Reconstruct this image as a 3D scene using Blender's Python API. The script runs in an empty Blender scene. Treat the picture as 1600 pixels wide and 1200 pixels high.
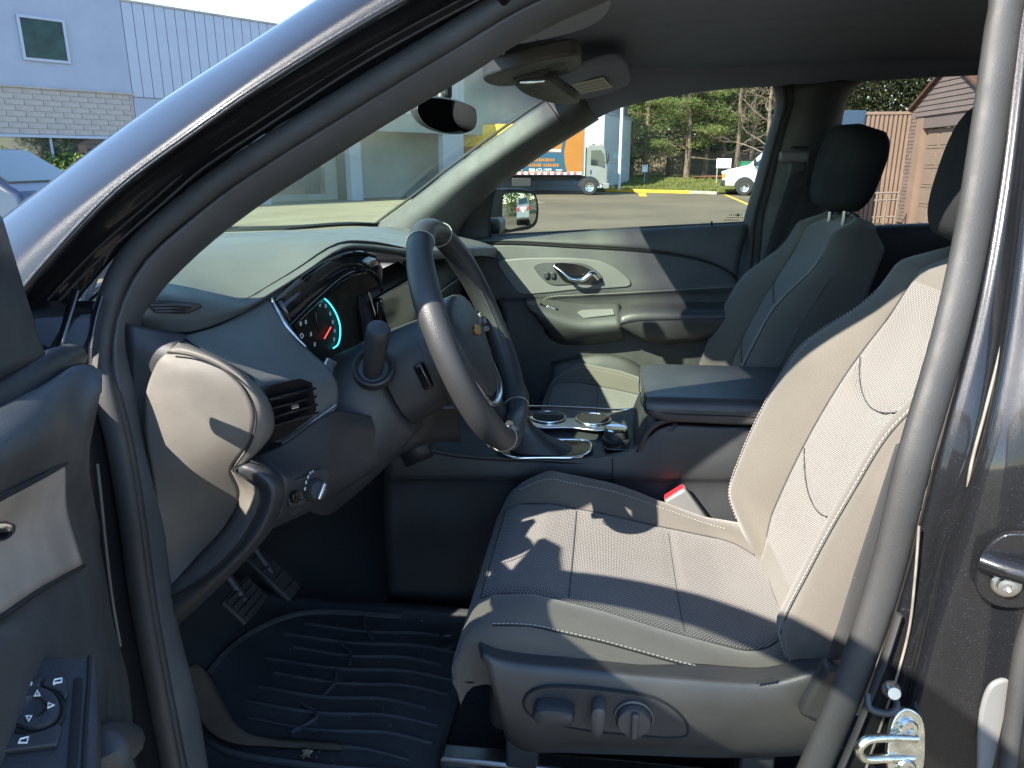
import bpy, bmesh, math, random
from mathutils import Vector, Matrix
random.seed(7)
scene = bpy.context.scene
COL = scene.collection
R = math.radians
# ---------------------------------------------------------------- camera, sky, sun, exposure
FPX = 1164.0                                   # focal length in pixels of a 1600 px wide frame
CAM = Vector((0.0, -1.55, 1.40))
YAW, PIT = R(7.0), R(16.5)
cam_data = bpy.data.cameras.new('camera')
cam_data.sensor_width = 36.0
cam_data.lens = 36.0 * FPX / 1600.0
cam_data.clip_start = 0.02
cam_data.clip_end = 3000
cam = bpy.data.objects.new('camera', cam_data)
COL.objects.link(cam)
cam.location = CAM
cam.rotation_euler = (R(90) - PIT, 0, YAW)
scene.camera = cam

SUN_DIR = Vector((1.0, 1.20, -1.28)).normalized()      # the way the light travels
world = bpy.data.worlds.new('World')
scene.world = world
world.use_nodes = True
wn = world.node_tree.nodes
sky = wn.new('ShaderNodeTexSky')
sky.sky_type = 'NISHITA'
sky.sun_disc = False
sky.sun_elevation = math.asin(-SUN_DIR.z)
sky.sun_rotation = math.atan2(-SUN_DIR.x, -SUN_DIR.y)
sky.air_density = 1.0
sky.dust_density = 0.1
sky.ozone_density = 3.0
wn['Background'].inputs['Strength'].default_value = 0.15
world.node_tree.links.new(sky.outputs[0], wn['Background'].inputs[0])
sun_data = bpy.data.lights.new('sun', 'SUN')
sun_data.energy = 4.8
sun_data.angle = R(0.5)
sun_data.color = (1.0, 0.92, 0.80)
sun = bpy.data.objects.new('sun', sun_data)
COL.objects.link(sun)
sun.rotation_euler = SUN_DIR.to_track_quat('-Z', 'Y').to_euler()
sun.location = (-6, -9, 9)
vs = scene.view_settings
vs.view_transform = 'Standard'
vs.look = 'None'
vs.gamma = 1.0
vs.use_curve_mapping = False
vs.exposure = 2.0
scene.cycles.use_denoising = True
scene.cycles.max_bounces = 10
scene.cycles.transparent_max_bounces = 24
scene.cycles.sample_clamp_indirect = 6.0
scene.cycles.caustics_reflective = False
scene.cycles.caustics_refractive = False

# ---------------------------------------------------------------- measuring helpers
_f = Vector((-math.sin(YAW) * math.cos(PIT), math.cos(YAW) * math.cos(PIT), -math.sin(PIT)))
_r = Vector((math.cos(YAW), math.sin(YAW), 0))
_u = _r.cross(_f)
def ray(x, y): return _f + _r * ((x - 800) / FPX) - _u * ((y - 600) / FPX)
def A(x, y, Y):                                 # a sighted point on the plane Y = const (metres across the car)
    d = ray(x, y); return CAM + d * ((Y - CAM.y) / d.y)
def AX(x, y, X):
    d = ray(x, y); return CAM + d * ((X - CAM.x) / d.x)
def AZ(x, y, Z):
    d = ray(x, y); return CAM + d * ((Z - CAM.z) / d.z)
def yap(z):                                     # the door aperture's tumblehome on the near side
    if z > 1.15: return -0.80 + (z - 1.15) * 0.36
    return -0.80 - (1.15 - z) * 0.10
def AS(x, y, off=0.0):
    Y = -0.8
    for i in range(12):
        p = A(x, y, Y); Y = yap(p.z) + off
    return A(x, y, Y)
def yps(z):                                     # passenger side inner skin
    if z > 1.2: return 0.765 - (z - 1.2) * 0.36
    return 0.765
def AP(x, y, off=0.0):
    Y = 0.75
    for i in range(12):
        p = A(x, y, Y); Y = yps(p.z) + off
    return A(x, y, Y)

# ---------------------------------------------------------------- mesh helpers
def link(name, me, mat=None, parent=None):
    o = bpy.data.objects.new(name, me)
    COL.objects.link(o)
    if mat is not None: me.materials.append(mat)
    if parent is not None: o.parent = parent
    return o
def empty(name, loc=(0, 0, 0), rz=0):
    o = bpy.data.objects.new(name, None)
    COL.objects.link(o); o.location = loc; o.rotation_euler = (0, 0, rz)
    o.empty_display_size = 0.1
    return o
def tag(o, label=None, cat=None, group=None, kind=None):
    if label: o['label'] = label
    if cat: o['category'] = cat
    if group: o['group'] = group
    if kind: o['kind'] = kind
    return o
def raw(name, verts, faces, mat=None, parent=None, smooth=True, sharp=40, uvs=None, recalc=False):
    me = bpy.data.meshes.new(name)
    me.from_pydata([tuple(v) for v in verts], [], faces)
    if recalc:
        bm = bmesh.new(); bm.from_mesh(me)
        bmesh.ops.recalc_face_normals(bm, faces=bm.faces[:]); bm.to_mesh(me); bm.free()
    if uvs is not None:
        ul = me.uv_layers.new(name='UVMap')
        for lp in me.loops: ul.data[lp.index].uv = uvs[lp.vertex_index]
    if smooth:
        me.shade_smooth()
        if sharp < 180: me.set_sharp_from_angle(angle=R(sharp))
    return link(name, me, mat, parent)
def bev(o, w, seg=3, ang=35):
    if w > 0:
        m = o.modifiers.new('bevel', 'BEVEL'); m.width = w; m.segments = seg
        m.limit_method = 'ANGLE'; m.angle_limit = R(ang); m.use_clamp_overlap = True
        m.harden_normals = False
    return o
def solid(o, t, off=-1.0):
    m = o.modifiers.new('solid', 'SOLIDIFY'); m.thickness = t; m.offset = off
    m.use_even_offset = False; m.use_rim = True
    return o
def cr(pts, n, closed=False):                   # Catmull-Rom through points, n segments a span
    pts = [Vector(p) for p in pts]
    if len(pts) < 3 and not closed:
        return [pts[0].lerp(pts[1], i / n) for i in range(n + 1)]
    out = []; m = len(pts); spans = m if closed else m - 1
    for i in range(spans):
        if closed: p0, p1, p2, p3 = pts[(i - 1) % m], pts[i], pts[(i + 1) % m], pts[(i + 2) % m]
        else:
            p1, p2 = pts[i], pts[i + 1]
            p0 = pts[i - 1] if i > 0 else p1 * 2 - p2
            p3 = pts[i + 2] if i + 2 < m else p2 * 2 - p1
        # centripetal parameters keep uneven spacing from looping
        t1 = max(1e-6, (p1 - p0).length ** .5); t2 = max(1e-6, (p2 - p1).length ** .5); t3 = max(1e-6, (p3 - p2).length ** .5)
        m1 = (p1 - p0) / t1 - (p2 - p0) / (t1 + t2) + (p2 - p1) / t2
        m2 = (p2 - p1) / t2 - (p3 - p1) / (t2 + t3) + (p3 - p2) / t3
        m1 *= t2; m2 *= t2
        for k in range(n):
            t = k / n; a = t * t; b = a * t
            out.append(p1 * (2 * b - 3 * a + 1) + m1 * (b - 2 * a + t) + p2 * (-2 * b + 3 * a) + m2 * (b - a))
    if not closed: out.append(pts[-1].copy())
    return out
def resample(pts, n):
    L = [0.0]
    for i in range(1, len(pts)): L.append(L[-1] + (pts[i] - pts[i - 1]).length)
    out = []; j = 0
    for k in range(n + 1):
        s = L[-1] * k / n
        while j < len(L) - 2 and L[j + 1] < s: j += 1
        d = L[j + 1] - L[j]
        out.append(pts[j].lerp(pts[j + 1], 0 if d < 1e-9 else (s - L[j]) / d))
    return out
def grid_faces(nr, nc, closed_c=False, closed_r=False):
    f = []
    for i in range(nr if closed_r else nr - 1):
        for j in range(nc if closed_c else nc - 1):
            a = i * nc + j; b = i * nc + (j + 1) % nc
            i2 = (i + 1) % nr
            f.append((a, b, i2 * nc + (j + 1) % nc, i2 * nc + j))
    return f
def patch(name, rows, mat, parent, thick=0.012, nu=24, nv=5, toward=None, sharp=180, straight=False):
    """smooth surface through rows of 3-D points; thickness goes away from the cabin side that is seen"""
    rs = [resample(cr(r, 8), nu) for r in rows]
    cols = []
    for j in range(nu + 1):
        c = [r[j] for r in rs]
        cols.append(cr(c, nv) if not straight else [p for i in range(len(c) - 1) for p in [c[i].lerp(c[i + 1], k / nv) for k in range(nv)]] + [c[-1]])
    nr = len(cols[0]); verts = [cols[j][i] for i in range(nr) for j in range(nu + 1)]
    faces = grid_faces(nr, nu + 1)
    n = Vector(); tw = toward or CAM; cen = sum(verts, Vector()) / len(verts)
    for f in faces:
        a, b, c, d = [verts[k] for k in f]; n += (c - a).cross(d - b)
    if n.dot(Vector(tw) - cen) < 0: faces = [f[::-1] for f in faces]
    uv = []
    for i in range(nr):
        for j in range(nu + 1): uv.append((j * 0.02, i * 0.02))
    o = raw(name, verts, faces, mat, parent, sharp=sharp, uvs=uv)
    if thick: solid(o, thick)
    return o
def frames(pts, closed=False):
    n = len(pts); T = []
    for i in range(n):
        a = pts[(i - 1) % n] if (closed or i > 0) else pts[i]
        b = pts[(i + 1) % n] if (closed or i < n - 1) else pts[i]
        T.append((b - a).normalized())
    up = Vector((0, 0, 1)) if abs(T[0].z) < .9 else Vector((1, 0, 0))
    N = [(up - T[0] * up.dot(T[0])).normalized()]
    for i in range(1, n):
        v = N[-1] - T[i] * N[-1].dot(T[i]); N.append(v.normalized())
    return T, N
def tube(name, path, r, mat, parent, res=10, n=8, closed=False, flat=1.0, smooth_path=True, cap=True, nref=None):
    """a round (or flattened) bar along a path; r may be a list of radii, one for each point given"""
    pts = cr(path, n, closed) if smooth_path else [Vector(p) for p in path]
    m = len(pts)
    if isinstance(r, (list, tuple)):
        rr = [v.x for v in cr([Vector((q, 0, 0)) for q in r], n if smooth_path else 1, closed)]
    else: rr = [r] * m
    T, N = frames(pts, closed); verts = []
    for i in range(m):
        N_ = N[i]
        if nref is not None:
            q = Vector(nref); q = q - T[i] * q.dot(T[i])
            if q.length > 1e-4: N_ = q.normalized()
        B = T[i].cross(N_)
        for k in range(res):
            a = 2 * math.pi * k / res
            verts.append(pts[i] + N_ * (math.cos(a) * rr[i] * flat) + B * (math.sin(a) * rr[i]))
    faces = grid_faces(m, res, True, closed)
    if cap and not closed:
        faces.append(tuple(range(res))[::-1]); faces.append(tuple((m - 1) * res + k for k in range(res)))
    return raw(name, verts, faces, mat, parent, sharp=50, recalc=True)
def prism(name, outline, vec, mat, parent, bevel=0.002, smooth_n=0, seg=3, closed_curve=True):
    """a plate: outline (3-D points, roughly flat) pushed along vec"""
    pts = cr(outline, smooth_n, True) if smooth_n else [Vector(p) for p in outline]
    vec = Vector(vec); n = len(pts)
    verts = pts + [p + vec for p in pts]
    faces = [tuple(range(n)), tuple(range(2 * n - 1, n - 1, -1))] + [(i, i + n, (i + 1) % n + n, (i + 1) % n) for i in range(n)]
    o = raw(name, verts, faces, mat, parent, recalc=True, sharp=30)
    return bev(o, bevel, seg)
def rbox(name, c, size, mat, parent, bevel=0.006, rot=None, seg=3, taper=None):
    hx, hy, hz = [s / 2 for s in size]
    vs_ = [Vector((sx * hx, sy * hy, sz * hz)) for sz in (-1, 1) for sy in (-1, 1) for sx in (-1, 1)]
    if taper:
        for v in vs_:
            if v.z > 0: v.x *= taper; v.y *= taper
    M = rot if rot is not None else Matrix.Identity(3)
    c = Vector(c)
    vs_ = [M @ v + c for v in vs_]
    fs = [(0, 2, 3, 1), (4, 5, 7, 6), (0, 1, 5, 4), (2, 6, 7, 3), (0, 4, 6, 2), (1, 3, 7, 5)]
    o = raw(name, vs_, fs, mat, parent, sharp=30)
    return bev(o, bevel, seg)
def basis(z, x=None):                            # rotation whose local z is given, local x near the hint
    z = Vector(z).normalized(); x = Vector(x or (1, 0, 0))
    x = (x - z * x.dot(z)).normalized(); y = z.cross(x)
    return Matrix((x, y, z)).transposed()
def lathe(name, prof, origin, axis, mat, parent, res=28, xh=None, sharp=35):
    """profile of (radius, height) pairs turned about an axis"""
    M = basis(axis, xh); o_ = Vector(origin); verts = []; fs = []
    n = len(prof)
    for (r, h) in prof:
        for k in range(res):
            a = 2 * math.pi * k / res
            verts.append(o_ + M @ Vector((r * math.cos(a), r * math.sin(a), h)))
    fs = grid_faces(n, res, True)
    fs.append(tuple(range(res))[::-1]); fs.append(tuple((n - 1) * res + k for k in range(res)))
    return raw(name, verts, fs, mat, parent, sharp=sharp, recalc=True)
def join_boxes(name, boxes, mat, parent, bevel=0):
    """boxes: (centre, size, 3x3 or None)"""
    vs_, fs = [], []
    for c, s, M in boxes:
        b = len(vs_); hx, hy, hz = [q / 2 for q in s]; M = M or Matrix.Identity(3)
        for sz in (-1, 1):
            for sy in (-1, 1):
                for sx in (-1, 1): vs_.append(M @ Vector((sx * hx, sy * hy, sz * hz)) + Vector(c))
        fs += [tuple(b + k for k in f) for f in ((0, 2, 3, 1), (4, 5, 7, 6), (0, 1, 5, 4), (2, 6, 7, 3), (0, 4, 6, 2), (1, 3, 7, 5))]
    return bev(raw(name, vs_, fs, mat, parent, smooth=False), bevel, 2)
def stitch(name, path, mat, parent, normal=None, L=0.0042, gap=0.0022, w=0.0009, n=10, lift=0.0006):
    """a sewn seam: short raised threads along a line"""
    pts = cr(path, n); tot = sum((pts[i + 1] - pts[i]).length for i in range(len(pts) - 1))
    k = max(2, int(tot / (L + gap))); q = resample(pts, k * 3)
    bx = []
    for i in range(k):
        a = q[i * 3]; b = q[i * 3 + 2]; d = b - a
        if d.length < 1e-6: continue
        nn = Vector(normal) if normal is not None else (CAM - a)
        bx.append(((a + b) / 2 + nn.normalized() * lift, (d.length, w * 1.6, w * 1.6), basis(nn, d)))
    return join_boxes(name, bx, mat, parent)
def text(name, s, loc, z, x, size, mat, parent, depth=0.0002, align='CENTER'):
    cu = bpy.data.curves.new(name, 'FONT'); cu.body = s; cu.size = size; cu.extrude = depth
    cu.align_x = align; cu.align_y = 'CENTER'; cu.resolution_u = 3
    t = bpy.data.objects.new(name + '_c', cu); COL.objects.link(t)
    dg = bpy.context.evaluated_depsgraph_get(); dg.update()
    me = bpy.data.meshes.new_from_object(t.evaluated_get(dg))
    bpy.data.objects.remove(t)
    M = basis(z, x).to_4x4(); M.translation = Vector(loc)
    me.transform(M)
    me.materials.clear()
    return link(name, me, mat, parent)
def copy_tree(o, parent=None, off=None):
    c = o.copy(); COL.objects.link(c); c.parent = parent
    if off is not None: c.location = c.location + Vector(off)
    for ch in list(o.children): copy_tree(ch, c)
    return c
def ell(c, ex, ey, n=24, p=2.0):                 # superellipse outline
    out = []
    for k in range(n):
        a = 2 * math.pi * k / n; ca, sa = math.cos(a), math.sin(a)
        out.append(Vector(c) + Vector(ex) * (math.copysign(abs(ca) ** (2 / p), ca)) + Vector(ey) * (math.copysign(abs(sa) ** (2 / p), sa)))
    return out
def smoothstep(a, b, x):
    t = max(0, min(1, (x - a) / (b - a))); return t * t * (3 - 2 * t)

# ---------------------------------------------------------------- materials
def mat_new(name):
    m = bpy.data.materials.new(name); m.use_nodes = True
    nt = m.node_tree; b = nt.nodes['Principled BSDF']
    return m, nt, b
def nd(nt, t, **kw):
    n = nt.nodes.new(t)
    for k, v in kw.items():
        if hasattr(n, k): setattr(n, k, v)
        else: n.inputs[k].default_value = v
    return n
def ramp(nt, src, stops):
    r = nt.nodes.new('ShaderNodeValToRGB'); e = r.color_ramp.elements
    while len(e) < len(stops): e.new(.5)
    for q, (p, c) in zip(e, stops):
        q.position = p; q.color = c if len(c) == 4 else (*c, 1)
    nt.links.new(src, r.inputs[0]); return r.outputs[0]
def bump(nt, b, h, strength, dist=0.001):
    n = nt.nodes.new('ShaderNodeBump'); n.inputs['Strength'].default_value = strength; n.inputs['Distance'].default_value = dist
    nt.links.new(h, n.inputs['Height']); nt.links.new(n.outputs[0], b.inputs['Normal']); return n
def coords(nt, kind='Object'):
    return nt.nodes.new('ShaderNodeTexCoord').outputs[kind]
def noise(nt, co, scale, detail=3, rough=.55):
    n = nd(nt, 'ShaderNodeTexNoise'); n.inputs['Scale'].default_value = scale; n.inputs['Detail'].default_value = detail
    n.inputs['Roughness'].default_value = rough
    nt.links.new(co, n.inputs['Vector']); return n.outputs[0]
def mul(nt, a, v):
    n = nt.nodes.new('ShaderNodeMath'); n.operation = 'MULTIPLY'; nt.links.new(a, n.inputs[0]); n.inputs[1].default_value = v; return n.outputs[0]
def plastic(name, col, rough=.5, grain=900, gs=.25, dust=.0, spec=.5, var=.25):
    """moulded trim with leather-like grain, faint handling marks and dust"""
    m, nt, b = mat_new(name); co = coords(nt)
    n1 = noise(nt, co, 9, 4)
    c = ramp(nt, n1, [(.3, [q * (1 - var) for q in col]), (.75, [q * (1 + var) for q in col])])
    if dust:
        n2 = noise(nt, co, 260, 2)
        mx = nd(nt, 'ShaderNodeMixRGB'); mx.inputs[2].default_value = (.30, .27, .22, 1)
        f = ramp(nt, n2, [(.70, (0, 0, 0)), (.80, (dust, dust, dust))])
        nt.links.new(f, mx.inputs[0]); nt.links.new(c, mx.inputs[1]); c = mx.outputs[0]
    nt.links.new(c, b.inputs['Base Color'])
    rr = ramp(nt, noise(nt, co, 22, 4), [(.3, [rough * .85] * 3), (.8, [min(1, rough * 1.2)] * 3)])
    nt.links.new(rr, b.inputs['Roughness'])
    b.inputs['Specular IOR Level'].default_value = spec
    v = nd(nt, 'ShaderNodeTexVoronoi'); v.inputs['Scale'].default_value = grain; nt.links.new(co, v.inputs['Vector'])
    bump(nt, b, v.outputs[0], gs, .0006)
    return m
def simple(name, col, rough=.4, metal=0, spec=.5, nscale=30, var=.15, bmp=0, emit=None, es=1):
    m, nt, b = mat_new(name); co = coords(nt)
    c = ramp(nt, noise(nt, co, nscale, 4), [(.3, [q * (1 - var) for q in col]), (.75, [min(1, q * (1 + var)) for q in col])])
    nt.links.new(c, b.inputs['Base Color']); b.inputs['Metallic'].default_value = metal
    b.inputs['Roughness'].default_value = rough; b.inputs['Specular IOR Level'].default_value = spec
    if bmp: bump(nt, b, noise(nt, co, nscale * 4, 3), bmp, .01)
    if emit:
        b.inputs['Emission Color'].default_value = (*emit, 1); b.inputs['Emission Strength'].default_value = es
    return m
def glass(name, tint, refl=.06, shade=None):
    """thin window glass: tinted straight-through light plus a mirror film; shade = (z0, z1, colour) sunband"""
    m = bpy.data.materials.new(name); m.use_nodes = True; nt = m.node_tree
    nt.nodes.remove(nt.nodes['Principled BSDF']); out = nt.nodes['Material Output']
    t = nd(nt, 'ShaderNodeBsdfTransparent'); t.inputs[0].default_value = (*tint, 1)
    g = nd(nt, 'ShaderNodeBsdfGlossy'); g.inputs['Roughness'].default_value = .01
    lw = nd(nt, 'ShaderNodeLayerWeight'); lw.inputs[0].default_value = .5
    pw_ = nd(nt, 'ShaderNodeMath', operation='POWER'); nt.links.new(lw.outputs['Facing'], pw_.inputs[0]); pw_.inputs[1].default_value = 5
    sc_ = nd(nt, 'ShaderNodeMath', operation='MULTIPLY_ADD'); nt.links.new(pw_.outputs[0], sc_.inputs[0]); sc_.inputs[1].default_value = .94; sc_.inputs[2].default_value = refl
    mx = nd(nt, 'ShaderNodeMixShader')
    nt.links.new(sc_.outputs[0], mx.inputs[0]); nt.links.new(t.outputs[0], mx.inputs[1]); nt.links.new(g.outputs[0], mx.inputs[2])
    nt.links.new(mx.outputs[0], out.inputs[0])
    if shade:
        sp = nd(nt, 'ShaderNodeSeparateXYZ'); nt.links.new(coords(nt, 'UV'), sp.inputs[0])
        c = ramp(nt, sp.outputs[1], [(shade[0], (*shade[2],)), (shade[1], (*tint,))])
        nt.links.new(c, t.inputs[0])
    return m
M = {}
M['pl_black'] = plastic('black trim plastic', (.026, .028, .031), .5, dust=.12)
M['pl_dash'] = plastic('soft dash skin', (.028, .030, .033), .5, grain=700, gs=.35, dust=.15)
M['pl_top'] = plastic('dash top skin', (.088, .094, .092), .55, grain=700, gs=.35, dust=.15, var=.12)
M['pl_door'] = plastic('door trim skin', (.050, .052, .053), .6, grain=800, gs=.3, dust=.10)
M['pl_end'] = plastic('dash end cover', (.108, .100, .090), .6, grain=1100, gs=.25)
M['pl_grey'] = plastic('satin grey trim', (.13, .13, .128), .42, grain=1500, gs=.08, var=.1)
M['pl_pillar'] = plastic('pillar trim', (.062, .064, .066), .62, grain=900, gs=.25)
M['pl_seat'] = plastic('seat side shield', (.040, .040, .041), .45, grain=900, gs=.3, dust=.3)
M['gloss'] = plastic('gloss black trim', (.008, .008, .009), .08, grain=400, gs=0, dust=.15)
M['rubber'] = plastic('weather strip rubber', (.028, .028, .028), .65, grain=500, gs=.2, dust=.12)
M['headrest'] = plastic('black headrest cloth', (.022, .023, .025), .9, grain=900, gs=.4, spec=.15)
M['knob'] = plastic('satin dark knob', (.055, .055, .056), .38, grain=1500, gs=.08, var=.1)
M['cluster'] = plastic('matt instrument black', (.006, .006, .007), .55, grain=900, gs=0, spec=.2)
M['panel2'] = plastic('door inset skin', (.34, .285, .24), .6, grain=900, gs=.3)  # paler, warmer colour carries the light bounced onto the door mid panel
M['leather'] = plastic('wrapped leather', (.028, .029, .031), .48, grain=620, gs=.45, dust=.05)
M['padleather'] = plastic('armrest leather', (.040, .040, .043), .38, grain=560, gs=.4, dust=.06)
M['liner'] = plastic('headliner cloth', (.26, .285, .35), .95, grain=1600, gs=.5, spec=.15, var=.08)
M['seam'] = simple('seam shadow line', (.008, .008, .008), .8)
M['thread'] = simple('grey sewing thread', (.26, .25, .23), .8, nscale=200)
M['threadd'] = simple('dark sewing thread', (.05, .05, .05), .8, nscale=200)
M['chrome'] = simple('bright chrome', (.80, .81, .82), .09, 1.0, nscale=60, var=.05)
M['satin'] = simple('satin silver', (.55, .56, .57), .27, 1.0, nscale=60, var=.08)
M['zinc'] = simple('zinc plated steel', (.62, .64, .60), .24, 1.0, nscale=90, var=.3, bmp=.1)
M['steel'] = simple('plain steel', (.45, .45, .45), .35, 1.0)
M['mirror'] = simple('mirror silvering', (.58, .62, .62), .01, 1.0, var=.0)
M['redbtn'] = simple('red press button', (.55, .02, .03), .4)
M['white'] = simple('white print', (.75, .77, .78), .5, nscale=100, var=.06)
M['tan'] = simple('dry tan bits', (.20, .16, .11), .8, nscale=200, var=.2)
M['label'] = simple('paper label', (.62, .60, .52), .7, nscale=200, var=.1)
M['print'] = simple('dark print', (.06, .06, .06), .6)
M['gold'] = simple('gold emblem', (.62, .36, .10), .3, .8, nscale=300, var=.3)
M['cyan'] = simple('cyan lit ring', (.02, .2, .25), .4, emit=(.05, .75, .95), es=.55)
M['redlit'] = simple('red lit pointer', (.4, .02, .02), .4, emit=(1, .08, .06), es=.5)
M['dimlit'] = simple('dim lit figures', (.3, .33, .36), .5, emit=(.5, .6, .7), es=.05)
M['ws'] = glass('windshield glass', (.76, .91, .76), shade=(.05, .15, (.34, .36, .38)))
M['sideglass'] = glass('side window glass', (.62, .70, .64))
M['doorglass'] = glass('tinted door glass', (.42, .46, .43))
M['privglass'] = glass('privacy glass', (.40, .36, .33))
M['clear'] = glass('clear cover', (.9, .9, .9))
def fabric_mat(name, c1, c2, scale, gs=.6, mode='weave'):
    m, nt, b = mat_new(name); uv = coords(nt, 'UV')
    mp = nd(nt, 'ShaderNodeMapping'); nt.links.new(uv, mp.inputs[0])
    mp.inputs['Rotation'].default_value = (0, 0, R(45) if mode == 'weave' else 0)
    mp.inputs['Scale'].default_value = (scale, scale, scale)
    if mode == 'weave':
        ch = nd(nt, 'ShaderNodeTexChecker'); ch.inputs['Scale'].default_value = 1.0
        ch.inputs[1].default_value = (1, 1, 1, 1); ch.inputs[2].default_value = (0, 0, 0, 1)
        w1 = nd(nt, 'ShaderNodeTexWave'); w1.inputs['Scale'].default_value = .314; w1.bands_direction = 'X'
        w2 = nd(nt, 'ShaderNodeTexWave'); w2.inputs['Scale'].default_value = .314; w2.bands_direction = 'Y'
        nt.links.new(mp.outputs[0], w1.inputs[0]); nt.links.new(mp.outputs[0], w2.inputs[0])
        mm = nd(nt, 'ShaderNodeMath', operation='MULTIPLY'); nt.links.new(w1.outputs[1], mm.inputs[0]); nt.links.new(w2.outputs[1], mm.inputs[1])
        h = mm.outputs[0]
    else:
        h = noise(nt, mp.outputs[0], 1.0, 2)
    co = coords(nt)
    big = noise(nt, co, 7, 4)
    mx = nd(nt, 'ShaderNodeMixRGB', blend_type='MULTIPLY'); mx.inputs[0].default_value = 1
    nt.links.new(ramp(nt, h, [(.15, c1), (.65, c2)]), mx.inputs[1])
    nt.links.new(ramp(nt, big, [(.3, (.86, .85, .83)), (.7, (1, 1, 1))]), mx.inputs[2])
    lint = ramp(nt, noise(nt, co, 420, 1), [(.77, (0, 0, 0)), (.82, (.25, .25, .25))])
    ml = nd(nt, 'ShaderNodeMixRGB'); ml.inputs[2].default_value = (.35, .32, .28, 1)
    nt.links.new(lint, ml.inputs[0]); nt.links.new(mx.outputs[0], ml.inputs[1])
    nt.links.new(ml.outputs[0], b.inputs['Base Color'])
    b.inputs['Roughness'].default_value = .95; b.inputs['Specular IOR Level'].default_value = .2
    b.inputs['Sheen Weight'].default_value = .25; b.inputs['Sheen Roughness'].default_value = .5
    bump(nt, b, h, gs, .0012)
    return m
M['insert'] = fabric_mat('woven seat insert', (.055, .053, .052), (.31, .288, .262), 260, 1.0)
M['bolster'] = fabric_mat('brushed seat cloth', (.066, .061, .054), (.132, .122, .107), 900, .6, 'knit')
M['carpet'] = fabric_mat('floor carpet', (.006, .006, .007), (.016, .016, .017), 700, 1.0, 'knit')
M['belt'] = fabric_mat('belt webbing', (.018, .020, .023), (.045, .048, .052), 500)
M['sealer'] = simple('dusty seam sealer', (.16, .145, .12), .6, nscale=60, var=.3)  # tan that paints the light caught along the pillar seam edges
def paint_mat():
    m, nt, b = mat_new('black metallic paint'); co = coords(nt)
    v = nd(nt, 'ShaderNodeTexVoronoi'); v.inputs['Scale'].default_value = 1100; nt.links.new(co, v.inputs['Vector'])
    fl = ramp(nt, v.outputs['Color'], [(.84, (.005, .0055, .007)), (.94, (.020, .024, .034))])
    # settled dust and pollen specks
    d1 = noise(nt, co, 850, 3); d2 = noise(nt, co, 5, 3)
    spk = ramp(nt, d1, [(.725, (0, 0, 0)), (.79, (.20, .20, .20))])
    film = ramp(nt, d2, [(.35, (.003, .003, .003)), (.85, (.012, .012, .012))])
    ad = nd(nt, 'ShaderNodeMixRGB', blend_type='ADD'); ad.inputs[0].default_value = 1
    nt.links.new(spk, ad.inputs[1]); nt.links.new(film, ad.inputs[2])
    mx = nd(nt, 'ShaderNodeMixRGB'); mx.inputs[2].default_value = (.34, .31, .26, 1)
    nt.links.new(ad.outputs[0], mx.inputs[0]); nt.links.new(fl, mx.inputs[1])
    nt.links.new(mx.outputs[0], b.inputs['Base Color'])
    b.inputs['Roughness'].default_value = .32; b.inputs['Coat Weight'].default_value = .75; b.inputs['Coat Roughness'].default_value = .07
    b.inputs['Specular IOR Level'].default_value = .12
    nm = nd(nt, 'ShaderNodeBump'); nm.inputs['Strength'].default_value = .25; nm.inputs['Distance'].default_value = .0006
    nt.links.new(v.outputs['Distance'], nm.inputs['Height']); nt.links.new(nm.outputs[0], b.inputs['Normal'])
    return m
M['paint'] = paint_mat()
# ================================================================ the place outside
HD = Vector((-math.sin(YAW), math.cos(YAW), 0)); FH = FPX / math.cos(PIT)
def G(x, d, z=0.0):                             # a spot sighted along column x at forward distance d
    return Vector((CAM.x, CAM.y, 0)) + HD * d + _r * ((x - 800) / FH * d) + Vector((0, 0, z))
def ground_mat(name, c1, c2, sc, rough=.9, bs=.4, fine=60):
    m, nt, b = mat_new(name); co = coords(nt)
    a = noise(nt, co, sc, 6, .6); f = noise(nt, co, fine, 3)
    mx = nd(nt, 'ShaderNodeMixRGB', blend_type='MULTIPLY'); mx.inputs[0].default_value = .7
    nt.links.new(ramp(nt, a, [(.3, c1), (.72, c2)]), mx.inputs[1]); nt.links.new(ramp(nt, f, [(.3, (.6, .6, .6)), (.7, (1.1, 1.1, 1.1))]), mx.inputs[2])
    nt.links.new(mx.outputs[0], b.inputs['Base Color']); b.inputs['Roughness'].default_value = rough
    b.inputs['Specular IOR Level'].default_value = .25
    bump(nt, b, f, bs, .02); return m
M['asphalt'] = ground_mat('worn asphalt', (.105, .087, .060), (.182, .152, .105), .22)
M['concrete'] = ground_mat('pale concrete', (.17, .155, .105), (.235, .215, .15), .5, fine=20)
M['grassg'] = ground_mat('mown turf', (.11, .125, .035), (.20, .19, .06), 1.2, fine=40)
M['mulch'] = ground_mat('red mulch', (.12, .05, .03), (.22, .10, .06), 2, fine=25)
M['yellow'] = simple('yellow kerb paint', (.62, .38, .03), .7, nscale=3, var=.2)
M['kerb'] = simple('grey kerb stone', (.30, .28, .24), .85, nscale=3, var=.2)
M['wood'] = simple('weathered fence boards', (.23, .19, .135), .9, nscale=2, var=.4)
M['bark'] = simple('tree bark', (.16, .115, .08), .95, nscale=5, var=.45, bmp=.6)
M['barkp'] = simple('pale twigs', (.20, .14, .115), .95, nscale=4, var=.3)
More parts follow.
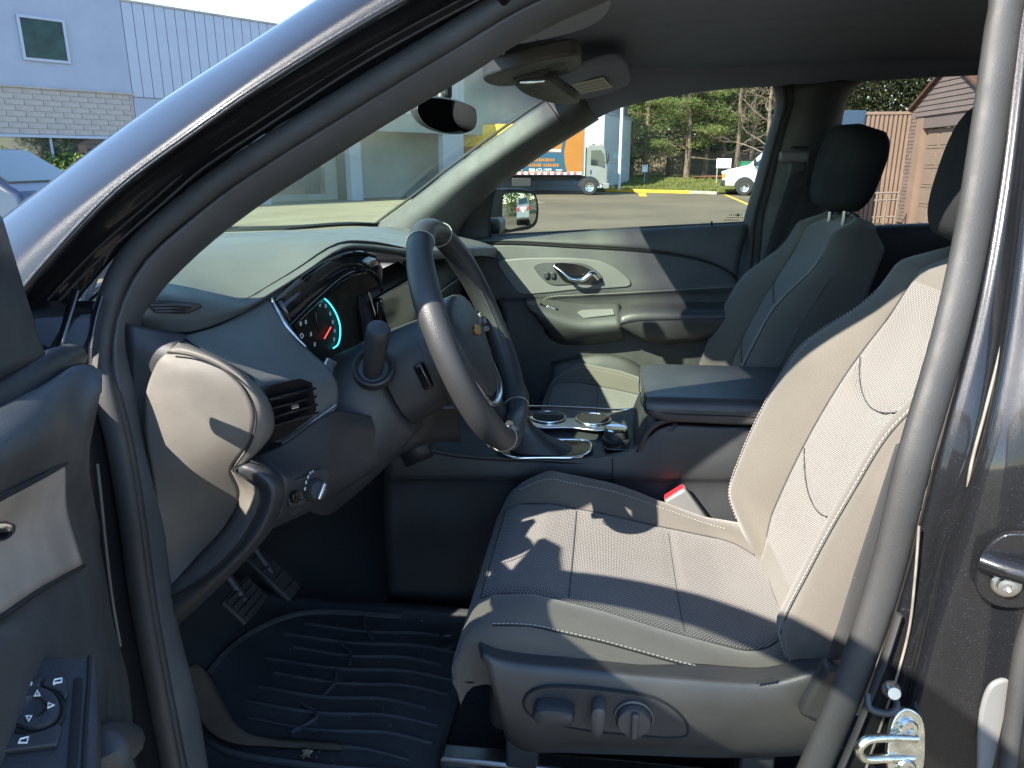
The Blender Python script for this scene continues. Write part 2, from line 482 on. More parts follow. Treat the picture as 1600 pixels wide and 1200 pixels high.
def leaf_mat(name, c1, c2):
    m, nt, b = mat_new(name); oi = nd(nt, 'ShaderNodeNewGeometry')
    c = ramp(nt, oi.outputs['Random Per Island'], [(0, c1), (1, c2)])
    nt.links.new(c, b.inputs['Base Color']); b.inputs['Roughness'].default_value = .7
    b.inputs['Specular IOR Level'].default_value = .25
    tr = nd(nt, 'ShaderNodeBsdfTranslucent'); nt.links.new(c, tr.inputs[0])
    mx = nd(nt, 'ShaderNodeMixShader'); mx.inputs[0].default_value = .25
    nt.links.new(b.outputs[0], mx.inputs[1]); nt.links.new(tr.outputs[0], mx.inputs[2])
    nt.links.new(mx.outputs[0], nt.nodes['Material Output'].inputs[0]); return m
M['needle'] = leaf_mat('pine needles', (.085, .120, .036), (.21, .235, .075))
M['darkleaf'] = leaf_mat('evergreen leaves', (.022, .034, .014), (.065, .085, .032))
M['greenleaf'] = leaf_mat('fresh leaves', (.05, .10, .02), (.14, .19, .04))
M['budleaf'] = leaf_mat('reddish buds', (.14, .07, .05), (.24, .13, .09))
M['grassb'] = leaf_mat('grass blades', (.10, .12, .03), (.22, .22, .07))
M['stucco'] = simple('white wall render', (.235, .27, .34), .85, nscale=1.5, var=.06)
M['clad'] = simple('white ribbed sheet metal', (.26, .30, .37), .45, nscale=2, var=.05)
M['block'] = simple('grey concrete block', (.27, .255, .24), .9, nscale=4, var=.14, bmp=.3)
M['mortar'] = simple('mortar joint', (.30, .285, .27), .95, nscale=6)
M['greywall'] = simple('grey painted wall', (.20, .22, .215), .8, nscale=1.2, var=.12)
M['darkglass'] = simple('dark shop glass', (.02, .03, .03), .03, 0, .9, var=.1)
M['bluegrey'] = simple('blue grey sheet wall', (.36, .40, .43), .6, nscale=.8, var=.06)
M['upglass'] = simple('green tinted pane', (.012, .034, .030), .06, 0, .18, nscale=3, var=.5)  # dark mottled green puts the pane reflection into the base colour
M['blackpl'] = simple('dark vehicle plastic', (.02, .02, .022), .6)
M['tyre'] = simple('tyre rubber', (.025, .025, .025), .8)
M['vwhite'] = simple('white vehicle paint', (.74, .75, .74), .25, nscale=1, var=.03)
M['cabgrey'] = simple('pale cab paint', (.20, .21, .20), .3, nscale=1, var=.05)
M['silver'] = simple('silver vehicle paint', (.26, .29, .31), .35, .3, nscale=1, var=.05)
M['bluepaint'] = simple('dark blue vehicle paint', (.010, .016, .034), .2, .1, spec=.8, nscale=1, var=.05)
M['vglass'] = simple('vehicle glass', (.02, .035, .035), .04, 0, .8, var=.1)
M['orange'] = simple('orange box livery', (.34, .13, .015), .5, nscale=1, var=.06)
M['navy'] = simple('navy box livery', (.012, .07, .12), .5, nscale=1, var=.08)
M['amber'] = simple('amber lamp', (.75, .22, .02), .3)
M['redlamp'] = simple('red lamp lens', (.60, .02, .02), .25)
M['sidetan'] = simple('tan sheet panels', (.33, .262, .212), .7, nscale=1.5, var=.07)
M['siding'] = simple('grey brown clapboard', (.20, .185, .178), .8, nscale=2, var=.08)
M['garagedoor'] = simple('beige garage door', (.31, .265, .22), .6, nscale=2, var=.05)
M['shingle'] = simple('brown roof shingle', (.14, .085, .065), .95, nscale=8, var=.3)
M['brickg'] = simple('grey brick', (.25, .22, .21), .9, nscale=6, var=.2)
M['bluebin'] = simple('blue painted steel', (.05, .11, .20), .6, nscale=2)
M['greenbin'] = simple('green painted steel', (.02, .16, .08), .6, nscale=2)
M['signred'] = simple('faded red board', (.42, .10, .09), .7)

# ground sheets
def sheet(name, pts, z, mat):
    o = raw(name, [Vector((p.x, p.y, z)) for p in pts], [tuple(range(len(pts)))], mat, None, smooth=False)
    if o.data.polygons[0].normal.z < 0: o.data.flip_normals()
    return tag(o, kind='structure')
sheet('parking_lot_ground', [Vector((-400, -300, 0)), Vector((400, -300, 0)), Vector((400, 500, 0)), Vector((-400, 500, 0))], 0, M['asphalt'])
BU = Vector((math.sin(R(33)), math.cos(R(33)), 0)); BN = Vector((BU.y, -BU.x, 0)); B00 = G(100, 22)
def Bd(t, z, off=0): return B00 + BU * t + BN * off + Vector((0, 0, z))
sheet('concrete_apron', [Bd(-12, 0, 0), Bd(15.5, 0, 0), Bd(14.0, 0, 6.5), Bd(3, 0, 9.5), Bd(-12, 0, 9.5)], .004, M['concrete'])
# grass bank behind a painted kerb
ka, kb_, kc_, kd = G(948, 39.5), G(1082, 36.8), G(1125, 35.6), G(1330, 32.5)
def kerb(name, p, q, mat, lab):
    d = (q - p); n = Vector((-d.y, d.x, 0)).normalized()
    o = rbox(name, (p + q) / 2 + Vector((0, 0, .075)), (d.length, .18, .15), mat, None, .02, basis((0, 0, 1), d))
    return tag(o, lab, 'kerb')
kerb('painted_kerb', ka, kb_, M['yellow'], 'long yellow painted kerb in front of the grass bank')
kerb('kerb_stone', kb_ + (kc_ - kb_) * .004, kc_, M['kerb'], 'short unpainted kerb piece between yellow kerb and white van')
nk = 14
gv, gf = [], []
for i in range(nk + 1):
    for j in range(21):
        a = G(930 + 300 * j / 20, 39.7 - 4.6 * j / 20 + 14 * i / nk)
        t = i / nk; gv.append(Vector((a.x, a.y, .10 + .75 * smoothstep(0, 1, t) * .8 + .04 * math.sin(j * 1.3 + i))))
gr_ = raw('grass_bank', gv, grid_faces(nk + 1, 21), M['grassg'], None)
if gr_.data.polygons[0].normal.z < 0: gr_.data.flip_normals()
tag(gr_, kind='structure')
def gz(d0, x): return .12
rg = random.Random(5); vv, ff = [], []
for k in range(9000):
    j = rg.random() * 20; i = rg.random() ** 1.6 * 9
    a = G(930 + 300 * j / 20, 39.7 - 4.6 * j / 20 + 14 * i / nk); t = i / nk
    z = .10 + .75 * smoothstep(0, 1, t) * .8 + .02; h = rg.uniform(.05, .13); an_ = rg.uniform(0, 6.28)
    dx, dy = math.cos(an_) * .03, math.sin(an_) * .03
    b = len(vv); vv += [Vector((a.x - dx, a.y - dy, z)), Vector((a.x + dx, a.y + dy, z)), Vector((a.x + dx * 1.5 + rg.uniform(-.03, .03), a.y, z + h))]; ff.append((b, b + 1, b + 2))
tag(raw('grass', vv, ff, M['grassb'], None, smooth=False), 'short patchy grass on the bank beyond the yellow kerb', 'grass', kind='stuff')
sheet_m = raw('mulch_bed', [G(1085, 46, .62), G(1230, 43.5, .62), G(1230, 45.5, .70), G(1085, 48, .70)], [(0, 1, 2, 3)], M['mulch'], None, smooth=False); tag(sheet_m, kind='structure')
# painted bay lines
def line(name, p, q, w, lab):
    d = (q - p).normalized(); n = Vector((-d.y, d.x, 0)) * w / 2
    o = sheet(name, [p - n, q - n, q + n, p + n], .004, M['yellow']); return o
line('bay_line', AZ(1133, 304, 0), AZ(1172, 321, 0), .16, '')
line('bay_line', AZ(1003, 301.5, 0), AZ(1005, 307, 0), .35, '')
# timber fence: every board its own piece
fence = empty('board_fence', G(1080, 53, .6)); tag(fence, 'weathered timber board fence beyond the grass, behind the pines', 'fence')
fl_, fr_ = G(935, 55), G(1270, 50); fd = fr_ - fl_; nbd = 74
bme = None; fbz = basis((0, 0, 1), fd)
for k in range(nbd):
    p = fl_ + fd * ((k + .5) / nbd); h = 1.62 + .05 * math.sin(k * 2.1) + rg.uniform(-.04, .04)
    o = rbox('board', Vector((0, 0, 0)), (fd.length / nbd * .93, .03, 1.65), M['wood'], fence, 0) if bme is None else bpy.data.objects.new('board', bme)
    if bme is None: bme = o.data
    else: COL.objects.link(o); o.parent = fence
    o.location = p + Vector((0, 0, .55 + h / 2)) - fence.location + Vector((rg.uniform(-.005, .005), rg.uniform(-.02, .02), 0))
    o.rotation_euler = (rg.uniform(-.01, .01), 0, math.atan2(fd.y, fd.x)); o.scale = (1, 1, h / 1.65)

# ---- trees
def leafcloud(verts, faces, c, rad, n, ln, wd, rnd, up=.0, squash=1.0):
    for k in range(n):
        v = Vector((rnd.gauss(0, 1), rnd.gauss(0, 1), rnd.gauss(0, 1) * squash))
        if v.length > 2.2: v *= 2.2 / v.length
        p = c + v * rad * .5
        d = Vector((rnd.gauss(0, 1), rnd.gauss(0, 1), rnd.gauss(0, 1) * .6 + up)).normalized()
        s = d.cross(Vector((rnd.gauss(0, 1), rnd.gauss(0, 1), rnd.gauss(0, 1)))).normalized() * wd * .5
        b = len(verts); L = ln * rnd.uniform(.6, 1.3)
        verts += [p - s * .4, p + d * L * .5 - s, p + d * L, p + d * L * .5 + s]; faces.append((b, b + 1, b + 2, b + 3))
def tubes(segs, res=6):
    V_, F_ = [], []
    for pts, rads in segs:
        T, N = frames(pts); m = len(pts); b = len(V_)
        for i in range(m):
            B = T[i].cross(N[i])
            for k in range(res):
                a = 2 * math.pi * k / res; V_.append(pts[i] + (N[i] * math.cos(a) + B * math.sin(a)) * rads[i])
        F_ += [tuple(q + b for q in f) for f in grid_faces(m, res, True)]
    return V_, F_
def pine(base, H, lab, seed, clear=2.2, spread=2.4, dens=1.0, grp='pines along the board fence', mat='needle', ztop=None):
    rnd = random.Random(seed); root = empty('pine_tree', base); tag(root, lab, 'tree', grp)
    lean = Vector((rnd.uniform(-.03, .03), rnd.uniform(-.03, .03), 0)); B = Vector((0, 0, 0))
    tp = [B + Vector((lean.x * z, lean.y * z, z)) + Vector((.05 * math.sin(z * .9 + seed), .05 * math.cos(z * .8), 0)) for z in [H * k / 12 for k in range(13)]]
    tr = [max(.03, .20 * (1 - k / 12.5)) for k in range(13)]
    v_, f_ = tubes([(tp, tr)], 9); raw('trunk', v_, f_, M['bark'], root)
    segs, lv, lf_ = [], [], []
    z = clear * .55
    while z < min(H * .98, 10.5):
        for w in range(rnd.choice((3, 4, 4))):
            a = rnd.uniform(0, 6.283); Lr = spread * (1.0 - .55 * max(0, (z - 3) / H)) * rnd.uniform(.55, 1.15)
            dead = z < clear * 1.1 and rnd.random() < .75
            d = Vector((math.cos(a), math.sin(a), rnd.uniform(-.05, .22)))
            k = min(12, z / H * 12); p0 = tp[int(k)].lerp(tp[min(12, int(k) + 1)], k - int(k))
            pts = [p0 + d * Lr * t + Vector((0, 0, -.22 * Lr * t * t + .25 * t ** 3 * Lr * .6)) for t in (0, .3, .6, 1.0)]
            segs.append((pts, [.045, .032, .020, .008]))
            for t in (.35, .55, .75):
                q = pts[0].lerp(pts[-1], t); e = q + Vector((rnd.uniform(-.6, .6), rnd.uniform(-.6, .6), rnd.uniform(-.1, .35))) * .8
                segs.append(([q, q.lerp(e, .5) + Vector((0, 0, .04)), e], [.014, .010, .004]))
                if not dead: leafcloud(lv, lf_, e, .50, int(34 * dens), .20, .035, rnd, .35, .45)
            if not dead:
                for t in (.6, .8, 1.0):
                    leafcloud(lv, lf_, pts[0].lerp(pts[-1], t) + Vector((0, 0, .05)), .55, int(44 * dens), .21, .036, rnd, .35, .4)
        z += rnd.uniform(.38, .62)
    v_, f_ = tubes(segs, 5); raw('limbs', v_, f_, M['bark'], root)
    raw('crown', lv, lf_, M[mat], root, smooth=False)
    return root
def bare(base, H, lab, seed, grp='bare trees beside the van'):
    rnd = random.Random(seed); root = empty('bare_tree', base); tag(root, lab, 'tree', grp); segs, lv, lf_ = [], [], []
    def grow(p, d, L, r, lev):
        e = p + d * L; mid_ = p.lerp(e, .5) + Vector((rnd.gauss(0, 1), rnd.gauss(0, 1), rnd.gauss(0, 1))) * L * .05
        segs.append(([p, mid_, e], [r, r * .8, r * .62]))
        if lev >= 4:
            if rnd.random() < .8: leafcloud(lv, lf_, e, .4, 7, .08, .05, rnd)
            return
        for k in range(rnd.choice((2, 3, 3)) if lev else 3):
            nd_ = (d + Vector((rnd.gauss(0, .55), rnd.gauss(0, .55), rnd.gauss(.08, .35)))).normalized()
            grow(p.lerp(e, rnd.uniform(.45, 1.0) if k else 1.0), nd_, L * rnd.uniform(.55, .8), r * .55, lev + 1)
    tr = [Vector((0, 0, 0)), Vector((.05, 0, H * .2)), Vector((-.03, .04, H * .42)), Vector((.06, 0, H * .7)), Vector((.05, .02, H))]
    v_, f_ = tubes([(cr(tr, 4), [.15 - .13 * k / 16 for k in range(17)])], 8); raw('trunk', v_, f_, M['bark'], root)
    for k in range(13):
        t = .18 + .8 * k / 12; q = cr(tr, 10)[int(t * 40)]; a = rnd.uniform(0, 6.283)
        grow(q, Vector((math.cos(a), math.sin(a), rnd.uniform(.05, .7))).normalized(), 1.5 * (1.1 - t * .5), .045 * (1.2 - t), 1)
    v_, f_ = tubes(segs, 4); raw('branches', v_, f_, M['barkp'], root)
    raw('buds', lv, lf_, M['budleaf'], root, smooth=False)
    return root
pspec = [(985, 50, 'slim pine nearest the tall white pole'), (1010, 47.5, 'pine standing just behind the small white sign'), (1047, 49, 'leaning pine left of the middle of the far window'), (1075, 46.5, 'tall pine with bright green boughs in the middle of the window'), (1102, 48.5, 'pine rising right behind the white notice board'), (1128, 51, 'dark pine behind the white notice board and the van'), (962, 53, 'pine partly hidden by the blue grey wall')]
for k, (x, d, lab) in enumerate(pspec):
    pine(G(x, d, .55), 11.5 + (k % 3), lab, 40 + k, clear=2.2 + .5 * (k % 3), spread=2.5, dens=1.7)
bspec = [(1150, 46, 'bare reddish tree rising over the van bonnet'), (1172, 49, 'bare tree with pale trunk over the van windshield'), (1196, 44, 'bare pale tree at the right edge of the front window')]
for k, (x, d, lab) in enumerate(bspec): bare(G(x, d, .4), 10.5, lab, 90 + k)
def shrubmass(name, base_pts, rad, n, mat, lab, cat, ln=.16, wd=.09, kind=None, seed=1, grp=None):
    rnd = random.Random(seed); lv, lf_ = [], []
    for c, r in base_pts:
        for k in range(n):
            v = Vector((rnd.gauss(0, 1), rnd.gauss(0, 1), rnd.gauss(0, 1))).normalized() * r * rnd.uniform(.55, 1.05)
            leafcloud(lv, lf_, c + Vector((v.x, v.y, v.z * .9)), .22 * r + .15, 6, ln, wd, rnd)
    o = raw(name, lv, lf_, M[mat], None, smooth=False); return tag(o, lab, cat, grp, kind)
for k in range(7):
    x = 968 + k * 37; c = G(x, 57.5, 1.9)
    o = shrubmass('evergreen_shrub', [(Vector((0, 0, 0)), 1.5), (Vector((1.3, .3, -.3)), 1.2), (Vector((-1.2, .2, .5)), 1.1)], 1, 170, 'darkleaf', ['dark shrub over the fence beside the white pole', 'dark shrub over the fence behind the small white sign', 'dark shrub showing between the two left pine trunks', 'dark shrub in the middle above the fence', 'dark shrub above the fence left of the notice board', 'dark shrub above the fence behind the notice board', 'dark shrub above the fence behind the van'][k], 'shrub', .3, .16, None, 200 + k, 'shrubs looking over the fence')
    o.location = c
rnd = random.Random(77); lv, lf_ = [], []
for k in range(950):
    c = G(rnd.uniform(880, 1330), rnd.uniform(66, 82), rnd.uniform(1, 15) ** 1.0)
    leafcloud(lv, lf_, c, 2.4, 60, .55, .32, rnd)
tag(raw('far_wood', lv, lf_, M['darkleaf'], None, smooth=False), 'dense dark wood filling the far background', 'wood', kind='stuff')
# leafy trees across the lot behind the silver sedan (seen in the far door mirror)
for k, (p, lab) in enumerate((((19.5, 11.0, 0), 'leafy green tree at the top of the far door mirror, right of the mirrored sedan'), ((18.0, 14.6, 0), 'leafy green tree at the top of the far door mirror, above the mirrored sedan'), ((15.5, 18.5, 0), 'leafy green tree at the top of the far door mirror, left of the mirrored sedan'))):
    root = empty('leafy_tree', p); tag(root, lab, 'tree', 'leafy trees across the lot')
    v_, f_ = tubes([([Vector((0, 0, 0)), Vector((.1, 0, 1.5)), Vector((0, .1, 3.2)), Vector((.1, 0, 5.5))], [.22, .17, .12, .05])], 8); raw('trunk', v_, f_, M['bark'], root)
    lv, lf_ = [], []; rr_ = random.Random(300 + k)
    for q in range(190):
        v = Vector((rr_.gauss(0, 1), rr_.gauss(0, 1), rr_.gauss(0, 1))).normalized() * 2.6 * rr_.uniform(.4, 1.1)
        leafcloud(lv, lf_, Vector((0, 0, 3.0)) + Vector((v.x, v.y, v.z * 1.1)), .8, 30, .22, .14, rr_)
    raw('crown', lv, lf_, M['greenleaf'], root, smooth=False)

# ---- shop building ahead of the car
bld = empty('shop_building', Bd(4, 0)); tag(bld, 'two storey white shop building with ribbed cladding and block band, ahead of the car', 'building')
BMx = basis((0, 0, 1), BU)
def bb(name, t0, t1, z0, z1, off0, off1, mat, parent=bld, bevel=0):
    c = Bd((t0 + t1) / 2, (z0 + z1) / 2, (off0 + off1) / 2)
    o = rbox(name, c - (bld.location if True else 0), (t1 - t0, abs(off1 - off0), z1 - z0), mat, parent, bevel, BMx); return o
T = 2.18      # where stucco gives way to metal sheet
bb('upper_wall', -9, T, 3.40, 6.6, -.25, 0, M['stucco'])
bb('wall_cap', -9, T + .02, 3.345, 3.40, -.25, .05, M['block'])
# window in the upper wall
w0, w1 = -.52, .52; wz0, wz1 = 4.12, 5.10
win = bb('window', w0, w1, wz0, wz1, -.02, .012, M['upglass'])
for (a, b, c_, d_) in ((w0 - .07, w1 + .07, wz1, wz1 + .07), (w0 - .07, w1 + .07, wz0 - .07, wz0), (w0 - .07, w0, wz0, wz1), (w1, w1 + .07, wz0, wz1)):
    fr_o = bb('frame', a, b, c_, d_, -.01, .05, M['clad'], win); 
# metal sheet cladding: base sheet plus each standing panel
MT1 = 16.5
def ztop_m(t): return 6.30 + .012 * (t - T)
bb('cladding_back', T + .01, MT1, 3.30, 5.86, -.25, -.03, M['greywall'])
pw = .318; npn = int((MT1 - T) / pw); pme = None
for k in range(npn):
    t0 = T + .02 + k * pw
    if pme is None:
        o = bb('metal_panel', t0, t0 + pw - .018, 3.30, 5.88, -.03, .012, M['clad'], bevel=.006); pme = o.data; base_p = Bd(t0, 0)
    else:
        o = bpy.data.objects.new('metal_panel', pme); COL.objects.link(o); o.parent = bld; o.location = BU * (k * pw); bev(o, .006, 2)
bb('parapet_cap', T, MT1, 5.882, 5.94, -.28, .04, M['kerb'])
tube('roof_mast', [Bd(T + 1.02, 5.94, -.1) - bld.location, Bd(T + 1.02, 6.9, -.1) - bld.location], .02, M['greywall'], bld, smooth_path=False, res=6)
bb('lower_band', T + .02, 5.2, 2.62, 3.29, -.25, -.02, M['stucco'])
bb('vent_slot', T + 1.9, T + 3.3, 2.95, 3.29, -.02, .01, M['blackpl'])
# block band: every block a piece
bb('block_backing', -9, T, 2.16, 3.345, -.25, -.022, M['mortar'])
bw, bh_ = .47, .1465; blm = None; rows_n = 8; t_start = -5.2
for r_ in range(rows_n):
    for k in range(int((T - t_start) / bw) + 1):
        t0 = t_start + k * bw + (bw / 2 if r_ % 2 else 0); t1 = min(t0 + bw - .012, T - .004)
        if t1 - t0 < .08: continue
        z0 = 2.17 + r_ * (bh_ + .0025)
        if blm is None:
            o = bb('block', t0, t0 + bw - .012, z0, z0 + bh_ - .010, -.022, 0, M['block']); blm = o.data; b0c = (t0, z0, bw - .012)
        else:
            if t1 - t0 < bw - .02: o = bb('block', t0, t1, z0, z0 + bh_ - .010, -.022, 0, M['block'])
            else:
                o = bpy.data.objects.new('block', blm); COL.objects.link(o); o.parent = bld
                o.location = BU * (t0 - b0c[0]) + Vector((0, 0, z0 - b0c[1])) + BN * rnd.uniform(-.003, .003)
bb('band_sill', -9, T + .01, 2.08, 2.155, -.25, .06, M['clad'])
# shop windows with mullions
for k in range(7):
    t0 = -8.0 + k * 1.56
    if t0 + 1.5 < T + .4:
        pn = bb('shop_window', t0, t0 + 1.50, .45, 2.08, -.10, -.08, M['darkglass'])
        bb('mullion', t0 + 1.50, t0 + 1.56, .45, 2.08, -.12, -.03, M['clad'], pn)
for k in range(5):
    sp = Bd(-4.6 + k * 1.5, 0, .45)  # shrubs added in place of green reflections in the shop glass
    o = shrubmass('green_shrub', [(Vector((0, 0, 1.2)), .55), (Vector((.45, .5, .9)), .5), (Vector((-.4, -.45, 1.0)), .5), (Vector((0, 0, .5)), .5)], 1, 120, 'greenleaf', ['leafy green shrub at the shop window, farthest left', 'leafy green shrub at the shop window, second from left', 'leafy green shrub at the shop window, below the middle of the block band', 'leafy green shrub at the shop window, left of the black pillar', 'leafy green shrub at the shop window, beside the white cladding'][k], 'shrub', .12, .08, None, 700 + k, 'shrubs along the shop windows'); o.location = sp
bb('window_sill', -9, T, .0, .45, -.25, -.05, M['block'])
# recessed lower front to the right: columns, shutter wall, posters
bb('recess_wall', T + .02, 30, 0, 3.4, -1.9, -1.6, M['greywall'])
bb('soffit', T + .02, 30, 3.0, 3.29, -1.6, -.05, M['stucco'])
bb('fascia', 5.2, 30, 2.62, 3.29, -.25, -.02, M['greywall'])
bb('upper_infill', MT1, 30, 3.29, 5.9, -.3, -.02, M['greywall'])
def tpx(x):   # wall parameter sighted along column x
    q = (x - 800) / FH; a = B00 - Vector((CAM.x, CAM.y, 0))
    l0, d0 = a.dot(_r), a.dot(HD); return (q * d0 - l0) / (BU.dot(_r) - q * BU.dot(HD))
for x0, x1 in ((548, 566), (694, 726), (405, 420)):
    bb('column', tpx(x0), tpx(x1), 0, 3.0, -.35, -.03, M['stucco'], bevel=.02)
bb('shop_window', tpx(430), tpx(545), .25, 2.6, -1.6, -1.57, M['darkglass'])
bb('poster', tpx(506), tpx(536), 1.45, 2.1, -1.565, -1.55, M['signred']); bb('poster', tpx(512), tpx(524), 2.0, 2.5, -1.55, -1.545, M['stucco'])
bb('roller_door', tpx(592), tpx(688), 0, 2.9, -1.6, -1.55, M['greywall'])
dtr = tpx(575); bb('door_frame', dtr - .3, dtr + .5, 0, 2.8, -1.60, -1.54, M['blackpl'])
bb('side_wall', 29.7, 30, 0, 5.7, -10, -.02, M['greywall'])
bb('roof_slab', -9, 30, 5.74, 5.84, -10, -.3, M['kerb'])

# ---- vehicles: generic builders
def extrude_profile(name, prof, w, mat, parent, tum=None, bevel=.04):
    """side profile (x, z) pushed across the width; tum(z) gives the half width"""
    n = len(prof); vv = []
    for s in (-1, 1):
        for x, z in prof: vv.append(Vector((x, s * (tum(z) if tum else w / 2), z)))
    ff = [tuple(range(n)), tuple(range(2 * n - 1, n - 1, -1))] + [(i, (i + 1) % n, (i + 1) % n + n, i + n) for i in range(n)]
    o = raw(name, vv, ff, mat, parent, recalc=True, sharp=25); return bev(o, bevel, 3, 20)
def wheel_at(root, x, y, r, w=.22, rim='satin'):
    s = 1 if y > 0 else -1
    t = lathe('wheel', [(r * .55, -w / 2), (r * .92, -w / 2), (r, -w * .35), (r, w * .35), (r * .92, w / 2), (r * .62, w / 2), (r * .60, w * .38), (r * .2, w * .34)], (x, y, r), (0, s, 0), M['tyre'], root, res=24)
    lathe('rim', [(r * .60, w * .36), (r * .57, w * .44), (r * .50, w * .40), (r * .18, w * .36), (r * .16, w * .46), (r * .04, w * .46)], (x, y, r), (0, s, 0), M[rim], t, res=24)
    for k in range(6):
        a = k * math.pi / 3; lathe('rim_hole', [(r * .09, w * .40), (r * .085, w * .43), (r * .01, w * .43)], (x + math.cos(a) * r * .36, y, r + math.sin(a) * r * .36), (0, s, 0), M['blackpl'], t, res=8)
    return t
def yawto(d): return math.atan2(d.y, d.x)
# box truck, nose to the right
tf, tb_ = G(949, 36.2), G(722, 36.8); td = (tf - tb_).normalized(); LT = (tf - tb_).length
truck = empty('box_truck', tb_, yawto(td)); truck.scale = (1, 1, .91); tag(truck, 'box truck in orange and navy livery standing across the lot', 'truck')
# local: x to the nose, -y side faces us
xb = LT - 1.12; hw2 = 1.12
body = extrude_profile('cargo_box', [(0, .98), (0, 3.42), (xb, 3.42), (xb, .98)], 2 * hw2, M['orange'], truck, bevel=.03)
sy = -hw2
def tplate(name, pts, mat, h=.008, parent=body):
    return prism(name, [Vector((x, sy - .004, z)) for x, z in pts], (0, -h, 0), mat, parent, 0)
tplate('navy_panel', [(.15, 1.16), (.15, 1.70), (.6, 1.95), (1.6, 2.12), (3.0, 2.12), (xb - 1.0, 2.05), (xb - 1.02, 1.16)], M['navy'])
tplate('white_stripe', [(.15, 1.74), (.6, 2.0), (1.6, 2.17), (3.0, 2.17), (xb - 1.0, 2.10), (xb - 1.0, 2.19), (3.0, 2.28), (1.5, 2.28), (.5, 2.12), (.15, 1.9)], M['white'])
tplate('navy_arc', [(xb - .98, 1.10), (xb - .74, 1.10), (xb - .86, 1.6), (xb - .90, 2.1), (xb - .82, 2.6), (xb - .66, 3.0), (xb - .78, 3.0), (xb - .95, 2.6), (xb - 1.02, 2.1), (xb - 1.02, 1.6)], M['navy'], .010)
bx = []
for k in range(13):
    bx.append((Vector((.5 + k * .30, sy - .014, 1.06)), (.15, .008, .09), None))
tplate('yellow_panel', [(.16, 2.34), (1.5, 2.36), (2.6, 2.34), (2.5, 3.38), (.30, 3.38)], M['yellow'], .010); tplate('white_edge', [(.04, 1.2), (.14, 1.2), (.15, 2.6), (.28, 3.4), (.14, 3.4), (.04, 2.6)], M['white'], .010)
tplate('reflective_strip', [(.1, 1.0), (.1, 1.13), (xb - .05, 1.13), (xb - .05, 1.0)], M['white'], .006); join_boxes('reflective_dash', [(Vector((.25 + k * .30, sy - .013, 1.065)), (.15, .006, .12), None) for k in range(int((xb - .3) / .3))], M['signred'], body)
for zz, x0, x1, hh in ((1.70, 3.0, 4.42, .17), (1.45, 2.85, 4.58, .17)):
    x = x0; bx = []; rr_ = random.Random(int(zz * 100))
    while x < x1:
        wl_ = rr_.uniform(.05, .10); bx.append((Vector((x, sy - .016, zz)), (wl_, .006, hh * rr_.uniform(.75, 1)), None)); x += wl_ + (.025 if rr_.random() < .85 else .09)
    join_boxes('lettering', bx, M['orange'], body)
text('phone_number', '800.672.1909', (3.76, sy - .016, 1.22), (0, -1, 0), (1, 0, 0), .19, M['white'], body, .002)
for z in (1.22,): join_boxes('lettering', [(Vector((2.75, sy - .014, z)), (.4, .005, .03), None), (Vector((4.62, sy - .014, z)), (.3, .005, .03), None)], M['white'], body)
# grey leading edge and box corner posts
rbox('corner_post', (xb + .012, 0, 2.2), (.05, 2 * hw2 + .02, 2.44), M['cabgrey'], truck, .01)
rbox('chassis_rail', (LT / 2 - .4, 0, .80), (LT - .6, .85, .22), M['blackpl'], truck, .01)
rbox('side_tank', (2.9, -.85, .62), (.9, .4, .42), M['blackpl'], truck, .03)
rbox('side_skirt', (1.0, -.95, .72), (.5, .1, .5), M['cabgrey'], truck, .01)
cabp = [(xb + .10, .55), (xb + .10, 2.30), (xb + .25, 2.42), (xb + .85, 2.40), (xb + .98, 2.2), (LT - .03, 1.45), (LT, 1.2), (LT, .5)]
cab = extrude_profile('cab', cabp, 2.0, M['cabgrey'], truck, bevel=.05)
prism('cab_window', [Vector((x, -1.003, z)) for x, z in ((xb + .34, 1.45), (xb + .34, 2.16), (xb + .80, 2.16), (xb + .93, 1.95), (xb + 1.0, 1.30), (xb + .72, 1.40))], (0, -.008, 0), M['vglass'], cab, 0)
prism('cab_windshield', [Vector((x, y, z)) for x, z, y in ((xb + 1.02, 2.15, -.9), (xb + 1.02, 2.15, .9), (LT - .02, 1.48, .93), (LT - .02, 1.48, -.93))], (.03, 0, .012), M['vglass'], cab, 0)
tube('mirror_arm', [Vector((LT - .12, -1.05, 1.55)), Vector((LT - .0, -1.25, 1.75)), Vector((LT - .0, -1.25, 2.0))], .02, M['blackpl'], cab, res=6)
rbox('mirror', (LT + .0, -1.25, 1.85), (.06, .16, .42), M['blackpl'], cab, .02)
rbox('door_handle', (xb + .35, -1.01, 1.12), (.06, .03, .20), M['blackpl'], cab, .01)
rbox('bumper', (LT - .05, 0, .45), (.28, 2.02, .28), M['cabgrey'], cab, .04); rbox('headlamp', (LT - .02, -.80, .72), (.08, .3, .18), M['white'], cab, .03)
rbox('marker_lamp', (xb + .45, -.5, 2.44), (.12, .12, .05), M['redlamp'], cab, .01); rbox('marker_lamp', (xb + .8, -.6, 2.42), (.12, .12, .05), M['redlamp'], cab, .01)
prism('wheel_arch', [Vector((xb + .28 + .50 * math.cos(a), -1.004, .42 + .50 * math.sin(a))) for a in [math.pi * k / 14 for k in range(15)]] , (0, -.006, 0), M['blackpl'], cab, 0)
for x in (xb + .30, 1.35):
    for s in (-1, 1): wheel_at(truck, x, s * .93, .37, .24, 'satin').scale = (1, 1, 1 / .91)
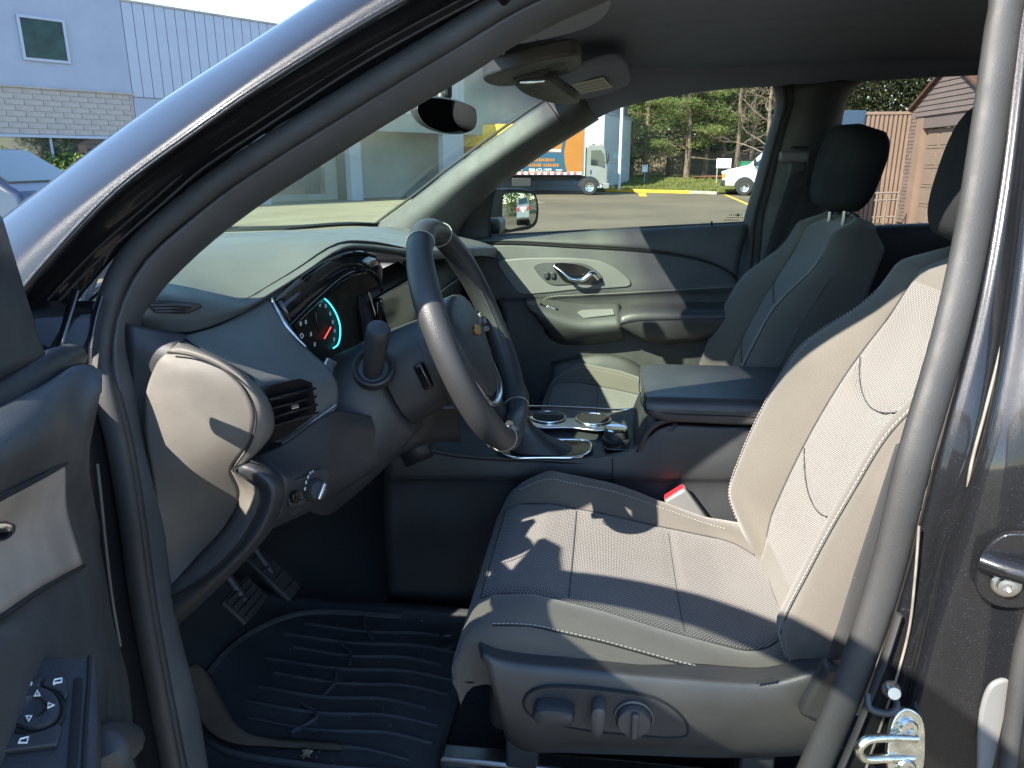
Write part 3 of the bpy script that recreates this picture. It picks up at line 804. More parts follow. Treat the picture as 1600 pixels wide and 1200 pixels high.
# blue grey wall block behind the truck's nose
gw = empty('metal_shed', G(930, 41)); tag(gw, 'plain blue grey metal shed standing behind the truck cab', 'shed')
gl_, gr2 = G(760, 42.5), G(966, 39.8); gdv = gr2 - gl_
rbox('wall', (gl_ + gr2) / 2 - gw.location + Vector((0, 3, 1.9)), (gdv.length, 6, 3.80), M['bluegrey'], gw, .02, basis((0, 0, 1), gdv))
gnn = Vector((gdv.y, -gdv.x, 0)).normalized()
nsp = 14; spm = None
for k in range(nsp):
    p = gl_ + gdv * ((k + .5) / nsp)
    c0 = (gl_ + gr2) / 2 + Vector((0, 3, 0)) + gnn * 3.0
    pos = c0 + gdv.normalized() * (gdv.length * ((k + .5) / nsp - .5)) - gw.location + Vector((0, 0, 1.88))
    if spm is None: o = rbox('wall_panel', (0, 0, 0), (gdv.length / nsp - .02, .03, 3.70), M['bluegrey'], gw, 0); spm = o.data
    else: o = bpy.data.objects.new('wall_panel', spm); COL.objects.link(o); o.parent = gw
    o.location = pos; o.rotation_euler = (0, 0, yawto(gdv))
rbox('roof_edge', (gl_ + gr2) / 2 - gw.location + Vector((0, 3, 3.85)), (gdv.length + .1, 6.12, .10), M['clad'], gw, .01, basis((0, 0, 1), gdv))
# white panel van, nose to the left
vf = G(1132, 36.0); vd = (G(1300, 34.6) - G(1132, 36.0)).normalized()
van = empty('panel_van', vf, yawto(vd)); tag(van, 'white panel van parked at the right of the grass bank', 'van')
vp = [(.05, .42), (0, .62), (.0, .95), (.10, 1.10), (.95, 1.30), (1.12, 1.34), (1.75, 1.98), (2.0, 2.06), (5.0, 2.10), (5.25, 1.9), (5.3, .5), (5.2, .42)]
vb = extrude_profile('body', vp, 1.96, M['vwhite'], van, tum=lambda z: .98 - max(0, z - 1.2) * .14, bevel=.05)
prism('side_window', [Vector((x, -(.985 - max(0, z - 1.2) * .14), z)) for x, z in ((1.28, 1.30), (1.85, 1.86), (2.45, 1.88), (2.45, 1.30))], (0, -.012, 0), M['vglass'], vb, 0)
prism('windshield', [Vector((x, y, z)) for x, z, y in ((1.16, 1.39, -.85), (1.68, 1.92, -.80), (1.68, 1.92, .80), (1.16, 1.39, .85))], (-.02, 0, .02), M['vglass'], vb, 0)
rbox('bumper', (.04, 0, .55), (.22, 2.0, .28), M['blackpl'], vb, .05); rbox('grille', (-.008, 0, .86), (.03, 1.7, .22), M['blackpl'], vb, .01)
for s in (-1, 1): rbox('indicator', (.05, s * .86, .86), (.16, .26, .20), M['amber'], vb, .02); rbox('headlamp', (.02, s * .80, 1.0), (.14, .32, .12), M['white'], vb, .02)
prism('wheel_arch', [Vector((.98 + .46 * math.cos(a), -.986, .36 + .46 * math.sin(a))) for a in [math.pi * k / 14 for k in range(15)]], (0, -.006, 0), M['blackpl'], vb, 0)
for x in (.98, 4.3):
    for s in (-1, 1): wheel_at(van, x, s * .90, .37, .23, 'satin')
rbox('side_mirror', (1.35, -1.12, 1.45), (.12, .22, .28), M['blackpl'], van, .04)
# generic car for the two parked ones
def parked_car(name, loc, yaw, mat, lab, prof, gh0, gh1, L):
    root = empty(name, loc, yaw); tag(root, lab, 'car')
    b = extrude_profile('body', prof, 1.8, M[mat], root, tum=lambda z: .90 - max(0, z - .95) * .30 - max(0, .4 - z) * .15, bevel=.07)
    ghp = gh1
    for s in (-1, 1):
        prism('side_window', [Vector((x, s * (.905 - max(0, z - .95) * .30), z)) for x, z in ghp], (0, s * .006, 0), M['vglass'], b, 0)
    for nm, (xa, za, xb_, zb_) in (('windshield', gh0[0]), ('rear_window', gh0[1])):
        w0_, w1_ = .72, .62
        dirv = Vector((zb_ - za, 0, -(xb_ - xa))); dirv = dirv if dirv.z > 0 else -dirv; dirv = dirv.normalized() * .02
        prism(nm, [Vector((xa, -w0_, za)), Vector((xa, w0_, za)), Vector((xb_, w1_, zb_)), Vector((xb_, -w1_, zb_))], dirv, M['vglass'], b, 0)
    for x in (L * .19, L * .79):
        for s in (-1, 1): wheel_at(root, x, s * .80, .33, .22)
    for s in (-1, 1):
        rbox('tail_lamp', (L - .04, s * .66, .88), (.14, .34, .20), M['redlamp'], b, .03)
        rbox('headlamp', (.10, s * .66, .72), (.2, .34, .14), M['white'], b, .03)
    rbox('number_plate', (L + .015, 0, .80), (.02, .32, .16), M['label'], b, .003)
    return root
sed = [(.0, .35), (-.02, .55), (.05, .75), (.5, .86), (1.25, .95), (2.0, 1.40), (2.5, 1.46), (3.2, 1.44), (3.95, 1.08), (4.55, 1.04), (4.65, .9), (4.66, .4), (4.4, .28), (.3, .25)]
parked_car('sedan', (13.4, 10.2, 0), R(-146), 'silver', 'silver sedan mirrored in the far door mirror, red tail lamps', sed, [(1.32, 1.0, 1.98, 1.39), (3.90, 1.10, 3.25, 1.42)], [(1.45, .98), (2.05, 1.36), (3.15, 1.38), (3.75, 1.06), (3.7, .98)], 4.66)
suvp = [(.0, .40), (-.03, .65), (.06, .88), (.75, 1.00), (1.15, 1.06), (1.85, 1.52), (2.3, 1.60), (3.6, 1.58), (4.25, 1.15), (4.42, 1.05), (4.45, .5), (4.3, .32), (.3, .3)]
pc = G(-455, 9.8)
parked_car('parked_suv', (pc.x, pc.y, 0), R(7), 'bluepaint', 'dark blue car parked in front of the shop windows at the left edge', suvp, [(1.20, 1.10, 1.83, 1.50), (4.20, 1.18, 3.64, 1.55)], [(1.40, 1.06), (1.95, 1.46), (3.5, 1.47), (3.95, 1.14), (3.9, 1.06)], 4.45)
# small things by the grass
def post_sign(name, x, d, z0, zc_, w, h, lab, rows_, two):
    c = G(x, d, zc_); nn = (Vector((CAM.x, CAM.y, zc_)) - c).normalized(); root = empty(name, G(x, d, z0)); tag(root, lab, 'sign')
    ex = nn.cross(Vector((0, 0, 1))).normalized() * -1; lc = root.location
    rbox('board', c - lc, (w, .03, h), M['white'], root, .005, basis((0, 0, 1), ex))
    for s in ((-.42, .42) if two else (0,)): rbox('post', G(x, d, (z0 + zc_) / 2) - nn * .04 - lc + ex * (s * w), (.06, .06, zc_ - z0 + h * .6), M['kerb'], root, .01, basis((0, 0, 1), ex))
    bx = []
    for k in range(rows_):
        z = h * (.32 - .62 * k / max(1, rows_ - 1))
        for q in range(5): bx.append((c - lc + nn * .02 + Vector((0, 0, z)) + ex * (w * (-.34 + .17 * q)), (w * (.09 + .05 * ((q * 3 + k) % 2)), .004, h * .10), basis((0, 0, 1), ex)))
    join_boxes('lettering', bx, M['greenbin'], root); return root
post_sign('notice_board', 1131, 42.5, .45, 1.40, .78, .50, 'white notice board on two posts left of the van', 3, True)
post_sign('small_sign', 1008, 43.5, .3, 1.12, .30, .38, 'small blank white sign on a single post by the grass', 1, False)
fpole = tube('tall_pole', [G(968.5, 39.0, .1), G(968.5, 39.0, 9)], .075, M['vwhite'], None, res=10, smooth_path=False); tag(fpole, 'tall thin white pole beside the blue grey shed', 'pole')
gd = empty('waste_container', G(1172, 43.5, .45)); tag(gd, 'green waste container behind the van windshield', 'waste container')
rbox('bin_body', (0, 0, .5), (1.0, .9, 1.0), M['greenbin'], gd, .03, taper=1.08); rbox('lid', (0, 0, 1.03), (1.10, 1.0, .06), M['greenbin'], gd, .02); rbox('sleeve', (.54, 0, .6), (.1, .9, .15), M['greenbin'], gd, .01)

# ---- garage and sheet fence seen through the rear window
gcorn = G(1415, 18.5); gw_ = (HD + _r * (100 / FH)).normalized()      # facade runs from near right to far left
fdv = -gw_                                                              # towards us
fnn = Vector((-gw_.y, gw_.x, 0));
if fnn.x > 0: fnn = -fnn
gar = empty('garage', gcorn + fdv * 1.7); tag(gar, 'small clapboard gable garage with beige panel door and brick corner', 'garage')
def GP(t, z, off=0): return gcorn + fdv * t + fnn * off + Vector((0, 0, z)) - gar.location
GM = basis((0, 0, 1), fdv)
def gbox(name, t0, t1, z0, z1, o0, o1, mat, parent=gar, bevel=0): return rbox(name, GP((t0 + t1) / 2, (z0 + z1) / 2, (o0 + o1) / 2), (t1 - t0, abs(o1 - o0), z1 - z0), mat, parent, bevel, GM)
GWd = 3.5
gbox('wall', .28, .62, 0, 2.55, -.2, 0, M['sidetan']); gbox('wall', 3.1, GWd, 0, 2.55, -.2, 0, M['sidetan']); gbox('lintel', .62, 3.1, 2.16, 2.55, -.2, -.01, M['siding'])
# gable boards, one by one
zp0, zpk = 2.42, 3.42; nb_ = 9
for k in range(nb_):
    z0 = zp0 + (zpk - zp0) * k / nb_; z1 = zp0 + (zpk - zp0) * (k + 1) / nb_
    hwz = lambda z: (GWd / 2 + .18) * (1 - max(0, z - 2.55) / (zpk - 2.52))
    if hwz(z1) < .05: 
        a_, b_ = hwz(z0), .01
    else: a_, b_ = hwz(z0), hwz(z1)
    cx_ = GWd / 2
    pts = [GP(cx_ - a_, z0, .0), GP(cx_ + a_, z0, .0), GP(cx_ + b_, z1, -.02), GP(cx_ - b_, z1, -.02)]
    prism('clapboard', pts, fnn * .03, M['siding'], gar, .003)
# door of stacked panels
for k in range(5):
    pnl = gbox('door_panel', .66, 3.06, .02 + k * .425, .02 + k * .425 + .415, -.16, -.12, M['garagedoor'], gar, .008)
    for q in range(4): gbox('raised_field', .78 + q * .58, .78 + q * .58 + .46, .09 + k * .425, .36 + k * .425, -.12, -.108, M['garagedoor'], pnl, .006)
rbox('door_handle', GP(1.7, 1.0, -.10), (.05, .03, .2), M['blackpl'], gar, .005, GM)
for k in range(31):
    z = .04 + k * .081
    rbox('brick', GP(.14, z + .035, -.05 + (.006 if k % 2 else 0)), (.26 if k % 2 else .23, .14, .070), M['brickg'], gar, 0, GM)
# roof slabs
rp = GP(GWd / 2, zpk + .03, .12)
for s in (-1, 1):
    e0 = GP(GWd / 2 + s * (GWd / 2 + .25), 2.44, .12)
    prism('roof_slope', [rp, e0, e0 - fnn * 7, rp - fnn * 7], (0, 0, .06), M['shingle'], gar, 0)
# taller brown roof behind
rf = empty('house', G(1560, 24)); tag(rf, 'house with brown shingle roof rising behind the garage', 'house')
h0, h1 = G(1440, 25.5) - rf.location, G(1720, 21.5) - rf.location
hb = (h1 - h0); bk_ = Vector((-hb.y, hb.x, 0)).normalized(); bk_ = bk_ if bk_.dot(HD) > 0 else -bk_
rbox('wall', (h0 + h1) / 2 + bk_ * 3 + Vector((0, 0, 1.5)), (hb.length, 5.6, 3.0), M['siding'], rf, .01, basis((0, 0, 1), hb))
prism('roof_slope', [h0 + Vector((0, 0, 2.95)), h1 + Vector((0, 0, 2.95)), h1 + bk_ * 3.2 + Vector((0, 0, 5.2)), h0 + bk_ * 3.2 + Vector((0, 0, 5.2))], (0, 0, .12), M['shingle'], rf, 0)
prism('roof_slope', [h0 + bk_ * 6.4 + Vector((0, 0, 2.95)), h1 + bk_ * 6.4 + Vector((0, 0, 2.95)), h1 + bk_ * 3.2 + Vector((0, 0, 5.2)), h0 + bk_ * 3.2 + Vector((0, 0, 5.2))], (0, 0, .12), M['shingle'], rf, 0)
# sheet fence of ribbed panels
sf = empty('panel_fence', G(1370, 18.4)); tag(sf, 'tan ribbed panel fence joining the garage corner', 'fence')
s0, s1 = G(1262, 18.9), gcorn - fdv * .02; sd_ = s1 - s0; ns = 22; sme = None
for k in range(ns):
    p = s0 + sd_ * ((k + .5) / ns) - sf.location
    if sme is None: o = rbox('fence_panel', (0, 0, 0), (sd_.length / ns * .66, .05, 2.50), M['sidetan'], sf, 0); sme = o.data
    else: o = bpy.data.objects.new('fence_panel', sme); COL.objects.link(o); o.parent = sf
    o.location = p + Vector((0, 0, 1.25)); o.rotation_euler = (0, 0, yawto(sd_))
rbox('backing', (s0 + s1) / 2 - sf.location + Vector((0, .045, 1.24)), (sd_.length, .03, 2.48), M['sidetan'], sf, 0, basis((0, 0, 1), sd_))
rbox('top_rail', (s0 + s1) / 2 - sf.location + Vector((0, .02, 2.53)), (sd_.length + .05, .13, .07), M['sidetan'], sf, .01, basis((0, 0, 1), sd_))
# blue steel locker in front of the fence
lk = empty('steel_locker', G(1317, 18.0)); tag(lk, 'blue steel locker standing against the tan fence', 'locker')
rbox('cabinet', (0, 0, 1.27), (.62, .5, 2.54), M['bluebin'], lk, .02); rbox('door_leaf', (.0, -.26, 1.27), (.54, .02, 2.3), M['bluebin'], lk, .005); rbox('handle', (.2, -.28, 1.3), (.03, .03, .2), M['steel'], lk, .005)
# pipe hand rack leaning by the garage
hr = empty('pipe_rack', G(1393, 17.6)); tag(hr, 'grey pipe rack standing before the garage corner', 'rack')
for x in (-.22, .0, .24): tube('upright', [Vector((x, 0, 0)), Vector((x + .02, .04, .78))], .022, M['kerb'], hr, res=8, smooth_path=False)
for z in (.74, .58, .2): tube('crossbar', [Vector((-.26, .03, z)), Vector((.28, .03, z + .02))], .02, M['kerb'], hr, res=8, smooth_path=False)
# dark hedge tree above the fence
for k, x in enumerate((1330, 1365, 1402, 1440)):
    c = G(x, 25 + k % 2, 3.0)
    o = shrubmass('evergreen_tree', [(Vector((0, 0, 0)), 1.3), (Vector((.2, .3, 1.1)), 1.2), (Vector((-.2, .2, -1.2)), 1.2)], 1, 260, 'darkleaf', ['dark evergreen over the tan fence, farthest left', 'dark evergreen over the tan fence, second from left', 'dark evergreen over the tan fence, nearest the gable slope', 'dark evergreen showing behind the gable peak'][k], 'tree', .13, .08, None, 500 + k, 'evergreens above the tan fence'); o.location = c
# ================================================================ the car: shell, roof, pillars, glass
car = empty('suv', (0.3, 0, 0.0))
tag(car, 'black SUV with its driver door open, cloth seats and dark cabin in view', 'suv')
CARLOC = Vector((0.3, 0, 0))
def own(o):                                      # keep world-space meshes in place under the car's empty
    o.location = -CARLOC
    return o
def P_(o): o.parent = car; own(o); return o
car_parts = []
def part(o):
    P_(o); car_parts.append(o); return o

# ---- windshield: header at the roof, base sunk behind the dash
def ws_pt(t, y):
    q = (y / .66) ** 2
    xh, zh = -.215 + .12 * q, 1.600 - .050 * q
    xb, zb = -1.02 + .27 * q, 1.115 + .02 * q
    p = Vector((xh + (xb - xh) * t, y * (1 + .10 * t), zh + (zb - zh) * t))
    p.z += .030 * math.sin(math.pi * t)
    return p
NR, NC = 24, 30
wv, wf, wu = [], grid_faces(NR + 1, NC + 1), []
for i in range(NR + 1):
    for j in range(NC + 1):
        wv.append(ws_pt(i / NR, -.63 + 1.26 * j / NC)); wu.append((j / NC, i / NR))
windshield = part(raw('windshield', wv, wf, M['ws'], None, sharp=180, uvs=wu))
# black ceramic border on the glass
fr = []
edge = [ws_pt(0.0, -.62 + 1.24 * k / 24) for k in range(25)] + [ws_pt(k / 20, .62) for k in range(1, 21)] + [ws_pt(1.0, .62 - 1.24 * k / 24) for k in range(1, 25)] + [ws_pt(1 - k / 20, -.62) for k in range(1, 20)]
tube('frit_band', edge, .013, M['gloss'], windshield, res=6, n=1, closed=True, flat=.18, smooth_path=False, nref=(-.5, 0, .85))
# wiper arm lying at the foot of the glass
tube('wiper_arm', [ws_pt(.97, -.40) + Vector((-.02, 0, .03)), ws_pt(.95, 0.0) + Vector((-.02, 0, .03)), ws_pt(.90, .35) + Vector((-.01, 0, .025))], .007, M['pl_black'], windshield, res=6)

# ---- roof lining and outer roof
def roofz(x, y):
    q = abs(y) / .60
    return 1.668 - .030 * (max(0, -x - .0) / .2) ** 1.2 - .045 * q ** 3 + (.01 if x > .3 else 0) - .015 * max(0, x - .6)
rows = []
for x in (-.21, -.10, .05, .30, .60, .95, 1.35):
    row = []
    for k in range(13):
        y = -.60 + 1.20 * k / 12
        xx = x + (.105 * (y / .6) ** 2 if x < -.15 else .05 * (y / .6) ** 2 if x < 0 else 0)
        row.append(Vector((xx, y, roofz(xx, y) if x > -.15 else 1.606 - .045 * (y / .6) ** 2)))
    rows.append(row)
headliner = part(patch('headliner', rows, M['liner'], None, thick=.012, nu=30, nv=4, toward=(0.3, 0, 1.0)))
rows2 = [[p + Vector((-.02 if i == 0 else 0, 0, .045 + .012 * (1 - abs(p.y) / .6))) for p in r] for i, r in enumerate(rows)]
for r in rows2:
    r[0] = r[0] + Vector((0, -.06, -.035)); r[-1] = r[-1] + Vector((0, .06, -.035))
roof = part(patch('roof_panel', rows2, M['paint'], None, thick=.01, nu=30, nv=4, toward=(0, 0, 5)))

# ---- far (passenger) side upper trim: rail over the doors, A pillar, B pillar
E1 = [(560, 378), (590, 352), (640, 315), (700, 268), (760, 224), (820, 181), (866, 150), (905, 122)]
E2 = [(700, 395), (716, 352), (740, 322), (775, 288), (815, 258), (850, 234), (892, 208), (930, 184)]
mid = [((a[0] + b[0]) / 2, (a[1] + b[1]) / 2) for a, b in zip(E1, E2)]
pa = part(patch('pillar_trim', [[AP(x, y, -.115) for x, y in E1], [AP(x - 4, y + 2, -.150) for x, y in mid], [AP(x, y, -.085) for x, y in E2], [AP(x + 6, y + 3, .03) for x, y in E2]], M['pl_pillar'], None, thick=.012, nu=30, nv=6))
tube('trim_seam', [AP(851, 154, -.121), AP(870, 180, -.157), AP(889, 207, -.095)], .0016, M['seam'], pa, res=5)
# black glass edge running down beside the pillar
tube('glass_edge', [AP(x - 3, y - 3, -.105) for x, y in E1], .004, M['rubber'], pa, res=6)
# rail between windshield header and the top of the side glass
top = [(866, 150), (905, 130), (960, 112), (1040, 98), (1140, 88), (1240, 82), (1360, 76), (1480, 70), (1620, 64)]
bot = [(892, 208), (925, 188), (962, 170), (1050, 149), (1150, 137), (1215, 134), (1330, 128), (1440, 121), (1620, 112)]
midr = [((a[0] + b[0]) / 2, (a[1] + b[1]) / 2 + 4) for a, b in zip(top, bot)]
rail = part(patch('roof_rail_trim', [[A(x, y - 40, .50) for x, y in top], [A(x, y, .535) for x, y in top], [AP(x, y, -.065) for x, y in midr], [AP(x, y, -.045) for x, y in bot], [AP(x, y - 5, .03) for x, y in bot]], M['liner'], None, thick=.012, nu=40, nv=5))
# B pillar trim
bl = [(1210, 136), (1216, 160), (1206, 200), (1192, 250), (1178, 300), (1164, 352), (1158, 420), (1140, 520), (1120, 640)]
br = [(1345, 128), (1326, 142), (1314, 175), (1308, 215), (1302, 260), (1296, 310), (1290, 360), (1282, 440), (1270, 640)]
lp = lambda t: [(a[0] * (1 - t) + b[0] * t, a[1] * (1 - t) + b[1] * t) for a, b in zip(bl, br)]
bp = part(patch('pillar_trim', [[AP(x - 4, y, .03) for x, y in bl], [AP(x, y, -.02) for x, y in bl], [AP(x, y, -.055) for x, y in lp(.18)], [AP(x, y, -.085) for x, y in lp(.5)], [AP(x, y, -.06) for x, y in lp(.85)], [AP(x, y, -.02) for x, y in br], [AP(x + 5, y, .03) for x, y in br]], M['pl_pillar'], None, thick=.012, nu=40, nv=4))
for k in (.10, .19):
    tube('seal_ridge', [AP(x, y, -.055 - .02 * k) for x, y in lp(k)][:-1], .006, M['rubber'], bp, res=6)
# belt height adjuster and webbing
rbox('belt_guide', AP(1246, 262, -.105), (.05, .02, .11), M['pl_black'], bp, .01, seg=3)
rbox('belt_slider', AP(1240, 245, -.118), (.075, .018, .03), M['pl_grey'], bp, .008)
def ribbon(name, pts, w, mat, parent, wdir, t=.0015):
    q = cr(pts, 8); vv = []
    for p in q: vv += [p - Vector(wdir) * w / 2, p + Vector(wdir) * w / 2]
    fs = [(2 * i, 2 * i + 1, 2 * i + 3, 2 * i + 2) for i in range(len(q) - 1)]
    uv = []; L = 0
    for i, p in enumerate(q):
        if i: L += (p - q[i - 1]).length
        uv += [(0, L), (w, L)]
    return solid(raw(name, vv, fs, mat, parent, uvs=uv, sharp=180), t, 0)
ribbon('seat_belt', [AP(1248, 268, -.125), AP(1228, 330, -.14), AP(1205, 400, -.13), AP(1178, 480, -.11), AP(1150, 580, -.09)], .046, M['belt'], bp, (.95, .0, .25))
# front passenger window glass and the rear one
def glass_plate(name, px, off, mat, inset=0):
    pts = [AP(x, y, off) for x, y in px]
    return prism(name, pts, (0, .004, 0), mat, None, 0, 0)
fw_out = [(690, 380), (740, 318), (775, 284), (830, 245), (892, 205), (960, 168), (1050, 147), (1150, 135), (1200, 132), (1216, 148), (1206, 205), (1185, 280), (1163, 358), (1000, 366), (850, 374)]
g1 = raw('door_glass', [AP(x, y, .012) for x, y in fw_out], [tuple(range(len(fw_out)))], M['sideglass'], None, smooth=False); part(g1)
rw_out = [(1284, 352), (1300, 260), (1312, 180), (1326, 140), (1345, 126), (1440, 118), (1640, 106), (1640, 352), (1480, 350)]
g2 = raw('rear_door_glass', [AP(x, y, .012) for x, y in rw_out], [tuple(range(len(rw_out)))], M['privglass'], None, smooth=False); part(g2)
# etched maker's mark in the glass corner: rows of fine print
bx = []
for r_, (y, x0, n) in enumerate(((336, 1140, 7), (340, 1136, 9), (344, 1132, 8), (348, 1138, 6))):
    for k in range(n):
        bx.append((AP(x0 + k * 3.0, y, .009), (.0032, .0006, .0028), None))
bx.append((AP(1153, 336, .009), (.007, .0006, .007), None))
join_boxes('glass_print', bx, M['print'], g1)
bx = []
for y, x0, n in ((322, 1300, 8), (328, 1302, 6), (334, 1306, 5)):
    for k in range(n): bx.append((AP(x0 + k * 3.0, y, .009), (.0035, .0006, .003), None))
join_boxes('glass_print', bx, M['print'], g2)

# ---- near side: painted A pillar, flange, weather strip, B pillar
R0 = [(-150, 455), (-40, 372), (57, 300), (212, 185), (300, 126), (400, 62), (495, 0), (640, -95), (800, -185), (1000, -260), (1250, -300), (1480, -300)]
R1 = [(-130, 560), (-30, 455), (70, 362), (235, 236), (325, 170), (430, 96), (560, 10), (700, -70), (860, -150), (1050, -215), (1280, -255), (1490, -255)]
R2 = [(-110, 600), (10, 490), (60, 430), (183, 300), (300, 212), (400, 142), (637, -2), (760, -62), (900, -115), (1080, -160), (1290, -190), (1500, -190)]
R3 = [(-40, 610), (40, 505), (95, 440), (225, 322), (330, 240), (440, 166), (690, 12), (800, -40), (930, -85), (1100, -125), (1300, -150), (1510, -150)]
R4 = [(20, 660), (75, 540), (125, 465), (255, 325), (360, 245), (470, 175), (735, 20), (840, -25), (960, -65), (1115, -100), (1310, -122), (1520, -122)]
def arow(rr, off): return [AS(x, y, off) for x, y in rr]
apill = part(patch('body_pillar', [[p + Vector((.035, .075, -.03)) for p in arow(R0, -.03)], [p + Vector((.012, .022, -.006)) for p in arow(R0, -.022)], arow(R0, -.016), arow(R1, -.088), arow(R2, -.088)], M['paint'], None, thick=.006, nu=50, nv=7))
P_(apill)
flange = part(patch('door_flange', [arow(R2, -.087), arow([(a[0] + 6, a[1] + 4) for a in R2], -.045), arow(R3, -.014), arow(R4, .004)], M['paint'], None, thick=.006, nu=50, nv=6))
for dd, nm in ((0, 'seam'), (13, 'seam')):
    tube('pinch_seam', [AS(x + dd, y + dd * .55, -.014) for x, y in [(30, 515), (57, 487), (143, 397), (253, 300), (300, 259), (400, 192), (550, 94), (719, 0), (830, -55)]], .0016, M['rubber'], flange, res=6)
# weather strip, one bulb all round the opening, with its flat carrier
SL = [(285, 1290), (268, 1200), (250, 1108), (221, 950), (198, 780), (180, 680), (162, 610), (154, 560), (166, 480), (203, 402), (317, 300), (400, 243), (560, 143), (700, 58), (805, -6), (900, -45), (1020, -80), (1180, -100), (1340, -108), (1470, -100), (1550, -60), (1573, -10), (1566, 50), (1548, 180), (1518, 370), (1485, 520), (1430, 712), (1384, 900), (1335, 1050), (1272, 1200), (1225, 1300)]
strip = part(tube('weather_strip', [AS(x, y, .000) for x, y in SL], [.0135 if i < 19 else .0175 for i in range(len(SL))], M['rubber'], None, res=14, n=6, nref=(0, 1, 0), flat=.65))
tube('lip', [AS(x + (8 if i > 18 else 10 if i > 6 else 16), y + (0 if i > 20 else 4), .010) for i, (x, y) in enumerate(SL)], .0075, M['rubber'], strip, res=10, n=6)
SLI = [(330, 1290), (315, 1200), (300, 1108), (262, 950), (240, 780), (222, 690), (207, 590), (202, 510), (213, 497), (235, 458), (267, 423), (323, 371), (400, 312), (480, 260), (600, 184), (728, 108), (810, 55), (880, 20), (960, -15)]
SLm = [(292, 1290), (276, 1200), (258, 1108), (230, 950), (206, 780), (190, 680), (176, 605), (170, 545), (182, 480), (220, 410), (290, 345), (345, 300), (440, 236), (520, 186), (640, 112), (735, 55), (810, 10), (880, -22), (960, -50)]
mids = [((a[0] + b[0]) / 2, (a[1] + b[1]) / 2) for a, b in zip(SLm, SLI)]
atrim = part(patch('pillar_trim', [[AS(x, y, .012) for x, y in SLm], [AS(x, y, .030) for x, y in mids], [AS(x, y, .062) for x, y in SLI], [AS(x - 22, y - 16, .078) for x, y in SLI]], M['pl_pillar'], None, thick=.008, nu=50, nv=5))
tube('trim_seam', [AS(x * .6 + X2 * .4, y * .6 + Y2 * .4, .028) for (x, y), (X2, Y2) in zip(SLm[9:17], SLI[9:17])], .0012, M['seam'], atrim, res=5)
# outer hinge pillar below the A pillar: glossy black door jamb with folded seams
jl = [(20, 470), (45, 540), (60, 640), (90, 780), (120, 920), (160, 1060), (200, 1200), (220, 1300)]
jr = [(150, 470), (150, 540), (160, 640), (185, 780), (206, 920), (232, 1060), (258, 1200), (270, 1300)]
jm = [((a[0] + b[0]) / 2, (a[1] + b[1]) / 2) for a, b in zip(jl, jr)]
jamb = part(patch('door_jamb', [[AS(x - 40, y, -.10 if y > 600 else -.05) for x, y in jl], [AS(x, y, -.085 if y > 600 else -.045) for x, y in jl], [AS(x, y, -.035 if y > 600 else -.02) for x, y in jm], [AS(x, y, .004) for x, y in jr]], M['paint'], None, thick=.006, nu=30, nv=6))
tube('pinch_seam', [AS(x, y, -.035) for x, y in ((118, 452), (104, 500), (92, 545), (84, 590))], .006, M['paint'], jamb, res=8, flat=.25, nref=(.3, 1, 0))
tube('pinch_seam', [AS(x, y, -.020) for x, y in ((158, 462), (148, 500), (141, 545), (140, 575))], .0035, M['paint'], jamb, res=8, flat=.3, nref=(.3, 1, 0))
tube('pinch_seam', [AS(x, y, -.030) for x, y in ((152, 725), (158, 780), (166, 860), (176, 940), (188, 1010))], .0018, M['pl_end'], jamb, res=8)  # tan strip stands for a sunlit slit, its light put into the colour

# B pillar outer skin (door closing face), folded in several steps
def brow(xs, off): return [AS(x, y, o) for (x, y), o in zip(xs, off)]
by = [-60, 100, 300, 500, 700, 850, 1000, 1120, 1260]
b0 = [1596, 1582, 1558, 1522, 1470, 1432, 1388, 1350, 1290]
cols_ = [([x - 6 for x in b0], .012), ([x + 2 for x in b0], -.004), ([x + 20 for x in b0], -.010), ([1625, 1610, 1590, 1562, 1520, 1470, 1432, 1400, 1350], -.022), ([1640, 1626, 1606, 1580, 1540, 1502, 1455, 1424, 1378], -.040), ([1700, 1690, 1668, 1620, 1580, 1550, 1528, 1505, 1470], -.050), ([1760, 1745, 1720, 1690, 1660, 1640, 1620, 1600, 1570], -.072), ([1900, 1890, 1870, 1850, 1830, 1810, 1800, 1790, 1780], -.078)]
bpo = part(patch('body_pillar', [[AS(x, y, o) for x, y in zip(xs, by)] for xs, o in cols_], M['paint'], None, thick=.006, nu=40, nv=6))
bpo['label'] = 'dusty black painted pillar beside the seat with latch striker and hinge'
tube('pinch_seam', [AS(x, y, -.030) for x, y in ((1600, 380), (1570, 520), (1540, 640), (1515, 740), (1509, 820), (1502, 930), (1490, 1040), (1478, 1110), (1452, 1220))], .0016, M['sealer'], bpo, res=8)  # seam edge, its caught light painted in tan
tube('pinch_seam', [AS(x, y, -.018) for x, y in ((1436, 822), (1430, 900), (1420, 985), (1396, 1075), (1350, 1210))], .0014, M['sealer'], bpo, res=8)
tube('pinch_seam', [AS(x, y, -.014) for x, y in ((1405, 960), (1386, 1020), (1352, 1110), (1310, 1210))], .0060, M['rubber'], bpo, res=8, flat=.5)
# weld-nut hook above the striker
hk = AS(1377, 1090, -.05)
tube('hook', [hk + Vector((-.014, 0, .004)), hk + Vector((-.013, -.008, -.007)), hk + Vector((.004, -.011, -.009)), hk + Vector((.013, -.007, -.004)), hk + Vector((.012, .004, .005))], .0036, M['pl_black'], bpo, res=8, n=5)
lathe('bolt', [(.001, .012), (.006, .012), (.008, .008), (.009, 0), (.004, -.01)], hk + Vector((.006, -.004, .014)), (-.1, -1, .3), M['steel'], bpo, res=12)
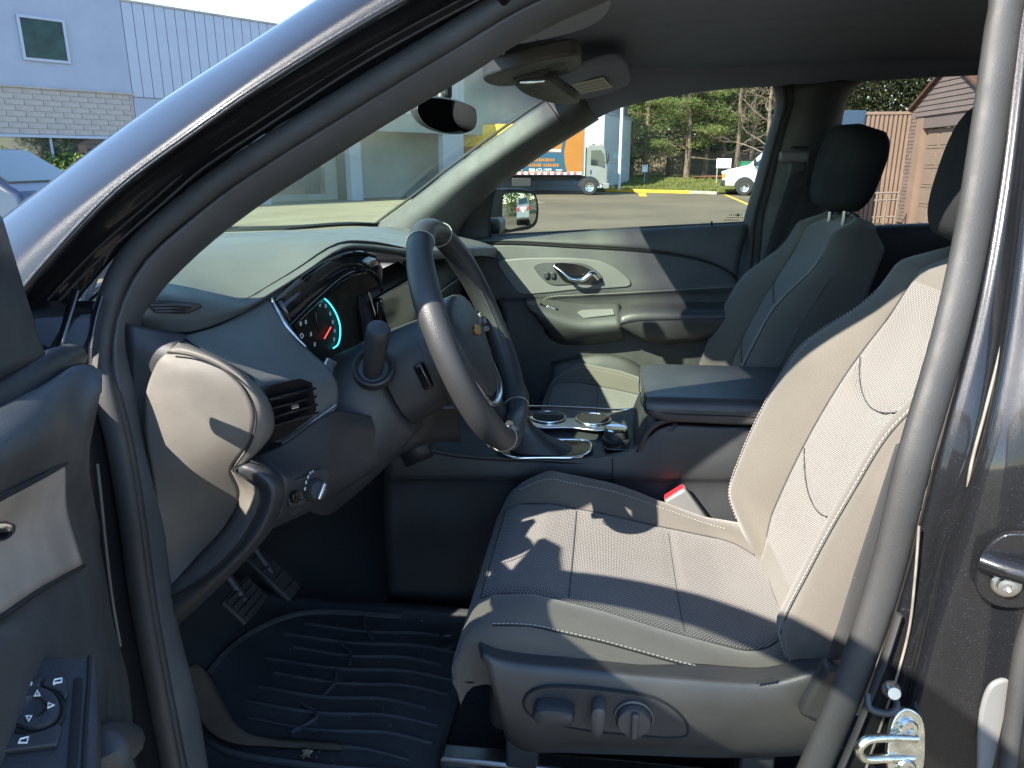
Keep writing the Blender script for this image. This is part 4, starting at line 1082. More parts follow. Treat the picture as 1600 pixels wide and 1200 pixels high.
# door latch striker: plate, loop and two bolts
sk = AS(1415, 1160, -.045)
stn = Vector((.10, -.97, .2)).normalized()
SB = basis(stn, (0, 0, 1))
ol = [sk + SB @ Vector((a, b, 0)) for a, b in ((.040, .004), (.030, .016), (.0, .021), (-.03, .018), (-.042, .004), (-.03, -.014), (0, -.017), (.03, -.012))]
stri = prism('striker_plate', ol, stn * .007, M['zinc'], bpo, .0015, 5)
for q in (.020, -.022): lathe('bolt', [(.010, 0), (.010, .004), (.008, .006), (.0045, .006), (.0045, .003)], sk + SB @ Vector((q, .003, .006)), stn, M['zinc'], bpo, res=18)
lo = sk + stn * .006
ld = Vector((-.95, -.30, .06)).normalized()
tube('striker_loop', [lo + Vector((.006, 0, .010)), lo + ld * .028 + Vector((0, 0, .013)), lo + ld * .050 + Vector((0, 0, .012)), lo + ld * .057 + Vector((0, 0, .002)), lo + ld * .050 + Vector((0, 0, -.010)), lo + ld * .026 + Vector((0, 0, -.013)), lo + Vector((.006, 0, -.014))], .0046, M['zinc'], bpo, res=12, n=6)
# rear door hinge: leaf, bolt and rolled arm at the frame's right edge
hg = AS(1568, 905, -.062)
hn = Vector((-.25, -.96, .05)).normalized(); HB = basis(hn, (0, 0, 1)) @ Matrix(((1, 0, 0), (0, -1, 0), (0, 0, 1)))
leaf = [hg + HB @ Vector((a, b, 0)) for a, b in ((.052, .010), (.046, -.010), (.02, -.024), (-.012, -.022), (-.024, -.008), (-.024, .012), (-.012, .034), (.052, .050))]
prism('hinge_leaf', leaf, hn * .008, M['paint'], bpo, .002, 4)
lathe('bolt', [(.0125, 0), (.0125, .0035), (.011, .0045), (.0085, .0045), (.008, .010), (.004, .0105), (.0035, .007)], hg + hn * .008, hn, M['steel'], bpo, res=24)
tube('hinge_arm', [hg + HB @ Vector((.020, -.022, .008)), hg + HB @ Vector((.018, .0, .016)), hg + HB @ Vector((.018, .05, .022)), hg + HB @ Vector((.02, .11, .022))], .013, M['paint'], bpo, res=12, flat=.8)
# worn rubber access plug and the seal of the rear door at the frame's edge
plug = [AS(x, y, -.060) for x, y in ((1532, 1230), (1524, 1170), (1532, 1090), (1548, 1062), (1575, 1056), (1590, 1070), (1588, 1140), (1575, 1230))]
prism('access_plug', plug, (0, -.006, 0), M['pl_grey'], bpo, .003, 4)
tube('seal', [AS(x, y, -.072) for x, y in ((1625, 930), (1600, 1010), (1588, 1090), (1576, 1180), (1560, 1280))], .008, M['rubber'], bpo, res=10)
# rear side of the near body so that the cabin closes behind the pillar
part(patch('rear_body_side', [[Vector((x, yap(z) - .05, z)) for x in (.56, .9, 1.4)] for z in (1.64, 1.45, 1.2, .9, .42)], M['paint'], None, thick=.04, nu=8, nv=3))
part(patch('rear_trim', [[Vector((1.42, y, z)) for y in (-.8, -.3, .3, .8)] for z in (1.66, 1.2, .9, .42)], M['pl_black'], None, thick=.02, nu=6, nv=3))
# hood and cowl seen low through the glass
hood = part(patch('hood', [[Vector((-1.08, y, 1.085 - .05 * (y / .8) ** 2)) for y in (-.85, -.5, 0, .5, .85)], [Vector((-1.5, y, 1.08 - .06 * (y / .8) ** 2)) for y in (-.85, -.5, 0, .5, .85)], [Vector((-2.1, y, .96 - .06 * (y / .8) ** 2)) for y in (-.82, -.5, 0, .5, .82)]], M['paint'], None, thick=.02, nu=16, nv=6, toward=(0, 0, 5)))
part(patch('cowl', [[Vector((-1.10, y, 1.07)) for y in (-.75, 0, .75)], [Vector((-.99, y, 1.06)) for y in (-.75, 0, .75)], [Vector((-.96, y, .85)) for y in (-.75, 0, .75)]], M['pl_black'], None, thick=.02, nu=8, nv=3, toward=(0, 0, 5)))
# far body side below the glass, floor pan, firewall
part(patch('body_side', [[Vector((x, .86, 1.16)) for x in (-1.0, 0, 1.4)], [Vector((x, .92, .9)) for x in (-1.0, 0, 1.4)], [Vector((x, .88, .36)) for x in (-1.0, 0, 1.4)]], M['paint'], None, thick=.03, nu=12, nv=4, toward=(0, 5, .8)))
floor = part(patch('carpet_floor', [[Vector((x, y, z)) for x, z in ((1.42, .45), (.4, .45), (-.30, .448), (-.62, .452), (-.80, .50), (-.93, .62), (-.98, .88))] for y in (-.80, -.55, -.15, .15, .55, .82)], M['carpet'], None, thick=.02, nu=40, nv=4, toward=(0, 0, 3)))
# sill: painted rocker and scuff trim at the foot of the opening
part(patch('sill_trim', [[Vector((x, -.72, .455)) for x in (-.75, -.2, .5)], [Vector((x, -.765, .49)) for x in (-.75, -.2, .5)], [Vector((x, -.83, .485)) for x in (-.75, -.2, .5)], [Vector((x, -.87, .43)) for x in (-.75, -.2, .5)]], M['pl_black'], None, thick=.01, nu=20, nv=5, toward=(0, -1.4, 2)))

# ---- overhead: visors, overhead console, grab handle, inside mirror
def visor(pxo, Y0s, name, lab):
    pts = [A(x, y, Y) for (x, y), Y in zip(pxo, Y0s)]
    o = prism(name, pts, (0, 0, .014), M['liner'], None, .005, 5)
    part(o); o['label'] = lab; return o
v1 = visor([(812, 128), (860, 122), (955, 93), (972, 97), (985, 128), (978, 136), (930, 152), (896, 156)], [.20, .18, .22, .24, .42, .46, .50, .46], 'sun_visor', 'dark cloth visor on the passenger side with printed warning label')
lq = [A(893, 130, .318), A(942, 118, .305), A(957, 134, .385), A(908, 144, .395)]
lq = [p + Vector((0, 0, -.004)) for p in lq]
vl = prism('warning_label', lq, (0, 0, .001), M['label'], v1, 0)
bx = []
for k in range(13):
    for r_ in range(3):
        a = lq[0].lerp(lq[1], .06 + k * .07); b = lq[3].lerp(lq[2], .06 + k * .07)
        p = a.lerp(b, .22 + r_ * .28); bx.append((p + Vector((0, 0, -.0008)), (.0022, .009 + .003 * ((k * 7 + r_ * 3) % 3), .0006), basis((0, 0, 1), lq[1] - lq[0])))
join_boxes('label_print', bx, M['print'], v1)
v2 = visor([(800, 62), (850, 30), (905, 8), (945, 2), (942, 30), (905, 48), (850, 62), (815, 68)], [-.44, -.50, -.52, -.50, -.36, -.28, -.24, -.26], 'sun_visor', 'dark cloth visor over the steering wheel folded flat to the roof')
lq2 = [p + Vector((0, 0, -.003)) for p in (A(853, 43, -.385), A(900, 24, -.41), A(902, 32, -.365), A(856, 44, -.35))]
prism('warning_label', lq2, (0, 0, .001), M['label'], v2, 0)
tube('visor_clip', [A(818, 60, -.30), A(832, 54, -.31), A(838, 60, -.29)], .004, M['pl_black'], v2, res=6)
# overhead console with map lamps
oc = [A(x, y, Y) for x, y, Y in ((757, 122, -.06), (800, 108, -.10), (860, 92, -.11), (895, 87, -.10), (908, 98, .0), (902, 112, .10), (880, 116, .11), (835, 128, .12), (795, 136, .10), (768, 134, .05))]
ocon = part(prism('overhead_console', oc, (0, 0, .03), M['pl_pillar'], None, .006, 4))
for yy in (-.035, .035):
    prism('map_lamp_lens', ell(A(872, 103, 0) + Vector((.0, yy, -.006)), (.020, 0, .004), (0, .022, 0), 16, 3), (0, 0, .008), M['clear'], ocon, .001)
prism('lamp_switch', ell(A(846, 110, 0) + Vector((0, 0, -.006)), (.012, 0, .002), (0, .02, 0), 16, 4), (0, 0, .008), M['pl_black'], ocon, .002)
mount = [A(x, y, Y) + Vector((0, 0, -.012)) for x, y, Y in ((805, 118, .0), (850, 112, .0), (880, 130, .10), (905, 152, .22), (885, 156, .24), (850, 150, .16), (812, 134, .06))]
prism('sensor_cover', mount, (0, 0, .02), M['pl_black'], ocon, .006, 4)
tube('chrome_bead', [A(812, 117, .0) + Vector((0, 0, -.014)), A(830, 116, .01) + Vector((0, 0, -.014)), A(850, 114, .02) + Vector((0, 0, -.014))], .003, M['chrome'], ocon, res=6)
# grab handle over the passenger window
gh = part(tube('grab_handle', [A(1052, 108, .585), A(1066, 104, .57), A(1100, 97, .555), A(1135, 91, .565), A(1152, 92, .575), A(1156, 104, .585)], [.012, .011, .010, .010, .011, .013], M['pl_black'], None, res=10))
rbox('handle_foot', A(1153, 103, .585), (.028, .03, .03), M['pl_black'], gh, .006)
rbox('handle_foot', A(1054, 110, .59), (.028, .03, .03), M['pl_black'], gh, .006)
tube('coat_hook', [A(1100, 79, .56), A(1106, 77, .55), A(1110, 79, .56)], .004, M['pl_black'], gh, res=6)
# inside rear view mirror on a stalk
mc = A(697, 180, -.02)
mo = [(648, 172), (652, 158), (668, 151), (700, 153), (728, 161), (744, 170), (747, 185), (744, 200), (732, 208), (705, 210), (680, 205), (658, 192)]
mn = (Vector((.55, -.80, -.12))).normalized()
def onplane(x, y, c, n):
    d = ray(x, y); return CAM + d * ((c - CAM).dot(n) / d.dot(n))
mh = prism('rear_view_mirror', [onplane(x, y, mc, mn) for x, y in mo], -mn * .032, M['pl_black'], None, .008, 4); part(mh)
mcx, mcy = 697, 181
prism('mirror_glass', [onplane(mcx + (x - mcx) * .93, mcy + (y - mcy) * .93, mc, mn) + mn * .0006 for x, y in mo], mn * .0012, M['mirror'], mh, .0004, 4)
tube('mirror_stalk', [mc - mn * .03, A(690, 150, .02), A(686, 132, .03)], .011, M['pl_black'], mh, res=10)
rbox('mirror_base', A(688, 136, .03), (.045, .035, .05), M['pl_black'], mh, .01)

# inner side walls ahead of the doors, both sides, so the footwells are closed
for s_, nm in ((-1, 'kick_panel'), (1, 'kick_panel')):
    part(patch(nm, [[Vector((x, s_ * y, z)) for x, y in ((-1.12, .80), (-.85, .80), (-.56, .785))] for z, in ((1.09,), (.9,), (.65,), (.42,))], M['pl_black'], None, thick=.03, nu=10, nv=4))
part(patch('fender', [[Vector((x, -.93 + .02 * k, z)) for x in (-2.1, -1.6, -1.1, -.68)] for k, z in enumerate((1.04, .95, .75, .45))], M['paint'], None, thick=.01, nu=12, nv=5))
# ================================================================ dashboard
def rowA(l): return [A(x, y, Y) for x, y, Y in l]
YS = (-.735, -.60, -.45, -.28, -.09, .15, .35, .55, .70)
hor = [Vector((-.80 + .20 * (y / .7) ** 2, y, z)) for y, z in zip(YS, (1.205, 1.238, 1.262, 1.268, 1.256, 1.240, 1.228, 1.222, 1.205))]
back = [Vector((-.97 + .20 * (y / .7) ** 2, y, 1.13)) for y in YS]
mid = [Vector((x, y, z)) for x, y, z in zip((-.60, -.63, -.63, -.64, -.64, -.63, -.61, -.58, -.53), YS, (1.228, 1.256, 1.276, 1.276, 1.258, 1.243, 1.232, 1.222, 1.205))]
rc = rowA([(206, 466, -.725), (265, 462, -.675), (330, 468, -.61), (382, 472, -.565), (424, 450, -.525), (470, 422, -.48), (530, 385, -.41), (576, 382, -.33), (650, 391, -.2), (715, 388, .2), (758, 386, .55), (776, 388, .70)])
rd = rowA([(204, 490, -.735), (265, 490, -.69), (335, 488, -.625), (386, 479, -.572), (425, 457, -.532), (472, 428, -.486), (531, 390, -.415), (577, 387, -.335), (650, 398, -.21), (716, 395, .19), (759, 393, .54), (777, 396, .70)])
re_ = rowA([(206, 510, -.715), (288, 521, -.665), (350, 503, -.605), (388, 485, -.56), (426, 463, -.52), (474, 433, -.47), (532, 394, -.40), (577, 391, -.32), (650, 405, -.18), (717, 402, .21), (760, 400, .55), (776, 404, .70)])
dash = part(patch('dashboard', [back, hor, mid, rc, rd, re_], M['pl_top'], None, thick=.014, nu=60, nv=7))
dash['label'] = 'charcoal moulded dashboard in front of the steering wheel'
patch('firewall', [[p + Vector((.01, 0, .0)) for p in back], [Vector((p.x - .01, p.y, .98)) for p in back], [Vector((p.x - .02, p.y, .80)) for p in back]], M['pl_black'], dash, thick=.02, nu=20, nv=3)
tube('glass_edge', [p + Vector((-.045, 0, .012)) for p in hor], .006, M['cluster'], dash, res=6, n=4)
# defroster slot in the near corner of the pad: recessed louvre
so = rowA([(224, 472, -.71), (262, 469, -.685), (312, 474, -.655), (317, 480, -.652), (295, 490, -.668), (255, 491, -.69)])
slot = prism('side_vent', so, (.004, -.006, .002), M['pl_black'], dash, .002, 0)
for k in range(3):
    tube('louvre', rowA([(234 + k * 4, 477 + k * 4.5, -.715 + .002 * k), (270, 476 + k * 5, -.695), (300 - k * 4, 479 + k * 3.6, -.672)]), .0022, M['pl_dash'], dash, res=6)
# surround of the instruments, running down to the left vent
sur = patch('instrument_surround', [rowA(l) for l in (
    [(284, 526, -.69), (340, 509, -.625), (386, 486, -.565), (424, 465, -.527)],
    [(288, 530, -.70), (350, 530, -.645), (402, 514, -.588), (446, 500, -.535)],
    [(294, 534, -.708), (368, 550, -.665), (428, 552, -.61), (478, 542, -.540)],
    [(302, 539, -.714), (382, 574, -.690), (446, 582, -.635), (512, 574, -.545)],
    [(318, 549, -.718), (394, 592, -.706), (452, 596, -.65), (528, 600, -.555)],
    [(362, 574, -.720), (398, 604, -.710), (450, 640, -.66), (528, 632, -.565)],
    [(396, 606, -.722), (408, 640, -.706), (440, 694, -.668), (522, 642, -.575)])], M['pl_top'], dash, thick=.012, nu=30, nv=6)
tube('silver_strip', rowA([(424, 466, -.531), (434, 485, -.535), (447, 508, -.542), (462, 526, -.546), (478, 542, -.548)]), [.0035, .0048, .0045, .003, .0015], M['satin'], dash, res=10)
tube('seam_line', rowA([(290, 530, -.708), (306, 541, -.722), (352, 564, -.726), (392, 588, -.722), (399, 602, -.716)]), .0014, M['seam'], dash, res=5)
# binnacle: hood lip, inner walls, gauge face
lip = [(432, 468, -.532), (480, 428, -.48), (530, 401, -.42), (562, 396, -.37), (588, 404, -.325), (598, 420, -.305)]
inn = [(454, 508, -.53), (500, 462, -.480), (542, 428, -.425), (572, 420, -.375), (590, 432, -.335), (596, 452, -.315)]
dp = [(456, 514, -.475), (506, 470, -.425), (547, 437, -.375), (573, 428, -.335), (589, 440, -.30), (594, 458, -.28)]
patch('instrument_hood', [rowA([(x - 3, y - 3, Y + .012) for x, y, Y in lip]), rowA([(x, y, Y - .004) for x, y, Y in lip]), rowA(inn), rowA(dp)], M['gloss'], dash, thick=.004, nu=36, nv=6)
tube('hood_bead', rowA([(453, 509, -.536), (499, 464, -.486), (541, 430, -.431), (571, 422, -.381), (589, 432, -.34)]), .0018, M['gloss'], dash, res=6)
tube('hood_bead', rowA([(470, 434, -.497), (505, 411, -.452), (535, 399, -.42), (562, 394.5, -.378), (586, 402, -.33)]), .0028, M['gloss'], dash, res=6)
fx = -.462
face = [AX(x, y, fx) for x, y in ((452, 492), (505, 448), (545, 424), (575, 424), (596, 440), (606, 500), (600, 560), (575, 600), (530, 600), (500, 575), (474, 542))]
cl = prism('instrument_cluster', face, (-.02, 0, 0), M['cluster'], dash, 0)
ring = [AX(x, y, fx + .004) for x, y in ((503, 466.5), (510, 469), (520, 481), (528, 497), (531.5, 512), (531, 528), (528, 538), (521, 544))]
tube('dial_ring', ring, .0014, M['cyan'], dash, res=6)
tube('dial_pointer', [AX(507, 529, fx + .004), AX(517, 511, fx + .004)], .0011, M['redlit'], dash, res=5)
bx = [(AX(x, y, fx + .003), (.001, .005, .006), None) for x, y in ((500, 476), (509, 478), (516, 490), (520, 503), (523, 517), (522, 530), (486, 522), (492, 538), (470, 506), (478, 503))]
join_boxes('dial_figures', bx, M['dimlit'], dash)
tube('dial_figures', [AX(x, y, fx + .003) for x, y in ((469, 525), (471, 521), (474, 524), (472, 528), (470, 527))], .0009, M['dimlit'], dash, res=5)
tube('dial_arc', [AX(x, y, fx + .004) for x, y in ((493, 488), (494, 500), (496, 510), (499, 518))], .0013, M['satin'], dash, res=5)
tube('dial_arc', [AX(x, y, fx + .02) for x, y in ((584, 470), (592, 482), (599, 496), (602, 508))], .0022, M['satin'], dash, res=6)
rbox('cluster_clip', A(513, 575, -.535), (.02, .03, .012), M['satin'], dash, .004, basis((.6, -.4, .7)))
# left air vent: dark mouth, frame, four slats, chrome tab
vpx = [(410, 616, -.722), (424, 601, -.708), (470, 591, -.660), (488, 597, -.635), (495, 640, -.618), (488, 652, -.622), (446, 684, -.672), (430, 690, -.690), (425, 660, -.708)]
vent = prism('air_vent', rowA(vpx), (-.004, -.006, .0), M['cluster'], dash, .002, 0)
vn = Vector((.80, -.58, .12)).normalized()
for k in range(4):
    t = .16 + k * .23
    a = A(414 + 14 * t, 616 + 70 * t, -.730 + .02 * t); b = A(487 + 4 * t, 600 + 44 * t, -.637)
    bb = (a + b) / 2
    rbox('vent_slat', bb, ((b - a).length, .014, .0035), M['gloss'], dash, .0012, basis(Vector((-.3, .2, 1)), b - a))
tube('vent_tab', [A(452, 637, -.690), A(463, 634, -.676)], .0042, M['chrome'], dash, res=10)
tube('vent_trim', rowA([(438, 692, -.676), (470, 670, -.640), (500, 650, -.606), (524, 633, -.578)]), .0032, M['satin'], dash, res=8, flat=.5)
# lower (knee) panel with light switch
knee = patch('knee_panel', [rowA(l) for l in (
    [(398, 712, -.704), (440, 695, -.668), (522, 642, -.575), (580, 650, -.50), (660, 640, -.40), (720, 640, -.28)],
    [(420, 730, -.712), (470, 712, -.655), (535, 668, -.570), (600, 672, -.48), (665, 660, -.38), (720, 660, -.26)],
    [(442, 750, -.716), (490, 738, -.650), (545, 705, -.560), (610, 690, -.46), (668, 676, -.37), (720, 676, -.25)],
    [(438, 785, -.718), (490, 775, -.650), (552, 735, -.55), (615, 704, -.45), (670, 686, -.36), (720, 684, -.24)],
    [(428, 816, -.716), (480, 800, -.64), (556, 752, -.53), (620, 712, -.43), (672, 692, -.34), (720, 690, -.22)],
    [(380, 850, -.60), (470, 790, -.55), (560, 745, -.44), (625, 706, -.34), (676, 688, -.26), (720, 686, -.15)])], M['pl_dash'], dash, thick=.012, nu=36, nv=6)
ln = Vector((.86, -.48, .15)).normalized()
sw = A(481, 764, -.662)
prism('switch_plate', [A(x, y, Y) + ln * .003 for x, y, Y in ((446, 772, -.70), (452, 752, -.695), (478, 742, -.668), (505, 730, -.64), (510, 745, -.636), (490, 775, -.655), (450, 792, -.70))], ln * .004, M['pl_black'], dash, .002, 3)
lathe('light_switch', [(.017, 0), (.016, .012), (.013, .018), (.004, .019)], sw + ln * .006, ln, M['pl_black'], dash, res=20)
rbox('switch_grip', sw + ln * .027, (.006, .024, .010), M['satin'], dash, .002, basis(ln, (0, .5, -.4)))
lathe('dimmer_button', [(.009, 0), (.008, .005), (.003, .006)], A(457, 775, -.694) + ln * .006, ln, M['gloss'], dash, res=16)
bx = []
for k in range(7):
    a = math.pi * (.15 + .7 * k / 6); bx.append((sw + ln * .0085 + Vector((0, -math.cos(a) * .024, math.sin(a) * .024)), (.0008, .004, .004), None))
join_boxes('switch_print', bx, M['dimlit'], dash)
# end of the dash: cover panel with pocket
def er(y, x0, x1, Y0, Y1, bulge=.006):
    return [A(x0 + (x1 - x0) * t, y, Y0 + (Y1 - Y0) * t - bulge * math.sin(math.pi * t)) for t in (0, .25, .5, .75, 1)]
ec = patch('end_cover', [er(553, 258, 300, -.762, -.762, 0), er(563, 248, 330, -.765, -.765, .003), er(580, 239, 352, -.767, -.767), er(610, 229, 381, -.769, -.769), er(650, 226, 397, -.770, -.769), er(690, 228, 389, -.770, -.767), er(735, 237, 361, -.769, -.758, .003), er(772, 242, 374, -.767, -.738, 0), er(820, 245, 353, -.765, -.725, -.006), er(872, 247, 306, -.763, -.728, -.004), er(928, 249, 256, -.762, -.758, 0)], M['pl_end'], dash, thick=.008, nu=24, nv=6)
patch('pocket_ledge', [rowA([(361, 736, -.759), (374, 770, -.738), (356, 818, -.725), (308, 871, -.728), (251, 930, -.758)]), rowA([(364, 735, -.765), (404, 768, -.763), (386, 826, -.765), (337, 884, -.768), (251, 941, -.768)])], M['pl_end'], dash, thick=.006, nu=24, nv=3)
patch('end_surround', [rowA([(261, 549, -.763), (300, 556, -.765), (348, 576, -.768), (383, 608, -.770), (400, 646, -.771), (393, 689, -.769), (364, 734, -.766)]), rowA([(272, 541, -.760), (303, 549, -.764), (350, 570, -.768), (388, 601, -.770), (412, 640, -.764), (410, 690, -.760), (384, 724, -.762)]), rowA([(283, 530, -.718), (305, 541, -.730), (352, 564, -.735), (394, 593, -.733), (422, 628, -.724), (428, 672, -.718), (398, 713, -.722)])], M['pl_end'], dash, thick=.008, nu=30, nv=5)
patch('side_frame', [rowA([(364, 735, -.767), (406, 768, -.765), (388, 827, -.767), (339, 885, -.770), (252, 943, -.770)]), rowA([(384, 726, -.771), (425, 760, -.772), (410, 822, -.774), (360, 882, -.776), (260, 962, -.776)]), rowA([(398, 713, -.745), (441, 751, -.748), (430, 815, -.752), (381, 877, -.758), (268, 984, -.760)]), rowA([(398, 713, -.66), (436, 752, -.66), (420, 812, -.66), (375, 870, -.66), (270, 975, -.66)])], M['pl_dash'], dash, thick=.008, nu=30, nv=5)
for l in ([(262, 550, -.771), (301, 556.5, -.773), (348, 576.5, -.777), (383, 608, -.778), (400, 646, -.778), (393, 689, -.776), (363, 735, -.771)], [(364, 736, -.770), (406, 769, -.771), (388, 828, -.773), (339, 886, -.775), (252, 943, -.774)]):
    tube('seam_line', rowA(l), .0012, M['seam'], dash, res=5)
patch('kick_filler', [rowA([(196, 505, -.752), (290, 523, -.730)]), rowA([(200, 545, -.758), (275, 548, -.752)]), rowA([(205, 590, -.760), (240, 600, -.756)]), rowA([(212, 680, -.761), (240, 680, -.756)]), rowA([(232, 820, -.763), (258, 820, -.756)]), rowA([(240, 930, -.765), (262, 935, -.756)]), rowA([(252, 1010, -.765), (270, 985, -.756)])], M['pl_black'], dash, thick=.01, nu=6, nv=5)
lathe('screw', [(.004, 0), (.0035, .002), (.001, .002)], A(256, 940, -.772), (.1, -1, .1), M['steel'], dash, res=10)

# centre stack and passenger half of the dash
cs = patch('centre_stack', [[Vector((-.49, y, 1.175)) for y in (-.20, -.1, .0, .1, .20)], [Vector((-.455, y, 1.15)) for y in (-.19, -.1, .0, .1, .19)], [Vector((-.43, y, 1.03)) for y in (-.165, -.1, .0, .1, .165)], [Vector((-.385, y, .92)) for y in (-.15, -.08, .0, .08, .15)], [Vector((-.34, y, .815)) for y in (-.145, -.07, .0, .07, .145)]], M['pl_dash'], dash, thick=.06, nu=20, nv=6)
sn = Vector((.97, 0, .2)).normalized()
def onstack(y, z, h=0):
    x = -.455 + (1.15 - z) * .21 if z > 1.03 else -.43 + (1.03 - z) * .42
    return Vector((x, y, z)) + sn * h
prism('centre_screen', [onstack(y, z, .004) for y, z in ((-.125, 1.145), (.125, 1.145), (.115, 1.005), (-.115, 1.005))], sn * .008, M['gloss'], dash, .003)
for s in (-1, 1):
    tube('chrome_strip', [onstack(s * .165, 1.16, .008), onstack(s * .15, 1.06, .010), onstack(s * .135, .95, .010), onstack(s * .125, .86, .008)], .0045, M['chrome'], dash, res=8, flat=.6)
    rb = onstack(s * .075, .975, .012)
    lathe('control_knob', [(.019, -.006), (.018, .014), (.015, .018), (.003, .018)], rb, sn, M['chrome'], dash, res=22)
    rbox('stack_vent', onstack(s * .148, 1.10, .006), (.02, .028, .09), M['gloss'], dash, .006, basis((0, 0, 1), (1, 0, 0)))
for k in range(5):
    rbox('stack_button', onstack(-.08 + .04 * k, .925, .008), (.012, .032, .016), M['pl_black'], dash, .003)
pd = patch('passenger_dash', [[Vector((-.47 + dx, y, 1.178)) for y, dx in ((.17, 0), (.30, 0), (.45, .005), (.60, .01), (.68, 0), (.70, -.05))]] + [[Vector((xx + dx, y, z)) for y, dx in ((.17, 0), (.30, 0), (.45, .005), (.60, .01), (.685, -.005), (.715, -.06))] for xx, z in ((-.455, 1.165), (-.435, 1.13), (-.425, 1.06), (-.44, .97), (-.47, .89), (-.56, .82), (-.70, .80))], M['pl_dash'], dash, thick=.012, nu=26, nv=6)
tube('chrome_strip', [Vector((-.425, .17, 1.075)), Vector((-.420, .40, 1.08)), Vector((-.412, .62, 1.09)), Vector((-.43, .69, 1.10))], .005, M['satin'], dash, res=8)
prism('air_vent', [Vector((-.418, y, z)) for y, z in ((.585, 1.06), (.575, 1.10), (.60, 1.135), (.655, 1.14), (.685, 1.11), (.68, 1.065), (.64, 1.045))], (.014, 0, 0), M['gloss'], dash, .004, 4)
for k in range(3): rbox('vent_slat', Vector((-.402, .632, 1.07 + k * .022)), (.008, .085, .004), M['pl_black'], dash, .0015)

# ================================================================ steering column and wheel
WC = Vector((-.205, -.40, 1.137)); TL = R(23)
wn_ = Vector((math.cos(TL), 0, math.sin(TL))); wl = Vector((0, 1, 0)); wu_ = Vector((-math.sin(TL), 0, math.cos(TL)))
def W(a, b, h=0): return WC + wl * a + wu_ * b + wn_ * h
def colring(h, ra, rb, cb, n=28): return ell(W(0, cb, h), wl * ra, wu_ * rb, n, 2.6)
def loftc(name, rings, mat, parent, caps=True):
    n = len(rings[0]); vv = [p for r in rings for p in r]; ff = grid_faces(len(rings), n, True)
    if caps: ff += [tuple(range(n))[::-1], tuple((len(rings) - 1) * n + k for k in range(n))]
    return raw(name, vv, ff, mat, parent, sharp=45, recalc=True)
column = part(loftc('steering_column', [colring(-.045, .050, .050, -.01), colring(-.05, .066, .064, -.012), colring(-.09, .078, .074, -.018), colring(-.135, .083, .078, -.020)], M['pl_dash'], None))
loftc('column_shroud', [colring(-.140, .082, .080, -.022), colring(-.146, .090, .088, -.026), colring(-.20, .110, .098, -.045), colring(-.27, .130, .110, -.060), colring(-.33, .14, .12, -.07)], M['pl_dash'], column)
bt = A(583, 572, -.515); tp = A(590, 523, -.545)
sd = (tp - bt).normalized()
lathe('stalk_boot', [(.032, -.02), (.031, -.003), (.028, -.001), (.024, -.005), (.022, -.008)], bt, sd + Vector((0, -.6, 0)), M['pl_black'], column, res=24)
stalk = tube('stalk', [bt - sd * .02, bt + sd * .012, bt + sd * .03, tp], [.0145, .0155, .0165, .0175], M['pl_black'], column, res=16, n=5)
lathe('stalk_cap', [(.0175, 0), (.0175, .010), (.015, .0145), (.008, .016)], tp, sd, M['pl_black'], column, res=20)
tube('stalk', [W(.08, .0, -.10), W(.13, .012, -.09), W(.17, .02, -.085)], [.010, .011, .013], M['pl_black'], column, res=12)
rbox('column_lever', W(-.072, -.02, -.075) + Vector((0, -.012, 0)), (.016, .014, .042), M['gloss'], column, .004, basis(wu_, wn_))
# the wheel
rim_r = .1765; rimv = []; NA, NB = 96, 20
for i in range(NA):
    a = 2 * math.pi * i / NA
    c, s = math.cos(a), math.sin(a)
    fat = 1.0 + .10 * math.exp(-((abs(c) - .82) / .18) ** 2)      # thicker at the hand grips
    cen = Vector((c, s, 0)) * rim_r
    if s < -.75: cen.y = max(cen.y, -.168 - .02 * (s + 1))          # slightly flattened foot
    for k in range(NB):
        q = 2 * math.pi * k / NB
        rr = .0182 * fat * (1 + .05 * math.cos(2 * q))
        v = cen + Vector((c, s, 0)) * (rr * math.cos(q)); h = rr * 1.12 * math.sin(q)
        rimv.append(W(v.x, v.y, h))
wheel = part(raw('steering_wheel', rimv, grid_faces(NA, NB, True, True), M['leather'], None, sharp=180, recalc=True))
wheel['label'] = 'black leather wrapped steering wheel with gold emblem'
seg = lambda a0, a1, rad, h: [W(math.cos(a) * rad, math.sin(a) * rad, h) for a in [a0 + (a1 - a0) * k / 40 for k in range(41)]]
tube('inner_seam', seg(0, 2 * math.pi, .1572, .0085), .0011, M['threadd'], wheel, res=5, n=1, smooth_path=False)
for a in (R(68), R(112), R(-62), R(-118)):
    q = [W(math.cos(a) * (rim_r + .0196 * math.cos(t)), math.sin(a) * (rim_r + .0196 * math.cos(t)), .0216 * math.sin(t)) for t in [2 * math.pi * k / 20 for k in range(20)]]
    tube('rim_seam', q, .0009, M['thread'], wheel, res=5, n=1, closed=True, smooth_path=False)
HO = -.013
def Wh(a, b, h=0): return W(a, b, h + HO)
def blob(name, outline, h0, h1, mat, dome=.0, inset=.82, parent=wheel):
    """a cushion-like pad: outline in wheel coordinates, side walls, domed face"""
    o = cr([Vector((a, b, 0)) for a, b in outline], 5, True); c = sum(o, Vector()) / len(o)
    rings = []
    for f, h in ((1.0, h0), (1.0, h0 + (h1 - h0) * .6), (.97, h0 + (h1 - h0) * .9), (.90, h1 + dome * .15), (.7, h1 + dome * .6), (.4, h1 + dome * .9), (.08, h1 + dome)):
        rings.append([Wh(c.x + (p.x - c.x) * f, c.y + (p.y - c.y) * f, h) for p in o])
    return loftc(name, rings, mat, parent)
